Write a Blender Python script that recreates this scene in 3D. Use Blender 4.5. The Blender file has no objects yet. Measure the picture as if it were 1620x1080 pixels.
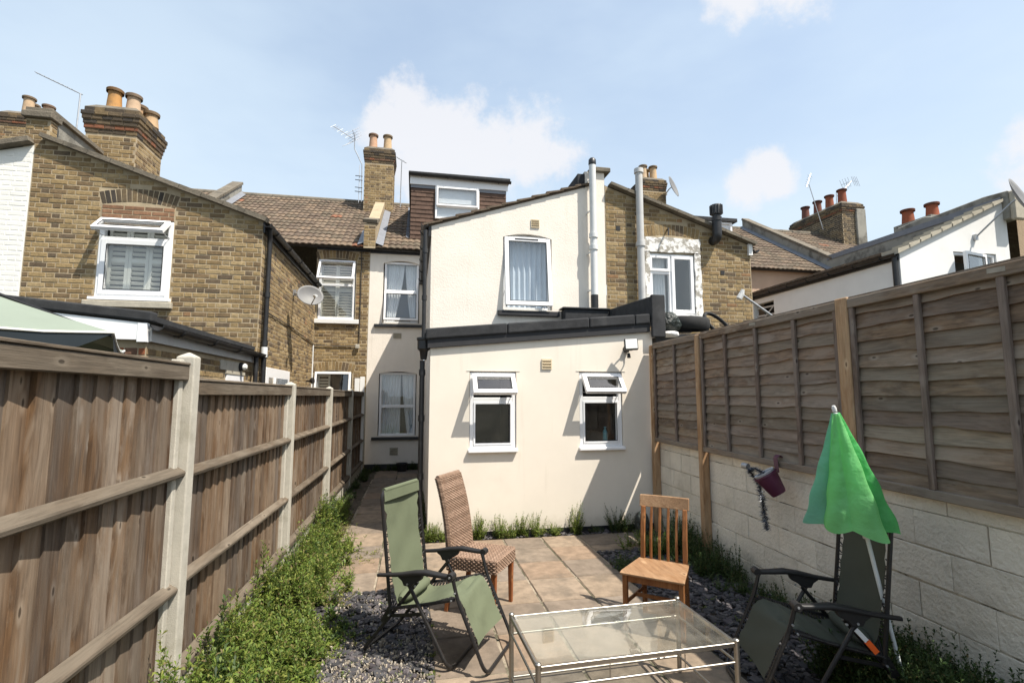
import bpy, bmesh, math, random
import numpy as np
from mathutils import Vector, Matrix, Euler
R = math.radians
rnd = random.Random(11)
scene = bpy.context.scene
COL = scene.collection

# ------------------------------------------------------------------ camera
cam_d = bpy.data.cameras.new('camera')
cam = bpy.data.objects.new('camera', cam_d)
COL.objects.link(cam)
cam_d.sensor_width = 36.0
cam_d.lens = 36.0 * 800.0 / 1620.0
cam_d.clip_start = 0.05
cam_d.clip_end = 3000
cam.location = (0, 0, 1.8)
cam.rotation_euler = Euler((R(90 + 6.065), 0, R(-10.905)), 'XYZ')
scene.camera = cam

# ------------------------------------------------------------------ light
SUN = Vector((1.16, -1.0, 2.50)).normalized()          # towards the sun
sun_el = math.asin(SUN.z)
sun_az = math.atan2(SUN.x, SUN.y)
sd = bpy.data.lights.new('sun', 'SUN')
sd.energy = 3.75
sd.angle = R(0.53)
sd.color = (1.0, 0.93, 0.83)
sun = bpy.data.objects.new('sun', sd)
COL.objects.link(sun)
sun.rotation_euler = SUN.to_track_quat('Z', 'Y').to_euler()
sun.location = (6, -6, 14)

scene.view_settings.view_transform = 'Standard'
scene.view_settings.look = 'None'
scene.view_settings.gamma = 1.0
scene.view_settings.exposure = 1.12
scene.view_settings.use_curve_mapping = False

world = bpy.data.worlds.new('World')
scene.world = world
world.use_nodes = True


def build_world():
    nt = world.node_tree
    nt.nodes.clear()
    N = nt.nodes.new
    L = nt.links.new
    out = N('ShaderNodeOutputWorld')
    bg = N('ShaderNodeBackground')
    bg.inputs['Strength'].default_value = 0.101
    L(bg.outputs[0], out.inputs[0])
    sky = N('ShaderNodeTexSky')
    sky.sky_type = 'NISHITA'
    sky.sun_disc = False
    sky.sun_elevation = sun_el
    sky.sun_rotation = sun_az
    sky.altitude = 30
    sky.air_density = 1.15
    sky.dust_density = 2.2
    sky.ozone_density = 1.0
    tc = N('ShaderNodeTexCoord')
    nrm = N('ShaderNodeVectorMath'); nrm.operation = 'NORMALIZE'
    L(tc.outputs['Generated'], nrm.inputs[0])

    def math_(op, a, b=None, c=None, clamp=False):
        m = N('ShaderNodeMath'); m.operation = op; m.use_clamp = clamp
        for i, q in enumerate((a, b, c)):
            if q is None:
                continue
            if isinstance(q, (int, float)):
                m.inputs[i].default_value = q
            else:
                L(q, m.inputs[i])
        return m.outputs[0]

    def noise(scale, detail, rough, off=(0, 0, 0), sq=(1, 1, 1)):
        mp = N('ShaderNodeMapping')
        mp.inputs['Location'].default_value = off
        mp.inputs['Scale'].default_value = sq
        L(nrm.outputs[0], mp.inputs[0])
        n = N('ShaderNodeTexNoise')
        n.inputs['Scale'].default_value = scale
        n.inputs['Detail'].default_value = detail
        n.inputs['Roughness'].default_value = rough
        L(mp.outputs[0], n.inputs['Vector'])
        return n.outputs['Fac']
    # cumulus: each puff is a direction and an angular radius, edges broken by noise
    puffs = CLOUD_PUFFS
    acc = None
    for (d, r) in puffs:
        dp = N('ShaderNodeVectorMath'); dp.operation = 'DISTANCE'
        L(nrm.outputs[0], dp.inputs[0])
        dp.inputs[1].default_value = d
        v = math_('MULTIPLY_ADD', dp.outputs['Value'], -1.0 / r, 1.0)
        acc = v if acc is None else math_('MAXIMUM', acc, v)
    nz = noise(9.0, 9, 0.62, (1.3, 0.2, 4.4))
    nz2 = noise(30.0, 8, 0.65, (5.3, 2.2, 0.4))
    k = math_('MULTIPLY_ADD', nz, 2.2, -1.05)
    k2 = math_('MULTIPLY_ADD', nz2, 1.0, -0.5)
    dens = math_('ADD', acc, math_('ADD', k, k2))
    mr = N('ShaderNodeMapRange'); mr.interpolation_type = 'SMOOTHSTEP'
    mr.inputs['From Min'].default_value = -0.06
    mr.inputs['From Max'].default_value = 0.62
    mr.inputs['To Max'].default_value = 0.86
    L(dens, mr.inputs['Value'])
    # thin high veil over the whole sky
    veil = noise(1.6, 5, 0.55, (3.1, 0.7, 1.9), (1, 1, 2.6))
    vr = N('ShaderNodeMapRange'); vr.interpolation_type = 'SMOOTHSTEP'
    vr.inputs['From Min'].default_value = 0.34
    vr.inputs['From Max'].default_value = 0.72
    vr.inputs['To Min'].default_value = 0.42
    vr.inputs['To Max'].default_value = 0.72
    L(veil, vr.inputs['Value'])
    # the low sky is whiter with haze
    sep = N('ShaderNodeSeparateXYZ'); L(nrm.outputs[0], sep.inputs[0])
    hz = N('ShaderNodeMapRange'); hz.interpolation_type = 'SMOOTHSTEP'
    hz.inputs['From Min'].default_value = 0.62; hz.inputs['From Max'].default_value = 0.22
    hz.inputs['To Max'].default_value = 0.34
    L(sep.outputs['Z'], hz.inputs['Value'])
    vsum = math_('ADD', vr.outputs[0], hz.outputs[0], clamp=True)
    m1 = N('ShaderNodeMix'); m1.data_type = 'RGBA'
    L(vsum, m1.inputs['Factor'])
    L(sky.outputs[0], m1.inputs['A'])
    m1.inputs['B'].default_value = (3.45, 4.10, 4.70, 1)
    # sunlit cumulus, greyer where it is thick
    m2 = N('ShaderNodeMix'); m2.data_type = 'RGBA'
    L(mr.outputs[0], m2.inputs['Factor'])
    L(m1.outputs['Result'], m2.inputs['A'])
    m2.inputs['B'].default_value = (4.25, 4.25, 4.40, 1)
    L(m2.outputs['Result'], bg.inputs['Color'])


def sky_dir(az_deg, el_deg):
    a, e = R(az_deg), R(el_deg)
    return (math.sin(a) * math.cos(e), math.cos(a) * math.cos(e), math.sin(e))


# azimuth from +Y clockwise, elevation, angular radius of each cumulus puff, in degrees
CLOUDS = [(-1.5, 31.0, 3.4), (-0.6, 28.6, 5.2), (3.6, 27.2, 5.4), (-3.8, 28.6, 3.2), (8.0, 26.2, 4.6), (13.6, 27.0, 4.6), (16.4, 26.4, 3.2), (1.0, 25.0, 5.0),
          (38.4, 22.4, 2.5), (37.0, 21.2, 2.6), (39.2, 21.0, 2.2), (37.5, 37.6, 3.0), (41.5, 38.5, 4.6), (58.4, 19.4, 3.0), (60.0, 17.6, 4.6)]
CLOUD_PUFFS = [(sky_dir(a, e), R(r)) for a, e, r in CLOUDS]
build_world()

# ------------------------------------------------------------------ helpers
WORLD = {}


def lin(r, g, b):
    f = lambda c: (c / 255.0) / 12.92 if c / 255.0 <= 0.04045 else ((c / 255.0 + 0.055) / 1.055) ** 2.4
    return (f(r), f(g), f(b))


class MB:
    """collects faces, then becomes ONE mesh object"""
    def __init__(self):
        self.v = []; self.f = []; self.c = []; self.m = None

    def pt(self, p):
        p = Vector(p)
        if self.m is not None:
            p = self.m @ p
        self.v.append((p.x, p.y, p.z))
        return len(self.v) - 1

    def face(self, pts, tint=(1, 1, 1)):
        self.f.append([self.pt(p) for p in pts]); self.c.append(tint)

    def idx(self, ids, tint=(1, 1, 1)):
        self.f.append(list(ids)); self.c.append(tint)

    def box(self, x0, x1, y0, y1, z0, z1, tint=(1, 1, 1)):
        b = [self.pt(p) for p in ((x0, y0, z0), (x1, y0, z0), (x1, y1, z0), (x0, y1, z0), (x0, y0, z1), (x1, y0, z1), (x1, y1, z1), (x0, y1, z1))]
        for q in ((0, 3, 2, 1), (4, 5, 6, 7), (0, 1, 5, 4), (1, 2, 6, 5), (2, 3, 7, 6), (3, 0, 4, 7)):
            self.idx([b[i] for i in q], tint)
        return self

    def beam(self, p, q, w, h, up=(0, 0, 1), tint=(1, 1, 1)):
        """square bar from p to q, w across, h along up"""
        p = Vector(p); q = Vector(q)
        d = (q - p).normalized()
        s = d.cross(Vector(up))
        if s.length < 1e-6:
            s = d.cross(Vector((1, 0, 0)))
        s.normalize()
        u = s.cross(d).normalized()
        s = s * (w / 2); u = u * (h / 2)
        b = [self.pt(a) for a in (p - s - u, p + s - u, p + s + u, p - s + u, q - s - u, q + s - u, q + s + u, q - s + u)]
        for k in ((0, 1, 2, 3), (4, 7, 6, 5), (0, 4, 5, 1), (1, 5, 6, 2), (2, 6, 7, 3), (3, 7, 4, 0)):
            self.idx([b[i] for i in k], tint)
        return self

    def tube(self, pts, r, n=8, tint=(1, 1, 1), cap=True, r2=None):
        pts = [Vector(p) for p in pts]
        m = len(pts)
        prev = None
        rings = []
        for i, p in enumerate(pts):
            d = (pts[min(i + 1, m - 1)] - pts[max(i - 1, 0)])
            if d.length < 1e-9:
                d = Vector((0, 0, 1))
            d.normalize()
            if prev is None:
                a = d.orthogonal().normalized()
            else:
                a = prev - d * prev.dot(d)
                if a.length < 1e-6:
                    a = d.orthogonal()
                a.normalize()
            prev = a
            b = d.cross(a)
            rr = r if r2 is None else r + (r2 - r) * i / (m - 1)
            if isinstance(r, (list, tuple)):
                rr = r[i]
            rings.append([self.pt(p + a * (rr * math.cos(2 * math.pi * k / n)) + b * (rr * math.sin(2 * math.pi * k / n))) for k in range(n)])
        for i in range(m - 1):
            for k in range(n):
                self.idx((rings[i][k], rings[i][(k + 1) % n], rings[i + 1][(k + 1) % n], rings[i + 1][k]), tint)
        if cap:
            self.idx(rings[0][::-1], tint); self.idx(rings[-1], tint)
        return self

    def lathe(self, prof, n=20, base=(0, 0, 0), tint=(1, 1, 1), cap0=True, cap1=True, axis=None):
        """prof: (radius, height)"""
        q = Matrix.Identity(3)
        if axis is not None:
            q = Vector(axis).normalized().to_track_quat('Z', 'Y').to_matrix()
        base = Vector(base)
        rings = [[self.pt(base + q @ Vector((r * math.cos(2 * math.pi * k / n), r * math.sin(2 * math.pi * k / n), z))) for k in range(n)] for r, z in prof]
        for i in range(len(prof) - 1):
            for k in range(n):
                self.idx((rings[i][k], rings[i][(k + 1) % n], rings[i + 1][(k + 1) % n], rings[i + 1][k]), tint)
        if cap0: self.idx(rings[0][::-1], tint)
        if cap1: self.idx(rings[-1], tint)
        return self

    def prism(self, poly, a, b, fn, tint=(1, 1, 1)):
        """poly (u,v) loop pulled from depth a to depth b, fn(u, v, depth) -> point"""
        A = [self.pt(fn(u, v, a)) for u, v in poly]
        B = [self.pt(fn(u, v, b)) for u, v in poly]
        n = len(poly)
        self.idx(A, tint); self.idx(B[::-1], tint)
        for i in range(n):
            self.idx((A[i], B[i], B[(i + 1) % n], A[(i + 1) % n]), tint)
        return self

    def ring(self, x0, x1, z0, z1, y0, y1, t, tb=None):
        """window frame ring in the XZ plane made of four butted bars"""
        tb = t if tb is None else tb
        self.box(x0, x0 + t, y0, y1, z0, z1); self.box(x1 - t, x1, y0, y1, z0, z1)
        self.box(x0 + t, x1 - t, y0, y1, z1 - t, z1); self.box(x0 + t, x1 - t, y0, y1, z0, z0 + tb)
        return self

    def mesh(self, name):
        me = bpy.data.meshes.new(name)
        me.from_pydata(self.v, [], self.f)
        at = me.attributes.new('tint', 'FLOAT_COLOR', 'FACE')
        arr = np.ones((len(self.f), 4), dtype=np.float32)
        if self.c:
            arr[:, :3] = np.array(self.c, dtype=np.float32)[:, :3]
        at.data.foreach_set('color', arr.ravel())
        return me

    def build(self, name, mat, parent=None, smooth=False, bevel=0.0, local=False, recalc=True, kind=None, seg=1):
        me = self.mesh(name)
        if recalc:
            bm = bmesh.new(); bm.from_mesh(me)
            bmesh.ops.recalc_face_normals(bm, faces=bm.faces)
            bm.to_mesh(me); bm.free()
        return link(name, me, mat, parent, smooth, bevel, local, kind, seg)


def link(name, me, mat, parent=None, smooth=False, bevel=0.0, local=False, kind=None, seg=1):
    o = bpy.data.objects.new(name, me)
    COL.objects.link(o)
    if mat is not None and not me.materials:
        me.materials.append(mat)
    if smooth:
        me.polygons.foreach_set('use_smooth', [True] * len(me.polygons))
        try:
            me.set_sharp_from_angle(angle=R(40))
        except Exception:
            pass
    if bevel > 0:
        md = o.modifiers.new('bevel', 'BEVEL')
        md.width = bevel; md.segments = seg; md.limit_method = 'ANGLE'; md.angle_limit = R(35)
    if parent is not None:
        o.parent = parent
        if not local and parent.name in WORLD:
            o.matrix_parent_inverse = WORLD[parent.name].inverted()
    if kind:
        o['kind'] = kind
    return o


def tag(o, label, cat, group=None):
    o['label'] = label; o['category'] = cat
    if group:
        o['group'] = group
    return o


def thing(name, label, cat, loc=(0, 0, 0), rz=0.0, group=None):
    o = bpy.data.objects.new(name, None)
    o.empty_display_size = 0.2
    COL.objects.link(o)
    o.location = loc
    o.rotation_euler = (0, 0, rz)
    WORLD[o.name] = Matrix.Translation(Vector(loc)) @ Matrix.Rotation(rz, 4, 'Z')
    return tag(o, label, cat, group)


def fillet(pts, rad, n=5):
    """round the corners of a polyline"""
    pts = [Vector(p) for p in pts]
    out = [pts[0]]
    for i in range(1, len(pts) - 1):
        a, b, c = pts[i - 1], pts[i], pts[i + 1]
        u = (a - b); w = (c - b)
        t = min(rad, u.length * 0.45, w.length * 0.45)
        p0 = b + u.normalized() * t
        p1 = b + w.normalized() * t
        for k in range(n + 1):
            s = k / n
            out.append(p0 * (1 - s) ** 2 + b * 2 * s * (1 - s) + p1 * s ** 2)
    out.append(pts[-1])
    return out


# ------------------------------------------------------------------ materials
MATS = {}


def mat(name, base, rough=0.75, var=0.18, scale=6.0, stretch=(1, 1, 1), bump=0.0, bscale=60.0, bdetail=4, spec=0.3, metallic=0.0,
        stain=None, stain_amt=0.0, stain_scale=2.0, stain_edge=(0.5, 0.7), per_object=False, stain_stretch=(1, 1, 1), bstretch=None, bdist=0.01, rvar=0.0, splash=None):
    m = bpy.data.materials.new(name)
    m.use_nodes = True
    nt = m.node_tree
    N = nt.nodes.new; L = nt.links.new
    b = nt.nodes['Principled BSDF']
    b.inputs['Roughness'].default_value = rough
    b.inputs['Metallic'].default_value = metallic
    b.inputs['Specular IOR Level'].default_value = spec
    geo = N('ShaderNodeNewGeometry')
    pos = geo.outputs['Position']
    oi = N('ShaderNodeObjectInfo') if per_object else None

    def nz(sc, st, detail=5, rough_=0.6, off=0.0):
        mp = N('ShaderNodeMapping')
        mp.inputs['Scale'].default_value = st
        mp.inputs['Location'].default_value = (off, off * 1.7, off * 0.6)
        L(pos, mp.inputs[0])
        n = N('ShaderNodeTexNoise')
        n.inputs['Scale'].default_value = sc
        n.inputs['Detail'].default_value = detail
        n.inputs['Roughness'].default_value = rough_
        if oi is not None:
            n.noise_dimensions = '4D'
            mu = N('ShaderNodeMath'); mu.operation = 'MULTIPLY'; mu.inputs[1].default_value = 37.0
            L(oi.outputs['Random'], mu.inputs[0]); L(mu.outputs[0], n.inputs['W'])
        L(mp.outputs[0], n.inputs['Vector'])
        return n.outputs['Fac']
    at = N('ShaderNodeAttribute'); at.attribute_name = 'tint'
    mul = N('ShaderNodeMix'); mul.data_type = 'RGBA'; mul.blend_type = 'MULTIPLY'
    mul.inputs['Factor'].default_value = 1.0
    mul.inputs['A'].default_value = (*base, 1)
    L(at.outputs['Color'], mul.inputs['B'])
    col = mul.outputs['Result']
    f = nz(scale, stretch)
    mr = N('ShaderNodeMapRange')
    mr.inputs['From Min'].default_value = 0.25; mr.inputs['From Max'].default_value = 0.75
    mr.inputs['To Min'].default_value = 1 - var; mr.inputs['To Max'].default_value = 1 + var
    L(f, mr.inputs['Value'])
    mu2 = N('ShaderNodeMix'); mu2.data_type = 'RGBA'; mu2.blend_type = 'MULTIPLY'
    mu2.inputs['Factor'].default_value = 1.0
    L(col, mu2.inputs['A'])
    cb = N('ShaderNodeCombineColor')
    for i in range(3):
        L(mr.outputs[0], cb.inputs[i])
    L(cb.outputs[0], mu2.inputs['B'])
    col = mu2.outputs['Result']
    if stain is not None:
        sf = nz(stain_scale, stain_stretch, 7, 0.65, 5.3)
        sr = N('ShaderNodeMapRange'); sr.interpolation_type = 'SMOOTHSTEP'
        sr.inputs['From Min'].default_value = stain_edge[0]; sr.inputs['From Max'].default_value = stain_edge[1]
        sr.inputs['To Max'].default_value = stain_amt
        L(sf, sr.inputs['Value'])
        mx = N('ShaderNodeMix'); mx.data_type = 'RGBA'
        L(sr.outputs[0], mx.inputs['Factor'])
        L(col, mx.inputs['A'])
        mx.inputs['B'].default_value = (*stain, 1)
        col = mx.outputs['Result']
    if splash is not None:          # rain splash and grime near the ground, broken rain streaks above
        sc_, zmax, amt = splash
        sp_ = N('ShaderNodeSeparateXYZ'); L(pos, sp_.inputs[0])
        zr = N('ShaderNodeMapRange'); zr.inputs['From Min'].default_value = zmax; zr.inputs['From Max'].default_value = 0.0
        zr.inputs['To Min'].default_value = -0.25; zr.inputs['To Max'].default_value = 0.75
        L(sp_.outputs['Z'], zr.inputs['Value'])
        g1 = nz(5.0, (1, 1, 1), 7, 0.7, 9.1)
        ad_ = N('ShaderNodeMath'); ad_.operation = 'ADD'; L(zr.outputs[0], ad_.inputs[0]); L(g1, ad_.inputs[1])
        r1 = N('ShaderNodeMapRange'); r1.interpolation_type = 'SMOOTHSTEP'
        r1.inputs['From Min'].default_value = 0.62; r1.inputs['From Max'].default_value = 1.2; r1.inputs['To Max'].default_value = amt
        L(ad_.outputs[0], r1.inputs['Value'])
        g2_ = nz(9.0, (1, 1, 0.07), 5, 0.6, 3.3)
        r2_ = N('ShaderNodeMapRange'); r2_.interpolation_type = 'SMOOTHSTEP'
        r2_.inputs['From Min'].default_value = 0.56; r2_.inputs['From Max'].default_value = 0.80; r2_.inputs['To Max'].default_value = amt * 0.55
        L(g2_, r2_.inputs['Value'])
        mxm = N('ShaderNodeMath'); mxm.operation = 'MAXIMUM'; L(r1.outputs[0], mxm.inputs[0]); L(r2_.outputs[0], mxm.inputs[1])
        m_ = N('ShaderNodeMix'); m_.data_type = 'RGBA'; L(mxm.outputs[0], m_.inputs['Factor']); L(col, m_.inputs['A']); m_.inputs['B'].default_value = (*sc_, 1)
        col = m_.outputs['Result']
    L(col, b.inputs['Base Color'])
    if rvar > 0:
        rr = N('ShaderNodeMapRange')
        rr.inputs['To Min'].default_value = max(0, rough - rvar); rr.inputs['To Max'].default_value = min(1, rough + rvar)
        L(f, rr.inputs['Value']); L(rr.outputs[0], b.inputs['Roughness'])
    if bump > 0:
        bf = nz(bscale, bstretch or stretch, bdetail, 0.6, 2.1)
        bp = N('ShaderNodeBump')
        bp.inputs['Strength'].default_value = bump
        bp.inputs['Distance'].default_value = bdist
        L(bf, bp.inputs['Height'])
        L(bp.outputs[0], b.inputs['Normal'])
    MATS[name] = m
    return m


def wood_mat(name, base, dark, grey, grain, rough=0.85, grey_amt=0.5, flat=False):
    """weathered softwood: grain along one axis, knots, silvered patches"""
    m = bpy.data.materials.new(name)
    m.use_nodes = True
    nt = m.node_tree
    N = nt.nodes.new; L = nt.links.new
    b = nt.nodes['Principled BSDF']
    b.inputs['Roughness'].default_value = rough
    b.inputs['Specular IOR Level'].default_value = 0.2
    geo = N('ShaderNodeNewGeometry')
    oi = N('ShaderNodeObjectInfo')
    off = N('ShaderNodeVectorMath'); off.operation = 'SCALE'
    off.inputs[0].default_value = (13.1, 7.7, 19.3)
    L(oi.outputs['Random'], off.inputs['Scale'])
    ad = N('ShaderNodeVectorMath'); ad.operation = 'ADD'
    L(geo.outputs['Position'], ad.inputs[0]); L(off.outputs[0], ad.inputs[1])

    def nz(sc, st, detail=4, rough_=0.6, dist=0.0):
        mp = N('ShaderNodeMapping'); mp.inputs['Scale'].default_value = st
        L(ad.outputs[0], mp.inputs[0])
        n = N('ShaderNodeTexNoise'); n.inputs['Scale'].default_value = sc
        n.inputs['Detail'].default_value = detail; n.inputs['Roughness'].default_value = rough_
        n.inputs['Distortion'].default_value = dist
        L(mp.outputs[0], n.inputs['Vector'])
        return n.outputs['Fac']

    def rng(v, a, b_, c=0.0, d=1.0):
        q = N('ShaderNodeMapRange'); q.interpolation_type = 'SMOOTHSTEP'
        q.inputs['From Min'].default_value = a; q.inputs['From Max'].default_value = b_
        q.inputs['To Min'].default_value = c; q.inputs['To Max'].default_value = d
        L(v, q.inputs['Value'])
        return q.outputs[0]

    def mix(f, a, c, blend='MIX'):
        q = N('ShaderNodeMix'); q.data_type = 'RGBA'; q.blend_type = blend
        for k, s in (('Factor', f), ('A', a), ('B', c)):
            if isinstance(s, (int, float)): q.inputs[k].default_value = s
            elif isinstance(s, tuple): q.inputs[k].default_value = (*s, 1)
            else: L(s, q.inputs[k])
        return q.outputs['Result']
    g = {'x': (0.05, 1, 1), 'y': (1, 0.05, 1), 'z': (1, 1, 0.05)}[grain]
    g2 = {'x': (0.25, 1, 1), 'y': (1, 0.25, 1), 'z': (1, 1, 0.25)}[grain]
    fine = nz(95, g, 4, 0.65, 0.3)
    mid = nz(16, g2, 4, 0.6, 0.8)
    broad = nz(3.2, g2, 4, 0.6)
    col = mix(rng(mid, 0.38, 0.66), base, dark)
    col = mix(rng(broad, 0.36, 0.62, 0.0, grey_amt), col, grey)
    fv = N('ShaderNodeMapRange'); fv.inputs['From Min'].default_value = 0.3; fv.inputs['From Max'].default_value = 0.7
    fv.inputs['To Min'].default_value = 0.76; fv.inputs['To Max'].default_value = 1.18
    L(fine, fv.inputs['Value'])
    cb = N('ShaderNodeCombineColor')
    for i in range(3): L(fv.outputs[0], cb.inputs[i])
    col = mix(1.0, col, cb.outputs[0], 'MULTIPLY')
    mp = N('ShaderNodeMapping')
    mp.inputs['Scale'].default_value = {'x': (0.45, 1, 1), 'y': (0.02 if flat else 1, 0.45, 1), 'z': (0.02 if flat else 1, 1, 0.45)}[grain]
    L(ad.outputs[0], mp.inputs[0])
    vo = N('ShaderNodeTexVoronoi'); vo.inputs['Scale'].default_value = 9.5
    L(mp.outputs[0], vo.inputs['Vector'])
    knot = rng(vo.outputs['Distance'], 0.055, 0.10, 1.0, 0.0)
    halo = rng(vo.outputs['Distance'], 0.09, 0.26, 0.8, 0.0)
    patch = nz(6.5, g2, 5, 0.65, 1.2)          # silvered and bare patches within a board
    col = mix(rng(patch, 0.46, 0.62, 0.0, grey_amt * 0.8), col, tuple(min(1, c * 1.15) for c in grey))
    streak = nz(30, g, 3, 0.6, 0.4)
    col = mix(rng(streak, 0.56, 0.72, 0.0, 0.55), col, tuple(c * 0.7 for c in dark))
    col = mix(halo, col, tuple(min(1, c * 1.25) for c in grey))
    kd = N('ShaderNodeMath'); kd.operation = 'MULTIPLY'; kd.inputs[1].default_value = 0.8
    L(knot, kd.inputs[0])
    col = mix(kd.outputs[0], col, tuple(c * 0.35 for c in dark))
    at = N('ShaderNodeAttribute'); at.attribute_name = 'tint'
    col = mix(1.0, col, at.outputs['Color'], 'MULTIPLY')
    L(col, b.inputs['Base Color'])
    bp = N('ShaderNodeBump'); bp.inputs['Strength'].default_value = 0.55; bp.inputs['Distance'].default_value = 0.004
    L(fine, bp.inputs['Height']); L(bp.outputs[0], b.inputs['Normal'])
    MATS[name] = m
    return m


def glass_mat(name, tint=(0.96, 0.98, 0.97), ior=1.5, rough=0.0, boost=1.0):
    m = bpy.data.materials.new(name)
    m.use_nodes = True
    nt = m.node_tree; nt.nodes.clear()
    N = nt.nodes.new; L = nt.links.new
    out = N('ShaderNodeOutputMaterial')
    tr = N('ShaderNodeBsdfTransparent'); tr.inputs[0].default_value = (*tint, 1)
    gl = N('ShaderNodeBsdfGlossy'); gl.inputs['Roughness'].default_value = rough
    gl.inputs['Color'].default_value = (1, 1, 1, 1)
    fr = N('ShaderNodeFresnel')
    geo = N('ShaderNodeNewGeometry')          # same reflectance from either side of a thin sheet
    ir = N('ShaderNodeMapRange'); ir.inputs['To Min'].default_value = ior; ir.inputs['To Max'].default_value = 1.0 / ior
    L(geo.outputs['Backfacing'], ir.inputs['Value']); L(ir.outputs[0], fr.inputs['IOR'])
    k = N('ShaderNodeMath'); k.operation = 'MULTIPLY'; k.inputs[1].default_value = boost; k.use_clamp = True
    L(fr.outputs[0], k.inputs[0])
    # old float glass is never quite flat
    nz = N('ShaderNodeTexNoise'); nz.inputs['Scale'].default_value = 2.3
    bp = N('ShaderNodeBump'); bp.inputs['Strength'].default_value = 0.03; bp.inputs['Distance'].default_value = 0.05
    L(nz.outputs['Fac'], bp.inputs['Height']); L(bp.outputs[0], gl.inputs['Normal'])
    mx = N('ShaderNodeMixShader')
    L(k.outputs[0], mx.inputs[0]); L(tr.outputs[0], mx.inputs[1]); L(gl.outputs[0], mx.inputs[2])
    L(mx.outputs[0], out.inputs[0])
    MATS[name] = m
    return m


def leaf_mat(name, base, trans=0.35):
    m = bpy.data.materials.new(name)
    m.use_nodes = True
    nt = m.node_tree; nt.nodes.clear()
    N = nt.nodes.new; L = nt.links.new
    out = N('ShaderNodeOutputMaterial')
    at = N('ShaderNodeAttribute'); at.attribute_name = 'tint'
    mul = N('ShaderNodeMix'); mul.data_type = 'RGBA'; mul.blend_type = 'MULTIPLY'; mul.inputs['Factor'].default_value = 1
    mul.inputs['A'].default_value = (*base, 1)
    L(at.outputs['Color'], mul.inputs['B'])
    d = N('ShaderNodeBsdfPrincipled'); d.inputs['Roughness'].default_value = 0.55; d.inputs['Specular IOR Level'].default_value = 0.3
    t = N('ShaderNodeBsdfTranslucent')
    L(mul.outputs['Result'], d.inputs['Base Color']); L(mul.outputs['Result'], t.inputs['Color'])
    mx = N('ShaderNodeMixShader'); mx.inputs[0].default_value = trans
    L(d.outputs[0], mx.inputs[1]); L(t.outputs[0], mx.inputs[2]); L(mx.outputs[0], out.inputs[0])
    MATS[name] = m
    return m


mat('render_smooth', (0.75, 0.685, 0.585), 0.85, 0.05, 1.6, splash=((0.40, 0.33, 0.24), 0.45, 0.38), bump=0.10, bscale=160, stain=(0.50, 0.42, 0.33), stain_amt=0.16, stain_scale=1.1, stain_edge=(0.5, 0.8), bdist=0.003)
mat('render_rough', (0.77, 0.71, 0.625), 0.9, 0.06, 2.0, splash=((0.44, 0.38, 0.29), 0.4, 0.40), bump=0.32, bscale=38, bdetail=3, bdist=0.016, stain=(0.52, 0.45, 0.36), stain_amt=0.2, stain_scale=1.5, stain_edge=(0.52, 0.85))
mat('white_paint', (0.74, 0.74, 0.72), 0.7, 0.05, 2.0, bump=0.25, bscale=50, bdist=0.006, stain=(0.45, 0.44, 0.4), stain_amt=0.2, stain_scale=2.0, stain_edge=(0.52, 0.85))
mat('peel_paint', (0.74, 0.73, 0.70), 0.75, 0.06, 3.0, bump=0.6, bscale=22, bdist=0.02, stain=(0.26, 0.235, 0.19), stain_amt=0.85, stain_scale=8.0, stain_edge=(0.50, 0.57))
mat('white_brick_paint', (0.76, 0.75, 0.70), 0.75, 0.06, 5.0, bump=0.3, bscale=60, bdist=0.006)
mat('peach_render', (0.50, 0.36, 0.26), 0.9, 0.1, 2.0, bump=0.4, bscale=50)
mat('pebbledash', (0.36, 0.27, 0.18), 0.95, 0.25, 40.0, bump=0.9, bscale=60, bdist=0.02)
mat('mortar', (0.37, 0.30, 0.20), 0.95, 0.18, 4.0, bump=0.5, bscale=90, stain=(0.20, 0.155, 0.105), stain_amt=0.6, stain_scale=1.6)
mat('brick', (1, 1, 1), 0.92, 0.30, 22.0, bump=0.7, bscale=70, bdist=0.008, stain=(0.06, 0.052, 0.045), stain_amt=0.5, stain_scale=3.0, stain_edge=(0.54, 0.75))
mat('clay_pot', (1, 1, 1), 0.85, 0.15, 9.0, bump=0.2, bscale=60, stain=(0.12, 0.10, 0.08), stain_amt=0.4, stain_scale=5.0)
mat('roof_tile', (0.120, 0.090, 0.064), 0.9, 0.25, 14.0, bump=0.6, bscale=80, stain=(0.20, 0.18, 0.13), stain_amt=0.5, stain_scale=7.0)
mat('hung_tile', (0.10, 0.062, 0.045), 0.85, 0.2, 12.0, bump=0.4, bscale=80)
mat('coping', (0.15, 0.13, 0.10), 0.95, 0.28, 7.0, bump=0.7, bscale=40, bdist=0.012, stain=(0.06, 0.055, 0.045), stain_amt=0.75, stain_scale=3.0)
mat('concrete_grey', (0.27, 0.26, 0.225), 0.9, 0.16, 3.0, bump=0.5, bscale=40, stain=(0.085, 0.078, 0.065), stain_amt=0.85, stain_scale=1.7, stain_edge=(0.48, 0.66))
mat('lead', (0.17, 0.18, 0.20), 0.55, 0.15, 6.0, spec=0.5, bump=0.2, bscale=20)
mat('felt', (0.030, 0.031, 0.033), 0.85, 0.35, 9.0, bump=0.8, bscale=220, bdist=0.004, stain=(0.07, 0.07, 0.07), stain_amt=0.5, stain_scale=3.0)
mat('black_paint', (0.014, 0.014, 0.015), 0.45, 0.2, 6.0, spec=0.5, stain=(0.05, 0.05, 0.05), stain_amt=0.4, stain_scale=5.0)
mat('dark_sill', (0.030, 0.030, 0.032), 0.7, 0.2, 6.0)
mat('upvc', (0.80, 0.80, 0.80), 0.32, 0.02, 4.0, spec=0.5)
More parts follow.
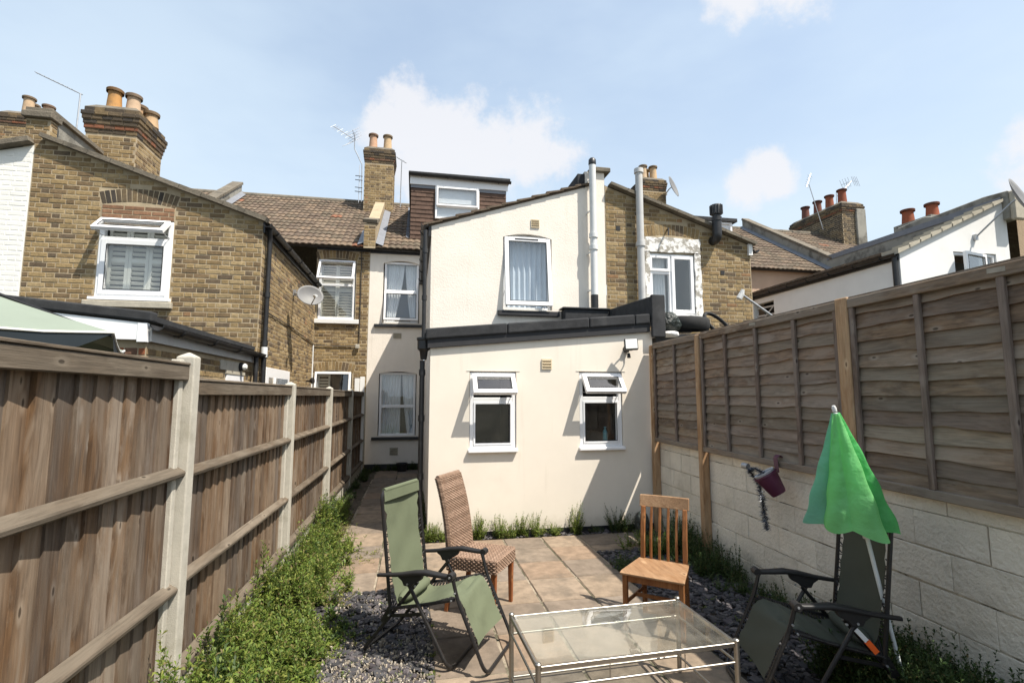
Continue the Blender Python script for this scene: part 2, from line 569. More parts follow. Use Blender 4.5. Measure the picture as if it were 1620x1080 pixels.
mat('grey_upvc', (0.48, 0.48, 0.47), 0.5, 0.08, 4.0, spec=0.4, stain=(0.3, 0.29, 0.27), stain_amt=0.4, stain_scale=3.0)
mat('white_pipe', (0.62, 0.63, 0.62), 0.5, 0.06, 3.0, stain=(0.42, 0.42, 0.40), stain_amt=0.5, stain_scale=2.0)
mat('stone_sill', (0.40, 0.365, 0.29), 0.9, 0.15, 9.0, bump=0.4, bscale=60)
mat('gasket', (0.02, 0.02, 0.02), 0.6, 0.1, 4.0)
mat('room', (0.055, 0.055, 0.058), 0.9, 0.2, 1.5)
mat('room_pale', (0.30, 0.29, 0.27), 0.9, 0.1, 1.5)
mat('curtain_white', (0.70, 0.72, 0.74), 0.9, 0.06, 5.0)
mat('curtain_blue', (0.56, 0.63, 0.70), 0.9, 0.06, 5.0)
mat('shutter', (0.70, 0.68, 0.60), 0.5, 0.03, 5.0)
mat('vent_plastic', (0.62, 0.52, 0.36), 0.6, 0.05, 5.0)
mat('concrete_post', (0.42, 0.395, 0.335), 0.92, 0.12, 14.0, bump=0.6, bscale=130, bdist=0.004, stain=(0.28, 0.26, 0.20), stain_amt=0.5, stain_scale=6.0)
wood_mat('fence_board', (0.142, 0.088, 0.049), (0.084, 0.055, 0.035), (0.190, 0.158, 0.126), 'z', grey_amt=0.85, flat=True)
wood_mat('fence_rail', (0.110, 0.083, 0.057), (0.076, 0.058, 0.041), (0.135, 0.112, 0.085), 'y', grey_amt=0.8)
wood_mat('waney_slat', (0.225, 0.158, 0.104), (0.130, 0.094, 0.066), (0.218, 0.182, 0.145), 'y', grey_amt=0.8, flat=True)
wood_mat('batten', (0.185, 0.132, 0.100), (0.105, 0.075, 0.058), (0.20, 0.165, 0.14), 'z', grey_amt=0.6)
wood_mat('treated_post', (0.38, 0.225, 0.115), (0.28, 0.155, 0.075), (0.42, 0.31, 0.20), 'z', grey_amt=0.4)
wood_mat('pine', (0.23, 0.092, 0.032), (0.17, 0.064, 0.022), (0.26, 0.125, 0.052), 'z', rough=0.5, grey_amt=0.35)
wood_mat('pine_seat', (0.30, 0.172, 0.090), (0.23, 0.122, 0.058), (0.34, 0.22, 0.128), 'y', rough=0.5, grey_amt=0.5)
wood_mat('teak_leg', (0.25, 0.085, 0.030), (0.18, 0.058, 0.020), (0.25, 0.11, 0.045), 'z', rough=0.5, grey_amt=0.3)
mat('painted_block', (0.70, 0.64, 0.53), 0.9, 0.12, 3.5, bump=1.0, bscale=34, bdist=0.014, stain=(0.36, 0.31, 0.23), stain_amt=0.55, stain_scale=2.2, stain_edge=(0.48, 0.8), splash=((0.22, 0.19, 0.13), 0.5, 0.5))
mat('block_mortar', (0.58, 0.53, 0.43), 0.95, 0.2, 9.0, bump=0.6, bscale=50, stain=(0.08, 0.065, 0.045), stain_amt=0.9, stain_scale=2.6, stain_edge=(0.53, 0.62))
mat('slab', (0.208, 0.165, 0.124), 0.9, 0.32, 9.0, bump=0.5, bscale=60, bdist=0.005, stain=(0.118, 0.097, 0.074), stain_amt=0.7, stain_scale=3.6, stain_edge=(0.46, 0.70))
mat('slab_joint', (0.28, 0.235, 0.175), 0.95, 0.35, 12.0, bump=0.6, bscale=80, stain=(0.055, 0.055, 0.030), stain_amt=0.9, stain_scale=2.4, stain_edge=(0.46, 0.56))
mat('slate_chip', (0.062, 0.060, 0.062), 0.7, 0.25, 20.0, bump=0.3, bscale=90)
mat('pea_gravel', (0.29, 0.26, 0.21), 0.85, 0.2, 20.0)
mat('soil', (0.075, 0.060, 0.044), 0.95, 0.4, 5.0, bump=0.9, bscale=40, bdist=0.02, stain=(0.20, 0.175, 0.13), stain_amt=0.6, stain_scale=14.0)
mat('ground_far', (0.060, 0.058, 0.040), 0.95, 0.4, 0.6, bump=0.5, bscale=6)
mat('black_metal', (0.012, 0.011, 0.011), 0.38, 0.15, 9.0, spec=0.5, stain=(0.05, 0.045, 0.04), stain_amt=0.3, stain_scale=20.0)
mat('black_plastic', (0.016, 0.015, 0.015), 0.5, 0.15, 9.0, spec=0.4)
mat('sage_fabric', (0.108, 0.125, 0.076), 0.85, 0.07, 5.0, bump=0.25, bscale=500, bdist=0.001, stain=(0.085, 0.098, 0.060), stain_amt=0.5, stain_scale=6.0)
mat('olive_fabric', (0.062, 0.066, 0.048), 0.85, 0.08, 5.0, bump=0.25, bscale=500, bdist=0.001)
mat('wicker', (0.225, 0.150, 0.105), 0.7, 0.22, 30.0, bump=0.3, bscale=200, stain=(0.16, 0.09, 0.055), stain_amt=0.6, stain_scale=25.0)
mat('brushed_steel', (0.36, 0.34, 0.305), 0.42, 0.08, 20.0, metallic=1.0, stain=(0.25, 0.2, 0.15), stain_amt=0.4, stain_scale=15.0)
mat('galvanised', (0.42, 0.43, 0.44), 0.45, 0.15, 9.0, metallic=0.7)
mat('dish_grey', (0.165, 0.165, 0.165), 0.55, 0.08, 4.0, stain=(0.22, 0.22, 0.2), stain_amt=0.4, stain_scale=3.0)
mat('red_paint', (0.45, 0.05, 0.02), 0.4, 0.1, 9.0)
mat('orange_sleeve', (0.75, 0.12, 0.02), 0.5, 0.1, 9.0)
mat('plum_plastic', (0.085, 0.018, 0.045), 0.42, 0.15, 9.0, spec=0.5)
mat('grey_pot', (0.45, 0.46, 0.47), 0.6, 0.1, 9.0)
mat('tinsel', (0.10, 0.11, 0.13), 0.25, 0.3, 60.0, metallic=0.8)
mat('tyre_rubber', (0.022, 0.022, 0.022), 0.8, 0.2, 9.0, bump=0.3, bscale=80)
mat('bin_bag', (0.02, 0.026, 0.022), 0.3, 0.2, 9.0, spec=0.5, bump=1.0, bscale=14, bdist=0.05)
mat('plastic_sheet', (0.72, 0.71, 0.70), 0.45, 0.1, 5.0, bump=1.0, bscale=12, bdist=0.04)
mat('cable', (0.05, 0.045, 0.04), 0.6, 0.1, 9.0)
mat('teal_bottle', (0.05, 0.22, 0.26), 0.3, 0.1, 9.0)
mat('umbrella_pole', (0.62, 0.66, 0.66), 0.35, 0.05, 9.0, spec=0.5)
glass_mat('window_glass', (0.93, 0.95, 0.95), 1.55, 0.0, 2.6)
glass_mat('table_glass', (0.93, 0.955, 0.94), 1.52, 0.0, 1.5)

def dusty(m, amt=0.16, scale=5.0):
    """a film of dried rain and dust on horizontal glass"""
    nt = m.node_tree; N = nt.nodes.new; L = nt.links.new
    out = [n for n in nt.nodes if n.type == 'OUTPUT_MATERIAL'][0]
    old = out.inputs[0].links[0].from_socket
    d = N('ShaderNodeBsdfDiffuse'); d.inputs['Color'].default_value = (0.42, 0.39, 0.33, 1)
    geo = N('ShaderNodeNewGeometry')
    n1 = N('ShaderNodeTexNoise'); n1.inputs['Scale'].default_value = scale; n1.inputs['Detail'].default_value = 9; n1.inputs['Roughness'].default_value = 0.7
    L(geo.outputs['Position'], n1.inputs['Vector'])
    v = N('ShaderNodeTexVoronoi'); v.inputs['Scale'].default_value = 55; L(geo.outputs['Position'], v.inputs['Vector'])
    a = N('ShaderNodeMapRange'); a.inputs['From Min'].default_value = 0.35; a.inputs['From Max'].default_value = 0.75; a.inputs['To Min'].default_value = amt * 0.2; a.inputs['To Max'].default_value = amt
    L(n1.outputs['Fac'], a.inputs['Value'])
    b = N('ShaderNodeMapRange'); b.inputs['From Min'].default_value = 0.10; b.inputs['From Max'].default_value = 0.22; b.inputs['To Min'].default_value = 1.8; b.inputs['To Max'].default_value = 1.0
    L(v.outputs['Distance'], b.inputs['Value'])
    mu = N('ShaderNodeMath'); mu.operation = 'MULTIPLY'; L(a.outputs[0], mu.inputs[0]); L(b.outputs[0], mu.inputs[1])
    mx = N('ShaderNodeMixShader'); L(mu.outputs[0], mx.inputs[0]); L(old, mx.inputs[1]); L(d.outputs[0], mx.inputs[2]); L(mx.outputs[0], out.inputs[0])


dusty(MATS['table_glass'], 0.17)
dusty(MATS['window_glass'], 0.035)
leaf_mat('leaf', (1, 1, 1), 0.38)
M = MATS
lamp_m = mat('lamp_face', (0.80, 0.80, 0.76), 0.25, 0.03, 9.0, spec=0.5)

# ------------------------------------------------------------------ ground, patio, path, chippings
def build_ground():
    mb = MB()
    mb.face([(-900, -900, -0.06), (900, -900, -0.06), (900, 900, -0.06), (-900, 900, -0.06)])
    o = mb.build('ground', M['ground_far'], kind='structure')
    mb = MB()
    # our garden bed, a gently uneven sheet of soil
    nx, ny = 46, 130
    ids = {}
    for j in range(ny + 1):
        for i in range(nx + 1):
            x = -1.25 + 4.6 * i / nx; y = -1.0 + 13.9 * j / ny
            z = -0.034 + 0.010 * math.sin(x * 7.1 + y * 2.3) * math.sin(y * 5.7 - x) + rnd.uniform(-0.003, 0.003)
            if x < -0.75: z += 0.03 * min(1, (-0.75 - x) / 0.3)
            ids[i, j] = mb.pt((x, y, z))
    for j in range(ny):
        for i in range(nx):
            mb.idx((ids[i, j], ids[i + 1, j], ids[i + 1, j + 1], ids[i, j + 1]))
    o = mb.build('soil', M['soil'], smooth=True, kind='structure')


def slab_mesh(seed):
    r = random.Random(seed)
    mb = MB()
    n = 7
    top = []
    e = 0.5
    # a square slab with slightly worn, chamfered edges
    def loop(s, z, jit):
        pts = []
        for side in range(4):
            for k in range(n):
                t = -s + 2 * s * k / n
                p = [(t, -s), (s, t), (-t, s), (-s, -t)][side]
                pts.append((p[0] + r.uniform(-jit, jit), p[1] + r.uniform(-jit, jit), z))
        return pts
    L0 = [mb.pt(p) for p in loop(e, -0.05, 0)]
    L1 = [mb.pt(p) for p in loop(e, -0.010, 0.004)]
    L2 = [mb.pt(p) for p in loop(e - 0.016, 0.0, 0.004)]
    m = len(L0)
    tint = r.choice([(1, 1, 1), (1.14, 1.10, 1.04), (0.86, 0.86, 0.87), (1.08, 0.98, 0.90), (0.94, 0.97, 1.02), (1.2, 1.17, 1.13), (0.78, 0.76, 0.75)])
    for A, B in ((L0, L1), (L1, L2)):
        for i in range(m):
            mb.idx((A[i], A[(i + 1) % m], B[(i + 1) % m], B[i]), tint)
    mb.idx(L2, tint)
    me = mb.mesh('slab')
    me.materials.append(M['slab'])
    return me


def build_paving():
    meshes = [slab_mesh(s) for s in range(12)]
    cols = [-0.82, -0.33, 0.155, 0.645, 1.135, 1.625, 2.115, 2.605, 3.09]
    rows = [1.35, 1.88, 2.41, 2.94, 3.47, 4.0, 4.53, 5.07, 5.58, 6.06, 6.52]

    def lay(parent, x0, x1, y0, y1):
        g = 0.018
        o = bpy.data.objects.new('slab', rnd.choice(meshes))
        COL.objects.link(o)
        o.parent = parent
        o.location = ((x0 + x1) / 2, (y0 + y1) / 2, rnd.uniform(-0.003, 0.003))
        o.scale = (x1 - x0 - g, y1 - y0 - g, 1)
        o.rotation_euler = (rnd.uniform(-0.006, 0.006), rnd.uniform(-0.006, 0.006), rnd.choice((0, math.pi)) + rnd.uniform(-0.006, 0.006))
    bed = MB()
    bed.box(0.15, 2.12, 1.35, 5.08, -0.10, -0.011)
    bed.box(-0.82, 2.12, 5.083, 6.525, -0.10, -0.0115)
    bed.box(2.123, 3.09, 5.83, 6.52, -0.10, -0.0112)
    patio = bed.build('patio', M['slab_joint'], kind='structure')
    for j in range(len(rows) - 1):
        for i in range(len(cols) - 1):
            x0, x1, y0, y1 = cols[i], cols[i + 1], rows[j], rows[j + 1]
            if y1 < 5.3 and (x0 < 0.1 or x1 > 2.2):
                continue
            if x1 > 2.2:
                if y1 < 6.0:
                    continue
                if y0 < 5.9:
                    y0 = 5.84
            lay(patio, x0, x1, y0, y1)
    bed = MB()
    bed.box(-0.86, 0.16, 6.528, 12.78, -0.10, -0.0114)
    path = bed.build('path', M['slab_joint'], kind='structure')
    y = 6.53
    while y < 12.7:
        for a, b in ((-0.84, -0.34), (-0.34, 0.16)):
            lay(path, a, b, y, min(y + 0.57, 12.78))
        y += 0.57


def chips(name, regions, n, smin, smax, material, tints, zr, flat=0.22, seed=3, sides=5):
    r = random.Random(seed)
    mb = MB()
    tot = sum((b - a) * (d - c) for a, b, c, d, _ in regions)
    for (a, b, c, d, w) in regions:
        for _ in range(int(n * w * (b - a) * (d - c) / tot)):
            x, y = r.uniform(a, b), r.uniform(c, d)
            s = r.uniform(smin, smax) * r.choice((0.6, 0.8, 1, 1, 1.25))
            asp = r.uniform(0.45, 0.95)
            z = r.uniform(*zr)
            mb.m = Matrix.Translation((x, y, z)) @ Euler((r.gauss(0, 0.17), r.gauss(0, 0.17), r.uniform(0, 6.28))).to_matrix().to_4x4()
            th = s * flat * r.uniform(0.6, 1.4)
            tp = []; bt = []
            for k in range(sides):
                ang = 2 * math.pi * (k + r.uniform(-0.3, 0.3)) / sides
                rr = s * 0.5 * r.uniform(0.75, 1.15)
                tp.append(mb.pt((rr * 0.85 * math.cos(ang), rr * 0.85 * asp * math.sin(ang), th / 2 + r.uniform(-0.2, 0.2) * th)))
                bt.append(mb.pt((rr * math.cos(ang), rr * asp * math.sin(ang), -th / 2)))
            t = r.choice(tints); k_ = r.uniform(0.75, 1.25); t = tuple(q * k_ for q in t)
            mb.idx(tp, t)
            for k in range(sides):
                mb.idx((bt[k], bt[(k + 1) % sides], tp[(k + 1) % sides], tp[k]), t)
    mb.m = None
    return mb.build(name, material, kind='stuff', recalc=False)


build_ground()
build_paving()
SL = [(1, 1, 1), (1.1, 1.0, 1.05), (0.8, 0.82, 0.84), (1.3, 1.2, 1.22), (0.65, 0.65, 0.67), (1.7, 1.6, 1.55)]
o = chips('slate_chippings', [(-0.86, 0.16, 1.6, 5.05, 1.0), (2.13, 3.22, 1.2, 5.82, 1.0), (0.2, 3.1, 6.54, 6.68, 0.5)], 13000, 0.035, 0.085, M['slate_chip'], SL, (-0.022, 0.010), flat=0.14, seed=4)
tag(o, 'purple grey slate chippings spread beside the paved patio', 'gravel')
o = chips('pea_gravel', [(-0.80, 0.16, 1.6, 4.05, 1.0), (-0.7, 0.16, 4.05, 5.05, 0.25), (0.15, 0.5, 1.4, 3.2, 0.2)], 9000, 0.012, 0.022, M['pea_gravel'], [(1, 1, 1), (1.2, 1.15, 1.1), (0.8, 0.75, 0.7), (1.3, 1.3, 1.3)], (-0.010, 0.012), flat=0.8, seed=5, sides=4)
tag(o, 'fine pale pea gravel scattered among slate chippings by left recliner', 'gravel')

# ------------------------------------------------------------------ building kit
def XZ(Y):            # wall facing -Y: u = X, v = Z, depth goes back (+Y)
    return lambda u, v, d: (u, Y + d, v)


def YZ(X, s=1):       # wall facing +X (s=1): depth goes towards -X ; facing -X: s=-1
    return lambda u, v, d: (X - s * d, u, v)


def top_at(top, u):
    for (a, za), (b, zb) in zip(top, top[1:]):
        if a - 1e-9 <= u <= b + 1e-9 and b > a:
            return za + (zb - za) * (u - a) / (b - a)
    return top[-1][1]


def wall(parent, top, v0, openings, fn, material, name='wall', reveal=0.14, reveal_mat=None):
    mb = MB()
    us = sorted(set([u for u, _ in top] + [q for o_ in openings for q in o_[:2]]))
    us = [u for u in us if top[0][0] - 1e-6 <= u <= top[-1][0] + 1e-6]
    for a, b in zip(us, us[1:]):
        if b - a < 1e-6:
            continue
        m = (a + b) / 2
        cuts = sorted((o_[2], o_[3]) for o_ in openings if o_[0] < m < o_[1])
        lo = v0
        for c0, c1 in cuts:
            if c0 > lo:
                mb.face([fn(a, lo, 0), fn(b, lo, 0), fn(b, c0, 0), fn(a, c0, 0)])
            lo = c1
        # a step in the outline keeps its own height on each side
        za = top_at(top, a + 1e-5); zb = top_at(top, b - 1e-5)
        if min(za, zb) > lo:
            mb.face([fn(a, lo, 0), fn(b, lo, 0), fn(b, zb, 0), fn(a, za, 0)])
    for x0, x1, z0, z1 in openings:
        for p, q in (((x0, z0), (x0, z1)), ((x0, z1), (x1, z1)), ((x1, z1), (x1, z0)), ((x1, z0), (x0, z0))):
            mb.face([fn(*p, 0), fn(*q, 0), fn(*q, reveal), fn(*p, reveal)])
    return mb.build(name, material, parent, recalc=False)


def arch_cut(z, u0, u1, zs, rise, depth=0.215):
    """where a course at height z has to stop for an arch"""
    half = (u1 - u0) / 2; c = (u0 + u1) / 2
    rad = (half * half + rise * rise) / (2 * rise); cz = zs + rise - rad
    A = math.asin(half / rad)
    zend = cz + (rad + depth) * math.cos(A)
    if z + 0.0375 < zs + 0.01 or z - 0.0375 > zs + rise + depth: return None
    if z < zend:
        w = half + max(0, z - zs) * math.tan(A)
    else:
        w = math.sqrt(max(0, (rad + depth) ** 2 - (z - 0.0375 - cz) ** 2))
    return (c - w - 0.006, c + w + 0.006)


def minus(spans, cut):
    out = []
    for a, b in spans:
        if cut is None or cut[1] <= a or cut[0] >= b: out.append((a, b)); continue
        if cut[0] > a: out.append((a, cut[0]))
        if cut[1] < b: out.append((cut[1], b))
    return out


class Bricks:
    """all the bricks of one house; the ones that show largest become objects of their own"""
    PAL = [((0.262, 0.186, 0.090), 5), ((0.215, 0.149, 0.072), 4), ((0.298, 0.220, 0.116), 3), ((0.168, 0.116, 0.062), 3.2), ((0.118, 0.086, 0.054), 1.8), ((0.24, 0.140, 0.070), 0.3)]
    WHITE = [((0.97, 0.97, 0.97), 1)]
    RED = [((0.30, 0.10, 0.045), 3), ((0.24, 0.085, 0.04), 2), ((0.13, 0.07, 0.045), 2)]
    TERRA = [((0.21, 0.115, 0.066), 3), ((0.17, 0.10, 0.06), 2), ((0.25, 0.14, 0.08), 1)]
    BAND = [((0.19, 0.078, 0.042), 2), ((0.12, 0.070, 0.045), 2), ((0.085, 0.06, 0.042), 1)]
    SOOT = [((0.115, 0.085, 0.052), 3), ((0.075, 0.058, 0.040), 3), ((0.16, 0.115, 0.062), 2), ((0.05, 0.042, 0.034), 2)]
    variants = {}

    def __init__(self, seed=1, pal=None, material='brick'):
        self.r = random.Random(seed); self.list = []; self.pal = pal or Bricks.PAL; self.mat = material

    def colour(self, pal=None):
        pal = pal or self.pal
        k = self.r.uniform(0, sum(w for _, w in pal))
        for c, w in pal:
            k -= w
            if k <= 0:
                break
        j = self.r.uniform(0.86, 1.14) if pal is not Bricks.WHITE else self.r.uniform(0.985, 1.015)
        return tuple(q * j for q in c)

    def one(self, parent, c, U, V, Nn, w, h, pal=None, keep=True, proud=0.0045):
        c = Vector(c)
        pr_ = (proud + self.r.uniform(-0.002, 0.003)) * (0.45 if self.pal is Bricks.WHITE else 1)
        d = (c - Vector((0, 0, 1.8))).length
        self.list.append((d, keep, parent, c, Vector(U), Vector(V), Vector(Nn), w, h, pr_, self.colour(pal)))

    def field(self, parent, O, U, Nn, spans, v0, v1, keep=True, pal=None, parity=0, v_base=0.0, pal_fn=None):
        O = Vector(O); U = Vector(U); Nn = Vector(Nn); V = Vector((0, 0, 1))
        ch = 0.075
        row = int(math.ceil((v0 - v_base) / ch))
        while v_base + (row + 1) * ch <= v1 + 1e-6:
            z = v_base + row * ch
            sp = spans(z + ch / 2)
            off = 0.169 * ((row + parity) % 2)
            for a, b in sp:
                u = math.floor((a - off) / 0.3375) * 0.3375 + off
                while u < b:
                    for w in (0.215, 0.1025):
                        x0, x1 = max(u, a + 0.004), min(u + w, b - 0.004)
                        if x1 - x0 > 0.03:
                            p = pal
                            if pal_fn: p = pal_fn((x0 + x1) / 2, z) or pal
                            self.one(parent, O + U * ((x0 + x1) / 2) + V * (z + 0.0325 + self.r.uniform(-0.0015, 0.0015)), U, V, Nn, x1 - x0 - self.r.uniform(0, 0.006), 0.061 + self.r.uniform(-0.003, 0.002), p, keep)
                        u += w + 0.010
            row += 1

    def arch(self, parent, O, U, Nn, u0, u1, zs, rise, depth=0.215, n=15, keep=True, pal=None):
        """soldier-course segmental arch over an opening"""
        O = Vector(O); U = Vector(U); Nn = Vector(Nn); V = Vector((0, 0, 1))
        half = (u1 - u0) / 2
        rad = (half * half + rise * rise) / (2 * rise)
        cz = zs + rise - rad
        cu = (u0 + u1) / 2
        A = math.asin(half / rad)
        rm = rad + depth / 2
        for k in range(n):
            a = -A + 2 * A * (k + 0.5) / n
            s, c = math.sin(a), math.cos(a)
            p = O + U * (cu + rm * s) + V * (cz + rm * c)
            self.one(parent, p, U * c - V * s, U * s + V * c, Nn, 2 * A * rm / n - 0.012, depth - 0.006, pal, keep)

    @staticmethod
    def unit(colour, mname):
        key = (tuple(round(q, 2) for q in colour), mname)
        if key not in Bricks.variants:
            mb = MB()
            Bricks.geo(mb, Vector((0, 0, 0)), Vector((1, 0, 0)), Vector((0, 0, 1)), Vector((0, -1, 0)), 0.215, 0.065, 0.0, colour)
            me = mb.mesh('brick'); me.materials.append(M[mname])
            Bricks.variants[key] = me
        return Bricks.variants[key]

    @staticmethod
    def geo(mb, c, U, V, Nn, w, h, proud, colour):
        g = 0.005
        w *= 0.5; h *= 0.5
        back = [mb.pt(c + U * (w * i) + V * (h * j) - Nn * 0.012) for i, j in ((-1, -1), (1, -1), (1, 1), (-1, 1))]
        mid = [mb.pt(c + U * (w * i) + V * (h * j) + Nn * (proud - 0.003)) for i, j in ((-1, -1), (1, -1), (1, 1), (-1, 1))]
        fr = [mb.pt(c + U * ((w - g) * i) + V * ((h - g) * j) + Nn * proud) for i, j in ((-1, -1), (1, -1), (1, 1), (-1, 1))]
        for A, B in ((back, mid), (mid, fr)):
            for k in range(4):
                mb.idx((A[k], A[(k + 1) % 4], B[(k + 1) % 4], B[k]), colour)
        mb.idx(fr, colour)

    def finish(self, limit=300):
        self.list.sort(key=lambda e: (not e[1], e[0]))
        for e in self.list[:limit]:
            d, keep, parent, c, U, V, Nn, w, h, pr_, colr = e
            o = bpy.data.objects.new('brick', self.unit(colr, self.mat))
            COL.objects.link(o)
            o.parent = parent
            p = c + Nn * pr_
            mx = Matrix(((U.x, -Nn.x, V.x, p.x), (U.y, -Nn.y, V.y, p.y), (U.z, -Nn.z, V.z, p.z), (0, 0, 0, 1)))
            o.matrix_basis = mx @ Matrix.Diagonal((w / 0.215, 1, h / 0.065, 1))
        rest = {}
        for e in self.list[limit:]:
            rest.setdefault(e[2].name, []).append(e)
        for nm, es in rest.items():
            mb = MB()
            for e in es:
                Bricks.geo(mb, e[3], e[4], e[5], e[6], e[7], e[8], e[9], e[10])
            mb.build('brickwork', M[self.mat], es[0][2], recalc=False, kind='stuff')


def room(parent, x0, x1, z0, z1, Y, depth=1.1, m='room'):
    """the dark room behind a window"""
    mb = MB()
    a, b, c, d = x0 - 0.02, x1 + 0.02, z0 - 0.02, z1 + 0.02
    y0, y1 = Y + 0.16, Y + depth
    mb.face([(a, y1, c), (b, y1, c), (b, y1, d), (a, y1, d)])
    mb.face([(a, y0, c), (a, y1, c), (a, y1, d), (a, y0, d)])
    mb.face([(b, y0, c), (b, y1, c), (b, y1, d), (b, y0, d)])
    mb.face([(a, y0, c), (b, y0, c), (b, y1, c), (a, y1, c)])
    mb.face([(a, y0, d), (b, y0, d), (b, y1, d), (a, y1, d)])
    return mb.build('interior', M[m], parent, recalc=False)


def pane(parent, x0, x1, z0, z1, y, mx=None, name='pane'):
    mb = MB(); mb.m = mx
    mb.face([(x0, y, z0), (x1, y, z0), (x1, y, z1), (x0, y, z1)])
    return mb.build(name, M['window_glass'], parent, recalc=False)


def seal(mb_parent, x0, x1, z0, z1, y, mx=None):
    """thin dark glazing gasket"""
    mb = MB(); mb.m = mx
    mb.ring(x0 - 0.001, x1 + 0.001, z0 - 0.001, z1 + 0.001, y - 0.004, y + 0.004, 0.008)
    return mb.build('gasket', M['gasket'], mb_parent)


def frame(house, x0, x1, z0, z1, Y, bars=(), fr=0.055, d0=0.05, d1=0.12, m='upvc'):
    """fixed outer frame set back in the opening; bars = (kind, pos, thickness)"""
    mb = MB()
    mb.ring(x0, x1, z0, z1, Y + d0, Y + d1, fr)
    for k, p, t in bars:
        if k == 'h': mb.box(x0 + fr, x1 - fr, Y + d0 + 0.002, Y + d1 - 0.002, p - t / 2, p + t / 2)
        if k == 'v': mb.box(p - t / 2, p + t / 2, Y + d0 + 0.002, Y + d1 - 0.002, z0 + fr, z1 - fr)
    return mb.build('window', M[m], house, bevel=0.005)


def casement(win, x0, x1, z0, z1, y, angle, hinge='top', fr=0.05, m='upvc', stays=True):
    """opening light turned about its hinge edge, with its own pane"""
    if hinge == 'top':
        piv = Vector((0, y, z1)); rot = Matrix.Rotation(-angle, 4, 'X')
    elif hinge == 'left':
        piv = Vector((x0, y, 0)); rot = Matrix.Rotation(-angle, 4, 'Z')
    else:
        piv = Vector((x1, y, 0)); rot = Matrix.Rotation(angle, 4, 'Z')
    mx = Matrix.Translation(piv) @ rot @ Matrix.Translation(-piv)
    mb = MB(); mb.m = mx
    mb.ring(x0, x1, z0, z1, y - 0.03, y + 0.03, fr)
    c = mb.build('casement', M[m], win, bevel=0.005)
    pane(win, x0 + fr - 0.004, x1 - fr + 0.004, z0 + fr - 0.004, z1 - fr + 0.004, y - 0.006, mx)
    seal(win, x0 + fr, x1 - fr, z0 + fr, z1 - fr, y - 0.028, mx)
    if stays and angle > 0.05 and hinge == 'top':
        st = MB()
        for xx in (x0 + 0.02, x1 - 0.02):
            a = Vector((xx, y + 0.02, z0 + (z1 - z0) * 0.25)); b = mx @ Vector((xx, y + 0.03, z0 + 0.03))
            st.beam(a, b, 0.012, 0.006)
        st.build('stay', M['galvanised'], win)
    return c


def sill(win, x0, x1, z0, z1, y0, y1, m):
    mb = MB()
    mb.prism([(y0, z0), (y1, z0), (y1, z1 + 0.015), (y0, z1 - 0.006)], x0, x1, lambda u, v, d: (d, u, v))
    return mb.build('sill', M[m], win, bevel=0.006)


def arch_head(parent, x0, x1, zs, z1, fn, material, n=14, d=0.0):
    """fills the top of a square opening down to a flat arch line, springing at zs"""
    mb = MB()
    half = (x1 - x0) / 2; rise = z1 - zs
    rad = (half * half + rise * rise) / (2 * rise)
    pts = []
    for k in range(n + 1):
        u = x0 + (x1 - x0) * k / n
        pts.append((u, z1 - rad + math.sqrt(max(0, rad * rad - (u - (x0 + x1) / 2) ** 2)) - 0.0005))
    for (a, za), (b, zb) in zip(pts, pts[1:]):
        if z1 - min(za, zb) > 1e-5:
            mb.face([fn(a, za, d), fn(b, zb, d), fn(b, z1, d), fn(a, z1, d)])
        mb.face([fn(a, za, d), fn(b, zb, d), fn(b, zb, 0.14), fn(a, za, 0.14)])
    return mb.build('window_head', material, parent, recalc=False)


def curtain(label, x0, x1, z0, z1, y, m, folds=9, amp=0.03, gather=0.0, side=0):
    """hanging cloth with folds; gather pulls the bottom towards one side"""
    mb = MB()
    n = folds * 6; k = 10
    ids = {}
    for j in range(k + 1):
        t = j / k
        for i in range(n + 1):
            s = i / n
            w = 1 - gather * t ** 1.5
            xx = (x0 + (x1 - x0) * s * w) if side == 0 else (x1 - (x1 - x0) * (1 - s) * w)
            ids[i, j] = mb.pt((xx, y + amp * math.sin(s * folds * 2 * math.pi + 0.6 * math.sin(t * 3)) * (0.6 + 0.4 * t) + 0.006 * math.sin(s * 41), z1 - (z1 - z0) * t))
    for j in range(k):
        for i in range(n):
            mb.idx((ids[i, j], ids[i + 1, j], ids[i + 1, j + 1], ids[i, j + 1]))
    o = mb.build('curtain', M[m], None, smooth=True, recalc=False)
    return tag(o, label, 'curtain')


def shutters(house, x0, x1, z0, z1, y, leaves=3, pitch=0.062):
    """white plantation shutters"""
    w = (x1 - x0) / leaves
    for i in range(leaves):
        a, b = x0 + i * w, x0 + (i + 1) * w
        mb = MB()
        mb.ring(a + 0.002, b - 0.002, z0, z1, y - 0.014, y + 0.014, 0.045)
        mb.box(a + 0.047, b - 0.047, y - 0.0135, y + 0.0135, (z0 + z1) / 2 - 0.03, (z0 + z1) / 2 + 0.03)
        sh = mb.build('shutter', M['shutter'], house)
        z = z0 + 0.06
        sm = MB()
        while z < z1 - 0.05:
            sm.beam((a + 0.05, y, z), (b - 0.05, y, z), 0.055, 0.007, (0, 0.75, 0.66))
            z += pitch
        sm.build('louvres', M['shutter'], sh)


def pipe(parent, pts, r, m, name='downpipe', rad=0.08, n=10, collars=()):
    mb = MB()
    p = fillet(pts, rad, 4) if len(pts) > 2 else pts
    mb.tube(p, r, n)
    o = mb.build(name, M[m], parent, smooth=True)
    if collars:
        for c in collars:
            cb = MB(); cb.tube([Vector(c) - Vector((0, 0, 0.04)), Vector(c) + Vector((0, 0, 0.04))], r * 1.28, n)
            cb.build('pipe_collar', M[m], o, smooth=True)
    return o


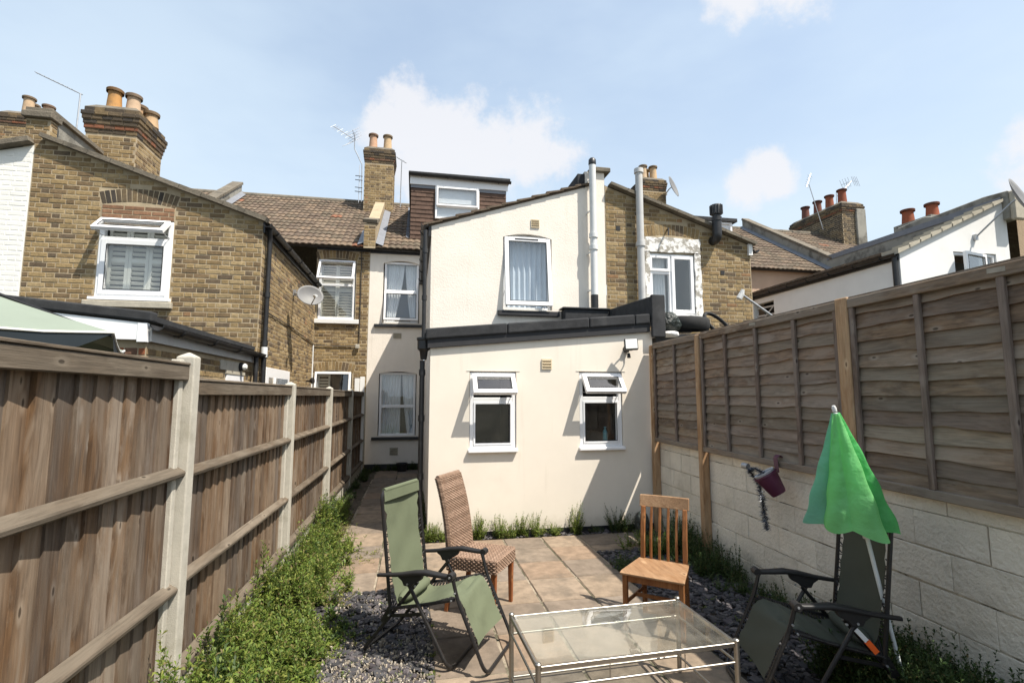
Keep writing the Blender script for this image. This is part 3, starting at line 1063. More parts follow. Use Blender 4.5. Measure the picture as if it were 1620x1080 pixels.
def gutter(parent, p, q, r=0.06, m='black_paint', out=(0, -1, 0), brackets=0):
    """half-round gutter"""
    p = Vector(p); q = Vector(q)
    d = (q - p).normalized(); o_ = Vector(out); up = Vector((0, 0, 1))
    mb = MB()
    n = 8
    A = []; B = []; C = []; D = []
    for k in range(n + 1):
        a = math.pi * k / n
        off = o_ * (r * math.cos(a)) - up * (r * math.sin(a))
        off2 = off * 0.86
        A.append(mb.pt(p + off)); B.append(mb.pt(q + off)); C.append(mb.pt(p + off2)); D.append(mb.pt(q + off2))
    for k in range(n):
        mb.idx((A[k], B[k], B[k + 1], A[k + 1])); mb.idx((C[k], C[k + 1], D[k + 1], D[k]))
        mb.idx((A[k], A[k + 1], C[k + 1], C[k])); mb.idx((B[k], D[k], D[k + 1], B[k + 1]))
    mb.idx((A[0], C[0], D[0], B[0])); mb.idx((A[-1], B[-1], D[-1], C[-1]))
    g = mb.build('gutter', M[m], parent, smooth=True)
    if brackets:
        for i in range(brackets):
            bm_ = MB()
            c = p.lerp(q, (i + 0.5) / brackets)
            bm_.tube([c + (o_ * math.cos(math.pi * k / 6) - up * math.sin(math.pi * k / 6)) * r * 1.08 for k in range(7)], 0.012, 5)
            bm_.build('gutter_bracket', M[m], g)
    return g


_tiles = {}


def tile_unit(w=0.30, ln=0.345):
    key = (w, ln)
    if key in _tiles:
        return _tiles[key]
    out = []
    for k in range(7):
        r = random.Random(k)
        j = r.uniform(0.75, 1.25)
        t = (j * r.uniform(0.96, 1.05), j, j * r.uniform(0.94, 1.03))
        if k == 6: t = (1.7, 1.0, 0.8)
        mb = MB(); n = 12
        f = lambda s: 0.021 * (0.5 - 0.5 * math.cos(2 * math.pi * 2 * s)) ** 0.7
        rows = []
        for y, z in ((0, 0.004), (0, 0.026), (ln, 0.004)):
            rows.append([mb.pt((w * (s / n) * 0.99, y, z + (f(s / n) if z > 0.01 or y > 0 else f(s / n) * 0.7))) for s in range(n + 1)])
        for a, b in zip(rows, rows[1:]):
            for s in range(n):
                mb.idx((a[s], a[s + 1], b[s + 1], b[s]), t)
        me = mb.mesh('tile'); me.materials.append(M['roof_tile'])
        out.append((me, mb))
    _tiles[key] = out
    return out


def tiled_roof(house, x0, x1, e, rg, objs=True, seed=1, skip=None, material='roof_tile', limit=290):
    """tiled slope from eave e=(Y,Z) to ridge rg=(Y,Z)"""
    r = random.Random(seed)
    mb = MB()
    mb.face([(x0, e[0], e[1] - 0.01), (x1, e[0], e[1] - 0.01), (x1, rg[0], rg[1] - 0.01), (x0, rg[0], rg[1] - 0.01)])
    mb.face([(x0, rg[0], rg[1] - 0.01), (x1, rg[0], rg[1] - 0.01), (x1, 2 * rg[0] - e[0], e[1]), (x0, 2 * rg[0] - e[0], e[1])])
    roof = mb.build('roof', M[material], house, recalc=False)
    d = Vector((0, rg[0] - e[0], rg[1] - e[1])); ln = d.length; d.normalize()
    nr = Vector((1, 0, 0)).cross(d)
    units = tile_unit()
    g = 0.30; w = 0.30
    rest = MB(); cnt = 0
    ncol = int((x1 - x0) / w)
    w_ = (x1 - x0) / ncol
    for j in range(int(ln / g)):
        for i in range(ncol):
            p = Vector((x0 + i * w_, e[0], e[1])) + d * (j * g - 0.04) + nr * r.uniform(-0.003, 0.004)
            if skip and skip(p.x + w / 2, p.y, p.z):
                continue
            me, um = units[6 if r.random() < 0.012 else r.randrange(6)]
            tw = r.uniform(-0.012, 0.012)
            U = Vector((1, 0, 0)); 
            mx = Matrix(((U.x, d.x, nr.x, p.x), (U.y, d.y, nr.y, p.y), (U.z, d.z, nr.z, p.z), (0, 0, 0, 1))) @ Matrix.Rotation(tw, 4, 'Z') @ Matrix.Diagonal((w_ / w, 1, 1, 1))
            if objs and cnt < limit:
                o = bpy.data.objects.new('tile', me); COL.objects.link(o); o.parent = roof; o.matrix_basis = mx
                cnt += 1
            else:
                rest.m = mx
                base = len(rest.v)
                for v in um.v: rest.pt(v)
                for f, c in zip(um.f, um.c): rest.idx([q + base for q in f], c)
    rest.m = None
    if rest.f:
        rest.build('tiles', M['roof_tile'], roof, recalc=False, kind='stuff')
    # half-round ridge tiles
    n = int((x1 - x0) / 0.45); L_ = (x1 - x0) / n
    for i in range(n):
        q = MB()
        a = x0 + i * L_
        q.tube([(a + 0.004, rg[0], rg[1] - 0.03), (a + L_ - 0.004, rg[0], rg[1] - 0.03)], 0.115, 10)
        q.build('ridge_tile', M['coping'], roof, smooth=True)
    return roof


def pots(parent, spots, z, col, h=0.55, r=0.125, rim=None):
    for i, (x, y) in enumerate(spots):
        mb = MB()
        c = col[i % len(col)]
        hh = h if not isinstance(h, (list, tuple)) else h[i]
        dk = tuple(q * 0.35 for q in c)
        mb.lathe([(r * 1.12, 0), (r * 1.06, 0.05), (r * 0.9, hh * 0.75), (r * 0.94, hh - 0.05)], 18, (x, y, z), c, True, False)
        mb.lathe([(r * 1.18, hh - 0.06), (r * 1.2, hh - 0.01), (r * 1.12, hh), (r * 0.8, hh), (r * 0.78, hh - 0.25)], 18, (x, y, z), dk, False, True)
        mb.build('chimney_pot', M['clay_pot'], parent, smooth=True)


def stack(house, bk, x0, x1, y0, y1, z0, z1, corbel=(0.06, 5), keep=False, pal=None, name='chimney'):
    """brick chimney stack with oversailing top courses"""
    cz = z1 - corbel[1] * 0.075 - 0.12
    mb = MB()
    mb.box(x0, x1, y0, y1, z0, cz + 0.05)
    ch = mb.build(name, M['mortar'], house)
    full = lambda a, b: (lambda z: [(a, b)])
    bk.field(ch, (0, y0, 0), (1, 0, 0), (0, -1, 0), full(x0, x1), z0, cz, keep, pal)
    bk.field(ch, (x1, 0, 0), (0, 1, 0), (1, 0, 0), full(y0, y1), z0, cz, keep, pal)
    bk.field(ch, (x0, 0, 0), (0, -1, 0), (-1, 0, 0), full(-y1, -y0), z0, cz, keep, pal)
    for k in range(corbel[1]):
        e = corbel[0] * (k + 1) / corbel[1] if k < corbel[1] - 1 else corbel[0] * 0.45
        z = cz + k * 0.078
        cb = MB(); cb.box(x0 - e + 0.012, x1 + e - 0.012, y0 - e + 0.012, y1 + e - 0.012, z, z + 0.076)
        cb.build('corbel', M['mortar'], ch)
        p = Bricks.BAND if k in (1,) else Bricks.SOOT
        for (O, U, Nn, a, b) in (((0, y0 - e + 0.012, 0), (1, 0, 0), (0, -1, 0), x0 - e, x1 + e), ((x1 + e - 0.012, 0, 0), (0, 1, 0), (1, 0, 0), y0 - e, y1 + e), ((x0 - e + 0.012, 0, 0), (0, -1, 0), (-1, 0, 0), -y1 - e, -y0 + e)):
            u = a
            while u < b - 0.03:
                w = min(0.215 if (k % 2 == 0) else 0.16, b - u)
                bk.one(ch, Vector(O) + Vector(U) * (u + w / 2) + Vector((0, 0, z + 0.038)), U, (0, 0, 1), Nn, w - 0.01, 0.066, p, keep, 0.012)
                u += w
    top = cz + corbel[1] * 0.078
    e = corbel[0] * 0.4
    mb = MB()
    zt = max(z1, top + 0.06)
    A = [mb.pt(p) for p in ((x0 - e, y0 - e, top), (x1 + e, y0 - e, top), (x1 + e, y1 + e, top), (x0 - e, y1 + e, top))]
    B = [mb.pt(p) for p in ((x0 + 0.08, y0 + 0.08, zt), (x1 - 0.08, y0 + 0.08, zt), (x1 - 0.08, y1 - 0.08, zt), (x0 + 0.08, y1 - 0.08, zt))]
    for k in range(4): mb.idx((A[k], A[(k + 1) % 4], B[(k + 1) % 4], B[k]))
    mb.idx(B); mb.idx(A[::-1])
    mb.build('flaunching', M['coping'], ch)
    return ch, zt


def coping_run(house, pts, w, h, m='coping', name='coping', piece=0.6):
    """a run of coping stones laid end to end along a line"""
    p, q = Vector(pts[0]), Vector(pts[1])
    n = max(1, int((q - p).length / piece))
    for i in range(n):
        a, b = p.lerp(q, i / n), p.lerp(q, (i + 1) / n)
        g = (b - a).normalized() * 0.004
        mb = MB(); mb.beam(a + g, b - g, w + rnd.uniform(-0.012, 0.012), h + rnd.uniform(-0.006, 0.006))
        mb.build(name, M[m], house, bevel=0.008)


def vent(house, x, z, Y, w=0.14, h=0.14, m='vent_plastic', bars=3):
    mb = MB()
    mb.ring(x - w / 2, x + w / 2, z - h / 2, z + h / 2, Y - 0.018, Y + 0.004, 0.012)
    mb.box(x - w / 2 + 0.012, x + w / 2 - 0.012, Y - 0.006, Y + 0.003, z - h / 2 + 0.012, z + h / 2 - 0.012)
    o = mb.build('air_vent', M[m], house)
    hh = (h - 0.024) / bars
    for k in range(bars):
        s = MB(); zz = z - h / 2 + 0.012 + hh * (k + 0.5)
        s.beam((x - w / 2 + 0.012, Y - 0.014, zz), (x + w / 2 - 0.012, Y - 0.014, zz), 0.012, hh * 0.8, (0, -0.5, 0.86))
        s.build('vent_louvre', M[m], o)
    return o

# ------------------------------------------------------------------ the terrace
MAIN_Y, EAVE_Z = 12.9, 5.52
RIDGE = (16.8, 8.12)
EAVE = (12.72, 5.46)
OUT_Y = 8.45
PARTY = [-10.15, -5.65, -1.15, 3.35, 7.85, 12.35, 16.85]


def upstand(house, x, y0, y1, rise, w=0.24, m='concrete_grey'):
    """party-wall upstand following the roof slope, with coping stones"""
    k = (RIDGE[1] - EAVE[1]) / (RIDGE[0] - EAVE[0])
    z = lambda y: EAVE[1] + (y - EAVE[0]) * k
    mb = MB()
    mb.prism([(y0, z(y0) - 0.25), (y0, z(y0) + rise), (y1, z(y1) + rise), (y1, z(y1) - 0.25)], x - w / 2, x + w / 2, lambda u, v, d: (d, u, v))
    o = mb.build('party_upstand', M[m], house)
    coping_run(o, ((x, y0 - 0.03, z(y0) + rise + 0.035), (x, y1, z(y1) + rise + 0.035)), w + 0.07, 0.075)
    fl = MB()
    for s in (-1, 1):
        a = x + s * (w / 2 + 0.004); b = x + s * (w / 2 + 0.17)
        fl.face([(a, y0, z(y0) + 0.12), (a, y1, z(y1) + 0.12), (b, y1, z(y1) + 0.052), (b, y0, z(y0) + 0.052)])
    fl.build('flashing', M['lead'], o, recalc=False)
    return o


# ---------------------------------------------------------------- our house: cream render, extension, dormer
def cream_house():
    H = thing('terraced_house', 'cream rendered terraced house with single-storey extension and tile-hung dormer', 'house', (1.1, 9.0, 0))
    rs, rr = M['render_smooth'], M['render_rough']
    # --- extension front
    EY = 6.71
    etop = [(0.20, 2.43), (3.34, 2.72)]
    w1 = (0.72, 1.352, 1.10, 2.115); w2 = (2.237, 2.868, 1.10, 2.125)
    ext = wall(H, etop, -0.05, [w1, w2], XZ(EY), rs, reveal=0.10)
    mb = MB()   # its side wall, lower storey of the wing included
    mb.face([(0.20, EY, -0.05), (0.20, MAIN_Y, -0.05), (0.20, MAIN_Y, 2.43), (0.20, EY, 2.43)])
    mb.build('wall', rr, H, recalc=False)
    mb = MB(); mb.face([(3.34, EY, -0.05), (3.34, OUT_Y, -0.05), (3.34, OUT_Y, 2.72), (3.34, EY, 2.72)])
    mb.build('wall', rs, H, recalc=False)
    mb = MB()
    mb.box(0.185, 3.3, EY - 0.012, EY - 0.002, -0.04, 0.05)
    mb.build('plinth', M['black_paint'], H)
    # roof deck, felt edge and fascia
    mb = MB()
    z = lambda x: 2.43 + (x - 0.20) * (0.29 / 3.14)
    mb.prism([(0.12, z(0.12) + 0.13), (3.32, z(3.32) + 0.13), (3.32, z(3.32) + 0.19), (0.12, z(0.12) + 0.19)], EY - 0.02, OUT_Y, lambda u, v, d: (u, d, v))
    deck = mb.build('flat_roof', M['felt'], H)
    xs = [0.13, 1.22, 2.38, 3.06, 3.295]
    for a, b in zip(xs, xs[1:]):
        mb = MB()
        mb.prism([(a + 0.003, z(a) + 0.10), (b - 0.003, z(b) + 0.10), (b - 0.003, z(b) + 0.245), (a + 0.003, z(a) + 0.245)], EY - 0.075, EY + 0.06, lambda u, v, d: (u, d, v))
        mb.build('felt_edge', M['felt'], deck, bevel=0.02, seg=2)
    mb = MB()
    mb.prism([(0.16, z(0.16) - 0.015), (3.295, z(3.295) - 0.015), (3.295, z(3.295) + 0.12), (0.16, z(0.16) + 0.12)], EY - 0.045, EY - 0.003, lambda u, v, d: (u, d, v))
    mb.build('fascia', M['dark_sill'], H, bevel=0.004)
    # felted party upstand at the right edge
    mb = MB()
    mb.prism([(EY - 0.04, 2.9), (EY - 0.04, 3.22), (OUT_Y - 0.02, 3.30), (OUT_Y - 0.02, 2.6)], 3.312, 3.50, lambda u, v, d: (d, u, v))
    up = mb.build('roof_upstand', M['felt'], H, bevel=0.02, seg=2)
    mb = MB(); mb.box(3.302, 3.512, EY - 0.10, EY - 0.045, 2.62, 3.235)
    mb.build('felt_cap', M['felt'], up, bevel=0.015, seg=2)
    mb = MB(); mb.box(2.50, 3.305, OUT_Y - 0.24, OUT_Y - 0.01, 2.85, 3.27)
    mb.build('roof_box', M['felt'], H, bevel=0.02, seg=2)
    mb = MB(); mb.box(2.46, 3.31, OUT_Y - 0.27, OUT_Y - 0.012, 3.272, 3.30)
    mb.build('roof_box_lid', M['black_paint'], H, bevel=0.005)

    # --- extension windows: small fanlight open above a fixed light
    for (x0, x1, z0, z1), ang in ((w1, R(38)), (w2, R(40))):
        zb = z1 - 0.375
        W = frame(H, x0 + 0.006, x1 - 0.006, z0, z1 - 0.012, EY, [('h', zb, 0.06)], 0.05, 0.015, 0.085)
        pane(W, x0 + 0.07, x1 - 0.07, z0 + 0.07, zb - 0.04, EY + 0.045)
        mb = MB(); mb.ring(x0 + 0.056, x1 - 0.056, z0 + 0.05, zb - 0.03, EY + 0.005, EY + 0.07, 0.028); mb.build('bead', M['upvc'], W, bevel=0.004)
        seal(W, x0 + 0.084, x1 - 0.084, z0 + 0.078, zb - 0.058, EY + 0.006)
        casement(W, x0 + 0.03, x1 - 0.03, zb + 0.012, z1 - 0.045, EY - 0.018, ang, 'top', 0.058)
        sill(W, x0 - 0.015, x1 + 0.012, z0 - 0.045, z0 - 0.002, EY - 0.055, EY + 0.08, 'upvc')
        room(H, x0, x1, z0, z1, EY, 1.4)
        mb = MB(); mb.box(x0 - 0.04, x1 + 0.05, EY - 0.006, EY - 0.0015, z1 + 0.006, z1 + 0.014); mb.build('render_bead', M['render_smooth'], W)
    vent(H, 1.775, 2.225, EY)
    # --- lower wing side wall and pipes
    pipe(H, [(0.10, 6.83, -0.02), (0.10, 6.83, 2.26)], 0.034, 'black_paint', collars=[(0.10, 6.83, 0.75), (0.10, 6.83, 1.5), (0.10, 6.83, 2.1)])
    mb = MB(); mb.lathe([(0.04, -0.16), (0.055, -0.05), (0.085, -0.02), (0.085, 0.09), (0.095, 0.10), (0.095, 0.13)], 12, (0.115, 6.80, 2.43)); mb.build('hopper', M['black_paint'], H, smooth=True)
    pipe(H, [(0.135, 8.36, 2.55), (0.135, 8.36, 4.55)], 0.034, 'black_paint', collars=[(0.135, 8.36, 3.4), (0.135, 8.36, 4.2)])
    gutter(H, (0.12, OUT_Y - 0.13, 4.66), (0.12, MAIN_Y, 4.66), 0.06, out=(-1, 0, 0), brackets=5)
    mb = MB(); mb.box(0.186, 0.232, OUT_Y - 0.004, MAIN_Y, 4.48, 4.70); mb.build('fascia', M['black_paint'], H)

    # --- upper wing
    utop = [(0.236, 4.66), (2.975, 5.56), (2.976, 5.86), (3.352, 5.86)]
    uw = (1.47, 2.345, 3.27, 4.62)
    up_wall = wall(H, utop, 2.5, [uw], XZ(OUT_Y), rr, reveal=0.16)
    arch_head(H, uw[0], uw[1], 4.545, 4.62, XZ(OUT_Y), rr)
    mb = MB(); mb.face([(0.236, OUT_Y, 2.4), (0.236, MAIN_Y, 2.4), (0.236, MAIN_Y, 4.68), (0.236, OUT_Y, 4.68)]); mb.build('wall', rr, H, recalc=False)
    # mono-pitch roof of the wing; each tile course shows its end at the verge
    mb = MB()
    mb.prism([(0.14, 4.66), (3.10, 5.632), (3.10, 5.60), (0.14, 4.63)], OUT_Y - 0.01, MAIN_Y, lambda u, v, d: (u, d, v))
    wr = mb.build('roof', M['roof_tile'], H)
    n = 11
    for k in range(n):
        x0 = 0.10 + k * (2.95 / n); x1 = x0 + 2.95 / n + 0.05
        zz = lambda x: 4.648 + (x - 0.14) * (0.972 / 2.96)
        yy = OUT_Y - 0.05
        while yy < MAIN_Y - 0.3:
            q = MB(); s = rnd.uniform(-0.006, 0.006)
            q.prism([(x0, zz(x0) + 0.022 + s), (x1, zz(x1) + 0.004), (x1, zz(x1) + 0.026), (x0, zz(x0) + 0.062 + s)], yy, yy + 0.295, lambda u, v, d: (u, d, v))
            q.build('tile', M['roof_tile'], wr)
            yy += 0.30
            if yy > OUT_Y + 0.6:
                q = MB()
                q.prism([(x0, zz(x0) + 0.022), (x1, zz(x1) + 0.004), (x1, zz(x1) + 0.026), (x0, zz(x0) + 0.062)], yy, MAIN_Y, lambda u, v, d: (u, d, v))
                q.build('tile_course', M['roof_tile'], wr)
                break
    # party parapet of the wing
    mb = MB()
    mb.prism([(OUT_Y + 0.002, 5.3), (OUT_Y + 0.002, 5.86), (MAIN_Y, 5.95), (MAIN_Y, 5.3)], 2.977, 3.355, lambda u, v, d: (d, u, v))
    mb.build('parapet', M['concrete_grey'], H)
    mb = MB(); mb.box(3.08, 3.46, OUT_Y - 0.06, OUT_Y + 0.5, 5.863, 5.95); mb.build('coping', M['coping'], H, bevel=0.012)
    mb = MB(); mb.box(2.84, 2.974, OUT_Y - 0.02, OUT_Y + 0.9, 5.55, 5.80); mb.build('flashing', M['felt'], H)
    W = frame(H, uw[0] + 0.01, uw[1] - 0.01, uw[2], 4.60, OUT_Y, [], 0.05, 0.06, 0.13)
    casement(W, uw[0] + 0.025, uw[1] - 0.025, uw[2] + 0.045, 4.555, OUT_Y + 0.035, R(7), 'top', 0.075)
    mb = MB(); mb.box(1.68, 2.1, OUT_Y - 0.005, OUT_Y + 0.01, 4.51, 4.535); mb.build('trickle_vent', M['gasket'], W)
    sill(W, 1.375, 2.455, 3.155, 3.245, OUT_Y - 0.09, OUT_Y + 0.14, 'dark_sill')
    room(H, uw[0], uw[1], uw[2], uw[3], OUT_Y, 1.2, 'room_pale')
    curtain('pale blue drawn curtain behind tilted upper window of cream house', uw[0] + 0.04, uw[1] - 0.04, uw[2] + 0.02, 4.58, OUT_Y + 0.175, 'curtain_blue', 8, 0.03)
    vent(H, 2.045, 4.815, OUT_Y, 0.15, 0.15)
    # soil stack
    sp = pipe(H, [(3.08, OUT_Y - 0.13, 3.55), (3.08, OUT_Y - 0.13, 5.93)], 0.062, 'white_pipe', 'soil_pipe', n=14, collars=[(3.08, OUT_Y - 0.13, 4.62), (3.08, OUT_Y - 0.13, 4.40)])
    mb = MB(); mb.tube([(3.08, OUT_Y - 0.13, 3.28), (3.08, OUT_Y - 0.13, 3.55)], 0.066, 14); mb.build('pipe_boot', M['black_paint'], sp, smooth=True)
    mb = MB(); mb.lathe([(0.064, 0), (0.07, 0.02), (0.066, 0.10), (0.04, 0.13), (0.015, 0.14)], 14, (3.08, OUT_Y - 0.13, 5.93)); mb.build('pipe_cowl', M['black_paint'], sp, smooth=True)
    mb = MB()
    for zz_ in (3.62, 4.30, 5.05, 5.62):
        mb.box(2.99, 3.012, OUT_Y - 0.14, OUT_Y - 0.002, zz_, zz_ + 0.02)
    mb.build('pipe_clip', M['white_pipe'], sp)

    # --- main rear wall in the alley
    ru = (-0.82, 0.08, 3.60, 5.20); rl = (-0.86, 0.055, 0.81, 2.385)
    wall(H, [(-1.15, 5.5), (0.21, 5.5)], -0.05, [ru, rl], XZ(MAIN_Y), rr, reveal=0.12)
    arch_head(H, ru[0], ru[1], 5.12, 5.20, XZ(MAIN_Y), rr); arch_head(H, rl[0], rl[1], 2.33, 2.385, XZ(MAIN_Y), rr)
    mb = MB(); mb.box(-1.15, 0.2, MAIN_Y - 0.02, MAIN_Y - 0.002, -0.04, 0.14); mb.build('plinth', M['black_paint'], H)
    W = frame(H, ru[0] + 0.03, ru[1] - 0.02, ru[2], 5.17, MAIN_Y, [('h', 4.42, 0.06)], 0.05, 0.05, 0.11)
    pane(W, ru[0] + 0.07, ru[1] - 0.06, 4.44, 5.13, MAIN_Y + 0.08)
    casement(W, ru[0] + 0.03, ru[1] - 0.02, ru[2] + 0.05, 4.40, MAIN_Y + 0.03, R(9), 'top', 0.055)
    sill(W, -1.01, 0.19, 3.49, 3.565, MAIN_Y - 0.07, MAIN_Y + 0.1, 'black_paint')
    room(H, *ru, MAIN_Y, 1.2, 'room_pale')
    curtain('white net curtain drawn left in upper alley window', -0.74, -0.30, 3.62, 5.12, MAIN_Y + 0.17, 'curtain_white', 5, 0.02, 0.55, 0)
    curtain('white net curtain drawn right in upper alley window', -0.28, 0.04, 3.62, 5.12, MAIN_Y + 0.17, 'curtain_white', 5, 0.02, 0.5, 1)
    W = frame(H, rl[0] + 0.02, rl[1] - 0.02, rl[2], 2.36, MAIN_Y, [('h', 1.53, 0.075)], 0.055, 0.05, 0.11)
    pane(W, rl[0] + 0.06, rl[1] - 0.06, 1.56, 2.32, MAIN_Y + 0.08); pane(W, rl[0] + 0.06, rl[1] - 0.06, 0.85, 1.50, MAIN_Y + 0.08)
    sill(W, -1.0, 0.16, 0.715, 0.785, MAIN_Y - 0.07, MAIN_Y + 0.1, 'black_paint')
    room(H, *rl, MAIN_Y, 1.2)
    curtain('white curtain hanging straight in lower alley window', -0.82, -0.33, 0.83, 2.33, MAIN_Y + 0.17, 'curtain_white', 7, 0.025)
    curtain('white curtain tied back to the right in lower alley window', -0.30, 0.03, 0.83, 2.33, MAIN_Y + 0.16, 'curtain_white', 4, 0.02, 0.45, 1)
    vent(H, -0.44, 3.28, MAIN_Y, 0.2, 0.13, 'stone_sill', 4); vent(H, -0.46, 0.44, MAIN_Y, 0.2, 0.18, 'stone_sill', 4)
    gutter(H, (-1.15, MAIN_Y - 0.10, 5.48), (0.24, MAIN_Y - 0.10, 5.46), 0.065, out=(0, -1, 0), brackets=3)
    mb = MB(); mb.box(-1.148, 0.24, MAIN_Y - 0.035, MAIN_Y - 0.003, 5.36, 5.52); mb.build('fascia', M['black_paint'], H)
    # --- main roof and dormer
    tiled_roof(H, -1.02, 3.35, EAVE, RIDGE, True, 3, skip=lambda x, y, z: x > 0.05 and y > 13.25)
    DY = 13.45
    dw = (0.46, 1.66, 6.55, 7.47)
    mb = MB()
    mb.box(-0.16, 2.40, DY + 0.02, 16.8, 5.9, 7.72)
    dm = mb.build('dormer', M['hung_tile'], H)
    r2 = random.Random(8)
    zt = 5.85; row = 0
    while zt < 7.42:
        x = -0.19 - (0.135 if row % 2 else 0)
        while x < 2.42:
            a, b = max(x, -0.19), min(x + 0.27, 2.42)
            # cut round the window
            segs = [(a, b)] if not (zt + 0.15 > dw[2] and zt < dw[3]) else [(a, min(b, dw[0])), (max(a, dw[1]), b)]
            for p, q in segs:
                if q - p > 0.03:
                    s = MB(); j = r2.uniform(0.8, 1.2)
                    s.prism([(DY - 0.028 + r2.uniform(-0.004, 0.004), zt), (DY - 0.006, zt + 0.165), (DY + 0.01, zt + 0.165), (DY - 0.012, zt)], p + 0.002, q - 0.002, lambda u, v, d: (d, u, v), (j, j, j))
                    s.build('hung_tile', M['hung_tile'], dm)
            x += 0.27
        zt += 0.118; row += 1
    mb = MB(); mb.box(-0.22, 2.46, DY - 0.06, DY - 0.03, 7.47, 7.70); mb.build('fascia', M['upvc'], dm)
    mb = MB(); mb.box(-0.26, 2.52, DY - 0.14, 16.9, 7.72, 7.80); mb.build('dormer_roof', M['felt'], dm, bevel=0.01)
    gutter(dm, (-0.26, DY - 0.13, 7.74), (2.54, DY - 0.13, 7.70), 0.06, brackets=4)
    mb = MB(); mb.face([(-0.20, DY - 0.034, 7.38), (2.42, DY - 0.034, 7.38), (2.42, DY - 0.034, 7.468), (-0.20, DY - 0.034, 7.468)]); mb.build('flashing', M['lead'], dm, recalc=False)
    mb = MB(); mb.ring(dw[0], dw[1], dw[2], dw[3], DY - 0.07, DY + 0.015, 0.05); mb.box(dw[0] + 0.05, dw[1] - 0.05, DY - 0.06, DY + 0.01, 6.88, 6.93)
    W = mb.build('window', M['upvc'], H, bevel=0.005)
    casement(W, dw[0] + 0.03, dw[1] - 0.03, 6.90, 7.45, DY - 0.06, R(3), 'top', 0.055)
    mb = MB(); mb.box(dw[0] + 0.04, dw[1] - 0.04, DY + 0.004, DY + 0.016, dw[2] + 0.04, dw[3] - 0.04); mb.build('window_blind', M['curtain_white'], W)
    pane(W, dw[0] + 0.05, dw[1] - 0.05, dw[2] + 0.05, 6.88, DY - 0.03)
    mb = MB(); mb.face([(-0.185, DY, 5.95), (-0.185, 16.5, 7.9), (-0.30, 16.5, 7.98), (-0.30, DY, 6.02)]); mb.build('flashing', M['lead'], dm, recalc=False)
    return H


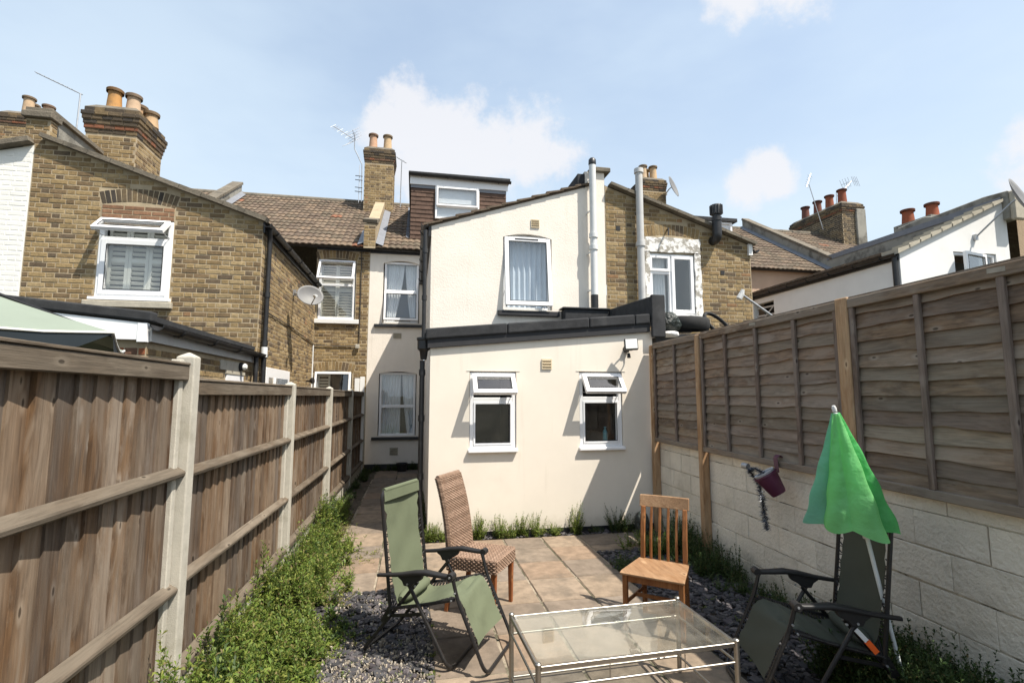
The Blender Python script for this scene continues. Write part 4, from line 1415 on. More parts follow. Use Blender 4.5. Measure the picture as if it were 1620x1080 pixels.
def left_house():
    H = thing('terraced_house', 'yellow brick terraced house with open white window, on the left', 'house', (-3.5, 9.0, 0))
    bk = Bricks(3)
    top = [(-5.66, 5.62), (-5.45, 5.60), (-2.42, 4.56)]
    lw = (-4.70, -3.70, 3.25, 4.47)
    W0 = wall(H, top, -0.05, [lw], XZ(OUT_Y), M['mortar'], reveal=0.13)
    A0 = (-4.70, -3.70, 4.47, 4.66)

    def spans(z):
        k = (5.60 - 4.56) / (5.45 - 2.42)
        xr = min(-2.42, -5.45 + (5.60 - z - 0.045) / k) if z + 0.045 > 4.56 else -2.42
        cut = (-4.71, -3.69) if 3.16 < z < 4.70 else arch_cut(z, -4.70, -3.70, 4.67, 0.075, 0.21)
        return minus([(-5.65, xr)], cut)
    bk.field(W0, (0, OUT_Y, 0), (1, 0, 0), (0, -1, 0), spans, 2.35, 5.6, True)
    bk.arch(W0, (0, OUT_Y, 0), (1, 0, 0), (0, -1, 0), -4.70, -3.70, 4.67, 0.075, 0.21, 15, True, Bricks.SOOT)
    # red tile creasing under the arch
    mb = MB(); mb.box(-4.70, -3.70, OUT_Y - 0.004, OUT_Y + 0.12, 4.47, 4.70); mb.build('lintel', M['mortar'], H)
    for zz_, xs_ in ((4.505, (-4.70, -4.42, -4.17, -3.90, -3.70)), (4.575, (-4.70, -4.55, -4.28, -4.02, -3.78, -3.70)), (4.645, (-4.70, -4.40, -4.12, -3.86, -3.70))):
        for xa, xb in zip(xs_, xs_[1:]):
            bk.one(W0, ((xa + xb) / 2, OUT_Y - 0.004, zz_), (1, 0, 0), (0, 0, 1), (0, -1, 0), xb - xa - 0.014, 0.056, Bricks.TERRA, True)
    # sunny side wall
    bw = (8.45, 12.9)
    S = wall(H, [(8.45, 4.56), (12.9, 4.56)], -0.05, [], YZ(-2.42), M['mortar'])
    bk.field(S, (-2.42, 0, 0), (0, 1, 0), (1, 0, 0), lambda z: [(8.46, 12.89)], 1.5, 4.54, True, parity=1)
    # main rear wall
    ru = (-2.38, -1.48, 3.66, 5.18); rl = (-2.38, -1.50, 0.9, 2.40)
    B = wall(H, [(-2.42, 5.5), (-1.152, 5.5)], -0.05, [ru, rl], XZ(MAIN_Y), M['mortar'], reveal=0.11)

    def sp2(z):
        if 3.62 < z < 5.12 or 0.9 < z < 2.35: return [(-1.47, -1.16)]
        return minus(minus([(-2.41, -1.16)], arch_cut(z, -2.40, -1.47, 5.12, 0.07, 0.21)), arch_cut(z, -2.40, -1.47, 2.34, 0.07, 0.21))
    bk.field(B, (0, MAIN_Y, 0), (1, 0, 0), (0, -1, 0), sp2, 1.5, 5.46, True)
    bk.arch(B, (0, MAIN_Y, 0), (1, 0, 0), (0, -1, 0), -2.40, -1.47, 5.12, 0.07, 0.21, 13, True)
    bk.arch(B, (0, MAIN_Y, 0), (1, 0, 0), (0, -1, 0), -2.40, -1.47, 2.34, 0.07, 0.21, 13, True)
    arch_head(H, ru[0], ru[1], 5.11, 5.18, XZ(MAIN_Y), M['mortar']); arch_head(H, rl[0], rl[1], 2.33, 2.40, XZ(MAIN_Y), M['mortar'])
    # windows
    W = frame(H, lw[0], lw[1], lw[2], 4.455, OUT_Y, [('h', 4.15, 0.07)], 0.07, -0.01, 0.07)
    mb = MB(); mb.ring(lw[0] + 0.04, lw[1] - 0.04, lw[2] + 0.05, 4.14, OUT_Y - 0.025, OUT_Y + 0.05, 0.075); mb.build('casement', M['upvc'], W, bevel=0.005)
    pane(W, lw[0] + 0.11, lw[1] - 0.11, lw[2] + 0.12, 4.07, OUT_Y + 0.0)
    seal(W, lw[0] + 0.115, lw[1] - 0.115, lw[2] + 0.125, 4.065, OUT_Y - 0.026)
    casement(W, lw[0] + 0.02, lw[1] - 0.03, 4.12, 4.44, OUT_Y - 0.03, R(48), 'top', 0.06)
    sill(W, lw[0] - 0.06, lw[1] + 0.03, 3.205, 3.255, OUT_Y - 0.07, OUT_Y + 0.1, 'upvc')
    mb = MB(); mb.box(lw[0] - 0.12, lw[1] + 0.06, OUT_Y - 0.08, OUT_Y + 0.02, 3.10, 3.195); mb.build('stone_sill', M['stone_sill'], W, bevel=0.008)
    room(H, *lw, OUT_Y, 1.0, 'room_pale')
    shutters(H, lw[0] + 0.08, lw[1] - 0.08, lw[2] + 0.04, 4.40, OUT_Y + 0.115, 3, 0.075)
    W = frame(H, ru[0] + 0.02, ru[1] - 0.02, ru[2], 5.15, MAIN_Y, [('h', 4.52, 0.06)], 0.055, 0.03, 0.10)
    pane(W, ru[0] + 0.07, ru[1] - 0.07, ru[2] + 0.05, 4.50, MAIN_Y + 0.06)
    casement(W, ru[0] + 0.02, ru[1] - 0.02, 4.52, 5.12, MAIN_Y - 0.0, R(30), 'top', 0.055)
    sill(W, -2.52, -1.38, 3.545, 3.655, MAIN_Y - 0.07, MAIN_Y + 0.1, 'white_paint')
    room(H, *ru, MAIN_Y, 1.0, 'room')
    shutters(H, ru[0] + 0.06, ru[1] - 0.06, ru[2] + 0.03, 5.10, MAIN_Y + 0.14, 2, 0.07)
    W = frame(H, rl[0] + 0.02, rl[1] - 0.02, rl[2], 2.38, MAIN_Y, [], 0.055, 0.03, 0.10)
    casement(W, rl[0] + 0.02, rl[1] - 0.02, 1.2, 2.36, MAIN_Y - 0.0, R(10), 'top', 0.055)
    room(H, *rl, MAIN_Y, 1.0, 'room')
    shutters(H, rl[0] + 0.06, rl[0] + 0.36, 1.0, 2.3, MAIN_Y + 0.14, 1, 0.07)
    # verge, eaves
    p0, p1 = Vector((-5.55, OUT_Y - 0.02, 5.665)), Vector((-2.36, OUT_Y - 0.02, 4.575))
    n = 10
    for i in range(n):
        a, b = p0.lerp(p1, i / n), p0.lerp(p1, (i + 1) / n)
        mb = MB(); mb.beam(a, b + (b - a) * 0.015, 0.16, 0.07 + rnd.uniform(-0.008, 0.01)); mb.build('verge_tile', M['coping'], H)
    mb = MB()
    mb.face([(-5.5, OUT_Y, 5.62), (-2.33, OUT_Y, 4.54), (-2.33, MAIN_Y, 4.54), (-5.5, MAIN_Y, 5.62)])
    mb.build('roof', M['roof_tile'], H, recalc=False)
    gutter(H, (-2.34, OUT_Y - 0.08, 4.51), (-2.34, MAIN_Y, 4.50), 0.062, out=(1, 0, 0), brackets=5)
    mb = MB(); mb.box(-2.412, -2.39, OUT_Y, MAIN_Y, 4.38, 4.55); mb.build('fascia', M['black_paint'], H)
    pipe(H, [(-2.35, 8.60, 0.0), (-2.35, 8.60, 4.30), (-2.33, 8.5, 4.46)], 0.038, 'black_paint', collars=[(-2.35, 8.60, 3.4), (-2.35, 8.60, 2.62)])
    mb = MB(); mb.tube([(-2.35, 8.60, 2.40), (-2.35, 8.60, 2.56)], 0.05, 10); mb.build('pipe_joint', M['white_pipe'], H, smooth=True)
    gutter(H, (-5.5, MAIN_Y - 0.10, 5.50), (-1.15, MAIN_Y - 0.10, 5.48), 0.065, brackets=6)
    mb = MB(); mb.box(-2.42, -1.152, MAIN_Y - 0.035, MAIN_Y - 0.012, 5.38, 5.52); mb.build('fascia', M['black_paint'], H)
    # party parapet of the wing and the big chimney on it
    mb = MB()
    mb.prism([(8.605, 5.3), (8.605, 6.06), (10.3, 6.02), (12.9, 5.85), (12.9, 5.3)], -5.78, -5.52, lambda u, v, d: (d, u, v))
    par = mb.build('parapet', M['concrete_grey'], H)
    P = MB(); P.box(-5.80, -5.48, 8.453, 8.60, 5.3, 5.94); pq = P.build('parapet_end', M['mortar'], H)
    bk.field(pq, (0, 8.453, 0), (1, 0, 0), (0, -1, 0), lambda z: [(-5.80, -5.48)], 5.55, 5.94, True)
    bk.field(pq, (-5.48, 0, 0), (0, 1, 0), (1, 0, 0), lambda z: [(8.455, 8.60)], 5.28, 5.94, True)
    coping_run(par, ((-5.65, 8.45, 6.09), (-5.65, 10.0, 6.05)), 0.36, 0.08, piece=0.8)
    mb = MB(); mb.box(-5.84, -5.44, 8.39, 8.64, 5.945, 6.045); mb.build('coping', M['coping'], H, bevel=0.012)
    ch, zt = stack(H, bk, -5.78, -4.98, 9.75, 10.65, 5.2, 6.98, (0.085, 6), True)
    pots(ch, [(-5.50, 9.98), (-5.24, 10.08), (-5.30, 10.42), (-5.10, 10.44)], zt - 0.05, [(0.42, 0.22, 0.075), (0.46, 0.33, 0.22), (0.40, 0.26, 0.15), (0.45, 0.31, 0.18)], [0.44, 0.42, 0.40, 0.30], 0.115)
    # main roof
    rf = tiled_roof(H, -5.5, -1.28, EAVE, RIDGE, True, 5)
    upstand(H, -5.62, 13.2, 16.8, 0.34)
    # party chimney over the alley
    ch, zt = stack(H, bk, -1.66, -0.78, 15.75, 16.6, 6.6, 9.62, (0.07, 6), False)
    pots(ch, [(-1.45, 16.1), (-1.0, 16.1)], zt - 0.05, [(0.47, 0.29, 0.19), (0.48, 0.34, 0.20)], 0.58, 0.13)
    # low corbelled party wall between the two roofs
    k = (RIDGE[1] - EAVE[1]) / (RIDGE[0] - EAVE[0])
    mb = MB()
    z_ = lambda y: EAVE[1] + (y - EAVE[0]) * k
    mb.prism([(12.66, 5.42), (12.66, 6.05), (13.2, 6.22), (15.8, z_(15.8) + 0.35), (15.8, z_(15.8) - 0.3)], -1.30, -1.02, lambda u, v, d: (d, u, v))
    pw = mb.build('party_upstand', M['mortar'], H)
    bk.field(pw, (0, 12.66, 0), (1, 0, 0), (0, -1, 0), lambda z: [(-1.30, -1.02)], 5.45, 6.03, False)
    coping_run(pw, ((-1.16, 12.62, 6.10), (-1.16, 13.5, 6.44)), 0.36, 0.09, piece=0.45)
    mb = MB()
    mb.face([(-1.012, 12.66, 5.56), (-1.012, 15.8, z_(15.8) + 0.12), (-0.83, 15.8, z_(15.8) + 0.06), (-0.83, 12.66, 5.50)])
    mb.face([(-1.308, 12.66, 5.56), (-1.308, 13.8, z_(13.8) + 0.12), (-1.45, 13.8, z_(13.8) + 0.06), (-1.45, 12.66, 5.50)])
    mb.build('flashing', M['lead'], pw, recalc=False)
    # lean-to with felt roof
    LX, LY = -2.47, 5.27
    mb = MB()
    mb.face([(LX, LY, 0), (LX, OUT_Y, 0), (LX, OUT_Y, 2.34), (LX, LY, 2.34)]); mb.face([(-5.6, LY, 0), (LX, LY, 0), (LX, LY, 2.34), (-5.6, LY, 2.6)])
    lt = mb.build('lean_to', M['mortar'], H, recalc=False)
    bk.field(lt, (LX, 0, 0), (0, 1, 0), (1, 0, 0), lambda z: [(5.28, 7.30), (8.06, 8.44)] if z < 2.13 else [(5.28, 8.44)], 1.4, 2.30, True)
    bk.field(lt, (0, LY, 0), (1, 0, 0), (0, -1, 0), lambda z: [(-4.4, LX)], 1.8, 2.30, True, Bricks.RED)
    mb = MB(); z2 = lambda x: 2.50 + (LX - x) * 0.10
    mb.prism([(-5.6, z2(-5.6)), (LX + 0.03, z2(LX + 0.03)), (LX + 0.03, z2(LX + 0.03) + 0.05), (-5.6, z2(-5.6) + 0.05)], LY - 0.02, OUT_Y - 0.012, lambda u, v, d: (u, d, v))
    mb.build('lean_to_roof', M['felt'], lt)
    mb = MB()
    mb.prism([(-5.6, z2(-5.6) - 0.02), (LX + 0.06, z2(LX) - 0.02), (LX + 0.06, z2(LX) + 0.075), (-5.6, z2(-5.6) + 0.075)], LY - 0.07, LY + 0.05, lambda u, v, d: (u, d, v))
    mb.build('felt_edge', M['felt'], lt, bevel=0.015, seg=2)
    mb = MB()
    mb.prism([(-5.6, 2.33), (LX - 0.02, 2.31), (LX - 0.02, z2(LX) - 0.03), (-5.6, z2(-5.6) - 0.03)], LY - 0.05, LY - 0.01, lambda u, v, d: (u, d, v))
    mb.box(LX - 0.06, LX + 0.02, LY - 0.055, LY - 0.002, 2.29, 2.47)
    mb.build('fascia', M['upvc'], lt, bevel=0.003)
    mb = MB(); mb.box(LX + 0.012, LX + 0.04, LY + 0.002, OUT_Y - 0.05, 2.30, 2.44); mb.build('soffit_board', M['grey_upvc'], lt)
    gutter(lt, (LX + 0.105, LY - 0.05, 2.455), (LX + 0.105, OUT_Y + 0.25, 2.44), 0.06, out=(1, 0, 0), brackets=4)
    pipe(lt, [(LX + 0.09, 8.32, 0), (LX + 0.09, 8.32, 2.40)], 0.034, 'black_paint')
    # door head in the lean-to and a small window in the side wall, seen over the fence
    mb = MB(); mb.box(LX - 0.02, LX + 0.018, 7.34, 8.02, 0.02, 2.08); dr = mb.build('door', M['upvc'], lt, bevel=0.004)
    mb = MB(); mb.box(LX, LX + 0.026, 7.31, 8.05, 2.085, 2.13); mb.build('door_head', M['stone_sill'], dr)
    mb = MB(); mb.box(LX + 0.0, LX + 0.016, 7.1, 7.95, 2.135, 2.26); mb.build('render_patch', M['concrete_post'], lt)
    mb = MB()
    mb.box(-2.44, -2.395, 8.95, 10.55, 0.4, 2.26)
    w = mb.build('window', M['upvc'], H, bevel=0.004)
    mb = MB(); mb.face([(-2.392, 9.1, 0.5), (-2.392, 10.4, 0.5), (-2.392, 10.4, 2.1), (-2.392, 9.1, 2.1)]); mb.build('pane', M['window_glass'], w, recalc=False)
    # cables across the brickwork
    mb = MB()
    mb.tube([(-2.40, 8.7, 3.16), (-2.40, 10.5, 3.13), (-2.40, 12.86, 3.02)], 0.010, 5)
    mb.tube([(-2.40, 12.87, 3.02), (-1.9, 12.875, 2.99), (-1.42, 12.875, 3.0), (-1.36, 12.875, 3.08), (-1.35, 12.875, 4.2), (-1.36, 12.875, 5.4)], 0.011, 5)
    mb.build('cable', M['cable'], H)
    mb = MB(); mb.box(-1.44, -1.34, 12.82, 12.875, 2.94, 3.04); mb.build('junction_box', M['concrete_post'], H, bevel=0.008)
    mb = MB(); mb.tube([(-2.41, 12.80, 1.6), (-2.41, 12.80, 3.0)], 0.022, 6); mb.build('overflow_pipe', M['white_pipe'], H)
    bk.finish(300)
    return H


def white_left_house():
    H = thing('terraced_house', 'white painted brick house at the far left edge', 'house', (-8, 9, 0))
    bk = Bricks(9, Bricks.WHITE, 'white_brick_paint')
    W0 = wall(H, [(-9.0, 4.6), (-5.66, 5.52)], -0.05, [], XZ(OUT_Y), M['white_brick_paint'])
    bk.field(W0, (0, OUT_Y, 0), (1, 0, 0), (0, -1, 0), lambda z: [(max(-8.0, -5.66 - (5.50 - z - 0.04) / 0.2754), -5.67)] if z > 4.7 else [(-8.0, -5.67)], 2.2, 5.5, True)
    coping_run(H, ((-9.0, OUT_Y - 0.02, 4.66), (-5.67, OUT_Y - 0.02, 5.58)), 0.2, 0.08)
    mb = MB(); mb.face([(-9.0, OUT_Y, 4.62), (-5.8, OUT_Y, 5.5), (-5.8, MAIN_Y, 5.5), (-9.0, MAIN_Y, 4.62)]); mb.build('roof', M['roof_tile'], H, recalc=False)
    bk.finish(300)
    b2 = Bricks(10)
    tiled_roof(H, -10.0, -5.8, EAVE, RIDGE, False, 6)
    ch, zt = stack(H, b2, -11.75, -10.95, 16.2, 17.2, 7.6, 9.95, (0.07, 5))
    pots(ch, [(-11.3, 16.5), (-11.05, 16.9), (-11.45, 16.9)], zt - 0.04, [(0.46, 0.33, 0.21), (0.46, 0.30, 0.2)], 0.6, 0.14)
    b2.finish(0)
    return H


def right_house():
    H = thing('terraced_house', 'brown brick house with peeling white window surround, right of the cream house', 'house', (5.5, 9.2, 0))
    bk = Bricks(17)
    top = [(3.36, 5.62), (6.29, 4.66)]
    ww = (4.17, 5.12, 3.26, 4.40)
    W0 = wall(H, top, -0.05, [ww], XZ(OUT_Y), M['mortar'], reveal=0.12)

    def spans(z):
        xr = 6.28 if z + 0.045 < 4.66 else min(6.28, 6.29 - (z + 0.045 - 4.66) / 0.3276)
        if 3.12 < z < 4.72: return [(3.37, 4.10), (5.22, xr)]
        return minus([(3.37, xr)], arch_cut(z, 4.12, 5.20, 4.70, 0.06, 0.21))
    bk.field(W0, (0, OUT_Y, 0), (1, 0, 0), (0, -1, 0), spans, 2.4, 5.6, True)
    bk.arch(W0, (0, OUT_Y, 0), (1, 0, 0), (0, -1, 0), 4.12, 5.20, 4.70, 0.06, 0.21, 14, True)
    S = wall(H, [(8.45, 4.64), (12.9, 4.64)], -0.05, [], YZ(6.29), M['mortar'])
    bk.field(S, (6.29, 0, 0), (0, 1, 0), (1, 0, 0), lambda z: [(8.46, 12.89)], 3.2, 4.6, False)
    # thick flaking painted surround
    r = random.Random(4)
    mb = MB()
    def rag(u0, u1, v0, v1, d0, d1):
        n = 9; lo = []; hi = []
        pts = [(u0 + (u1 - u0) * k / n, v0 + r.uniform(-0.012, 0.012)) for k in range(n)] + [(u1 + r.uniform(-0.012, 0.012), v0 + (v1 - v0) * k / n) for k in range(n)] \
            + [(u1 - (u1 - u0) * k / n, v1 + r.uniform(-0.012, 0.012)) for k in range(n)] + [(u0 + r.uniform(-0.012, 0.012), v1 - (v1 - v0) * k / n) for k in range(n)]
        mb.prism(pts, d0, d1, lambda u, v, d: (u, OUT_Y + d, v))
    rag(4.095, 5.215, 4.43, 4.70, -0.045, 0.02); rag(4.10, 4.195, 3.18, 4.42, -0.04, 0.02); rag(5.095, 5.22, 3.18, 4.42, -0.042, 0.02); rag(4.20, 5.09, 3.14, 3.26, -0.05, 0.02)
    mb.build('window_surround', M['peel_paint'], H)
    W = frame(H, ww[0] + 0.03, ww[1] - 0.03, ww[2], ww[3] + 0.01, OUT_Y, [('v', 4.615, 0.06)], 0.055, 0.0, 0.07)
    mb = MB(); mb.box(ww[0] + 0.08, 4.59, OUT_Y + 0.004, OUT_Y + 0.066, 4.02, 4.08); mb.ring(4.20, 4.60, 4.07, 4.36, OUT_Y - 0.02, OUT_Y + 0.04, 0.045); mb.ring(4.63, 5.07, ww[2] + 0.04, 4.37, OUT_Y - 0.022, OUT_Y + 0.04, 0.06)
    mb.build('casement', M['upvc'], W, bevel=0.004)
    pane(W, 4.24, 4.56, 4.11, 4.33, OUT_Y); pane(W, 4.68, 5.02, ww[2] + 0.09, 4.32, OUT_Y); pane(W, 4.24, 4.59, ww[2] + 0.05, 4.03, OUT_Y + 0.03)
    room(H, *ww, OUT_Y, 1.0, 'room_pale')
    curtain('grey net curtain behind window with peeling white surround', ww[0] + 0.06, 4.58, ww[2], 4.35, OUT_Y + 0.15, 'curtain_white', 6, 0.02)
    pipe(H, [(3.98, OUT_Y - 0.12, 2.6), (3.98, OUT_Y - 0.12, 5.95)], 0.066, 'grey_upvc', 'soil_pipe', n=14, collars=[(3.98, OUT_Y - 0.12, 4.52), (3.98, OUT_Y - 0.12, 5.9)])
    # black boiler flue with slotted terminal
    mb = MB()
    mb.tube(fillet([(5.50, OUT_Y + 0.05, 4.70), (5.50, OUT_Y - 0.16, 4.70), (5.50, OUT_Y - 0.16, 5.08)], 0.14, 6), 0.085, 14)
    fl = mb.build('boiler_flue', M['black_paint'], H, smooth=True)
    mb = MB(); mb.lathe([(0.095, -0.02), (0.095, 0.05), (0.075, 0.06), (0.075, 0.09), (0.10, 0.10), (0.105, 0.26), (0.09, 0.29), (0.05, 0.30)], 16, (5.50, OUT_Y - 0.16, 5.06))
    for k in range(14):
        a = 2 * math.pi * k / 14
        mb.box(5.50 + 0.108 * math.cos(a) - 0.008, 5.50 + 0.108 * math.cos(a) + 0.008, OUT_Y - 0.16 + 0.108 * math.sin(a) - 0.008, OUT_Y - 0.16 + 0.108 * math.sin(a) + 0.008, 5.17, 5.34)
    mb.build('flue_terminal', M['black_paint'], fl, smooth=True)
    mb = MB(); mb.tube([(4.57, OUT_Y, 4.86), (4.52, OUT_Y - 0.16, 4.84), (4.50, OUT_Y - 0.18, 4.70)], 0.014, 6); mb.build('bracket', M['black_metal'], H)
    for x, z in ((3.60, 4.83), (5.68, 4.10)):
        mb = MB(); mb.box(x - 0.04, x + 0.04, OUT_Y - 0.012, OUT_Y, z - 0.04, z + 0.04); mb.build('wall_hole', M['gasket'], H)
    # verge and roof
    p0, p1 = Vector((3.44, OUT_Y - 0.03, 5.64)), Vector((6.36, OUT_Y - 0.03, 4.68))
    for i in range(9):
        a, b = p0.lerp(p1, i / 9), p0.lerp(p1, (i + 1) / 9)
        mb = MB(); mb.beam(a, b + (b - a) * 0.02, 0.18, 0.055 + rnd.uniform(-0.006, 0.008)); mb.build('verge_tile', M['coping'], H)
    mb = MB(); mb.face([(3.35, OUT_Y, 5.63), (6.4, OUT_Y, 4.63), (6.4, MAIN_Y, 4.63), (3.35, MAIN_Y, 5.63)]); mb.build('roof', M['roof_tile'], H, recalc=False)
    mb = MB(); mb.box(6.23, 6.31, OUT_Y - 0.05, OUT_Y + 0.02, 4.46, 4.68); mb.build('soffit_end', M['white_paint'], H)
    gutter(H, (6.40, OUT_Y - 0.05, 4.58), (6.40, MAIN_Y, 4.58), 0.06, out=(1, 0, 0))
    # main rear wall, roof and party chimney beyond
    wall(H, [(6.29, 5.5), (7.85, 5.5)], -0.05, [], XZ(MAIN_Y), M['peach_render'])
    tiled_roof(H, 3.5, 7.75, EAVE, RIDGE, False, 9)
    ch, zt = stack(H, bk, 7.55, 8.45, 15.6, 16.4, 7.4, 9.32, (0.06, 5))
    pots(ch, [(7.76, 15.9), (8.14, 15.9), (8.0, 16.2)], zt - 0.04, [(0.46, 0.34, 0.22), (0.47, 0.33, 0.19), (0.5, 0.33, 0.15)], 0.55, 0.13)
    # what the neighbours keep on the flat roof behind the fence
    mb = MB(); mb.box(3.52, 6.30, 6.95, OUT_Y - 0.02, 2.3, 2.72); mb.build('flat_roof', M['felt'], H)
    bk.finish(300)
    return H


def white_right_house():
    H = thing('terraced_house', 'white rendered house with stepped pale verge tiles behind the right fence', 'house', (11, 9, 0))
    WY = 8.25; X0, X1 = 9.5, 12.30
    k = (5.96 - 4.70) / (12.24 - 9.5)
    op = (10.83, 11.93, 3.5, 4.74)
    wall(H, [(X0, 4.68), (X1, 4.68 + k * (X1 - X0))], -0.05, [op], XZ(WY), M['white_paint'], reveal=0.12)
    so = (11.9, 12.72, 3.2, 4.36)
    wall(H, [(WY, 4.68), (MAIN_Y, 4.68)], -0.05, [so], YZ(X0, -1), M['white_paint'], reveal=0.15)
    mb = MB(); mb.face([(9.9, 11.8, 3.1), (9.9, 12.8, 3.1), (9.9, 12.8, 4.5), (9.9, 11.8, 4.5)]); mb.build('interior', M['gasket'], H, recalc=False)
    mb = MB()
    for i in range(5):
        zz = 3.35 + i * 0.22
        mb.beam((X0 + 0.10, 11.92, zz), (X0 + 0.10, 12.70, zz + 0.02), 0.02, 0.045)
    mb.beam((X0 + 0.05, 11.92, 4.25), (X0 + 0.05, 12.65, 3.75), 0.02, 0.03)
    mb.build('window_louvre', M['grey_upvc'], H)
    W = frame(H, op[0] + 0.01, op[1] - 0.01, op[2], op[3] - 0.01, WY, [('v', 11.62, 0.06)], 0.05, 0.03, 0.1)
    casement(W, op[0] + 0.06, 11.64, op[2] + 0.03, op[3] - 0.03, WY + 0.0, R(12), 'right', 0.065)
    pane(W, 11.66, op[1] - 0.06, op[2] + 0.05, op[3] - 0.06, WY + 0.06)
    room(H, *op, WY, 1.0, 'room_pale')
    # roof with pale tiles ending at the verge
    n = 10
    kr = 0.285
    mb = MB(); mb.face([(X0 - 0.12, WY + 0.3, 4.66), (12.2, WY + 0.3, 4.66 + kr * 2.82), (12.2, MAIN_Y, 4.66 + kr * 2.82), (X0 - 0.12, MAIN_Y, 4.66)])
    mb.face([(X0, WY + 0.3, 4.6), (X1, WY + 0.3, 4.6), (X1, WY + 0.3, 4.66 + k * (X1 - X0)), (X0, WY + 0.3, 4.66)])
    rf = mb.build('roof', M['roof_tile'], H, recalc=False)
    zz = lambda x: 4.68 + (x - X0) * k
    for i in range(n):
        x0 = X0 - 0.10 + i * 0.275; x1 = x0 + 0.30
        q = MB(); q.prism([(x0, zz(x0) - 0.03), (x1, zz(x1) - 0.03), (x1, zz(x1) + 0.03), (x0, zz(x0) + 0.075)], WY - 0.07, WY + 0.30, lambda u, v, d: (u, d, v))
        q.build('verge_tile', M['stone_sill'], rf)
        yy = WY + 0.31
        while yy < MAIN_Y:
            zr = lambda x: 4.68 + (x - X0) * kr
            q = MB(); q.prism([(x0, zr(x0) - 0.01), (x1, zr(x1) - 0.01), (x1, zr(x1) + 0.025), (x0, zr(x0) + 0.065 + rnd.uniform(-0.008, 0.008))], yy, min(yy + 0.29, MAIN_Y), lambda u, v, d: (u, d, v))
            if i < 3: q.build('tile', M['roof_tile'], rf)
            yy += 0.30
    gutter(H, (X0 - 0.09, WY - 0.02, 4.62), (X0 - 0.09, MAIN_Y, 4.62), 0.065, out=(-1, 0, 0), brackets=7)
    mb = MB(); mb.box(X0 - 0.035, X0 - 0.004, WY, MAIN_Y, 4.50, 4.66); mb.build('fascia', M['black_paint'], H)
    pipe(H, [(X0 - 0.06, WY + 0.06, 2.5), (X0 - 0.06, WY + 0.06, 4.58)], 0.05, 'black_paint')
    # rendered parapet
    mb = MB()
    mb.prism([(8.12, 5.5), (8.12, 6.10), (8.6, 6.14), (9.7, 6.10), (9.9, 6.16), (10.6, 6.10), (10.8, 5.98), (13.0, 5.93), (13.0, 5.2)], 12.22, 12.50, lambda u, v, d: (d, u, v))
    mb.build('parapet', M['concrete_grey'], H, bevel=0.02)
    mb = MB(); mb.box(12.215, 12.52, 8.02, 8.118, 5.45, 6.08); mb.build('parapet_end', M['stone_sill'], H, bevel=0.03)
    mb = MB(); mb.box(12.20, 12.218, 8.25, MAIN_Y, 5.86, 6.0); mb.build('flashing', M['lead'], H)
    mb = MB(); mb.box(12.55, 13.25, 10.0, 11.0, 5.2, 6.28); ch = mb.build('chimney', M['concrete_grey'], H)
    pots(ch, [(12.75, 10.75), (12.92, 10.25)], 6.26, [(0.26, 0.075, 0.035), (0.28, 0.08, 0.04)], 0.42, 0.14)
    # main house
    wall(H, [(7.86, 5.5), (12.35, 5.5)], -0.05, [], XZ(MAIN_Y + 0.003), M['peach_render'])
    tiled_roof(H, 7.95, 12.23, EAVE, RIDGE, True, 10, limit=180)
    upstand(H, 12.35, 12.75, 16.8, 0.36)
    gutter(H, (7.86, MAIN_Y - 0.1, 5.48), (12.2, MAIN_Y - 0.1, 5.48), 0.065)
    # small dormer
    mb = MB(); mb.box(8.55, 9.85, 14.02, 16.6, 6.2, 7.25); dm = mb.build('dormer', M['hung_tile'], H)
    mb = MB(); mb.box(8.40, 9.95, 13.9, 16.7, 7.252, 7.36); mb.build('dormer_roof', M['felt'], dm)
    mb = MB(); mb.ring(8.62, 9.80, 6.5, 7.24, 13.96, 14.015, 0.06); mb.box(9.16, 9.24, 13.965, 14.01, 6.56, 7.18); w = mb.build('window', M['upvc'], dm)
    mb = MB(); mb.face([(8.68, 14.005, 6.56), (9.74, 14.005, 6.56), (9.74, 14.005, 7.18), (8.68, 14.005, 7.18)]); mb.build('blind', M['curtain_white'], dm, recalc=False)
    return H


def far_right_house():
    H = thing('terraced_house', 'pebbledashed house with red-potted chimney at the far right edge', 'house', (15, 9.5, 0))
    bk = Bricks(21, Bricks.SOOT)
    wall(H, [(12.50, 6.0), (15.6, 4.7)], -0.05, [], XZ(8.2), M['pebbledash'])
    mb = MB(); mb.face([(12.5, 8.2, 6.0), (15.7, 8.2, 4.68), (15.7, MAIN_Y, 4.68), (12.5, MAIN_Y, 6.0)]); mb.build('roof', M['roof_tile'], H, recalc=False)
    tiled_roof(H, 12.48, 16.7, EAVE, RIDGE, True, 12, limit=200)
    ch, zt = stack(H, bk, 15.55, 16.45, 15.6, 18.2, 7.0, 9.05, (0.08, 5))
    mb = MB(); mb.box(16.10, 16.52, 15.52, 15.75, 7.2, 8.75); mb.build('render_patch', M['concrete_grey'], ch, bevel=0.02)
    pots(ch, [(15.95, 15.95), (15.95, 16.55), (15.95, 17.15), (15.95, 17.8)], zt - 0.04, [(0.22, 0.065, 0.035), (0.26, 0.08, 0.04), (0.16, 0.06, 0.04), (0.15, 0.06, 0.045)], 0.62, 0.15)
    bk.finish(0)
    return H


cream_house()
left_house()
white_left_house()
right_house()
white_right_house()
far_right_house()

# ------------------------------------------------------------------ left fence: concrete posts, feather-edge boards
def fx(y):                       # the fence line drifts a little
    return -1.315 + 0.0125 * (y - 3.3)


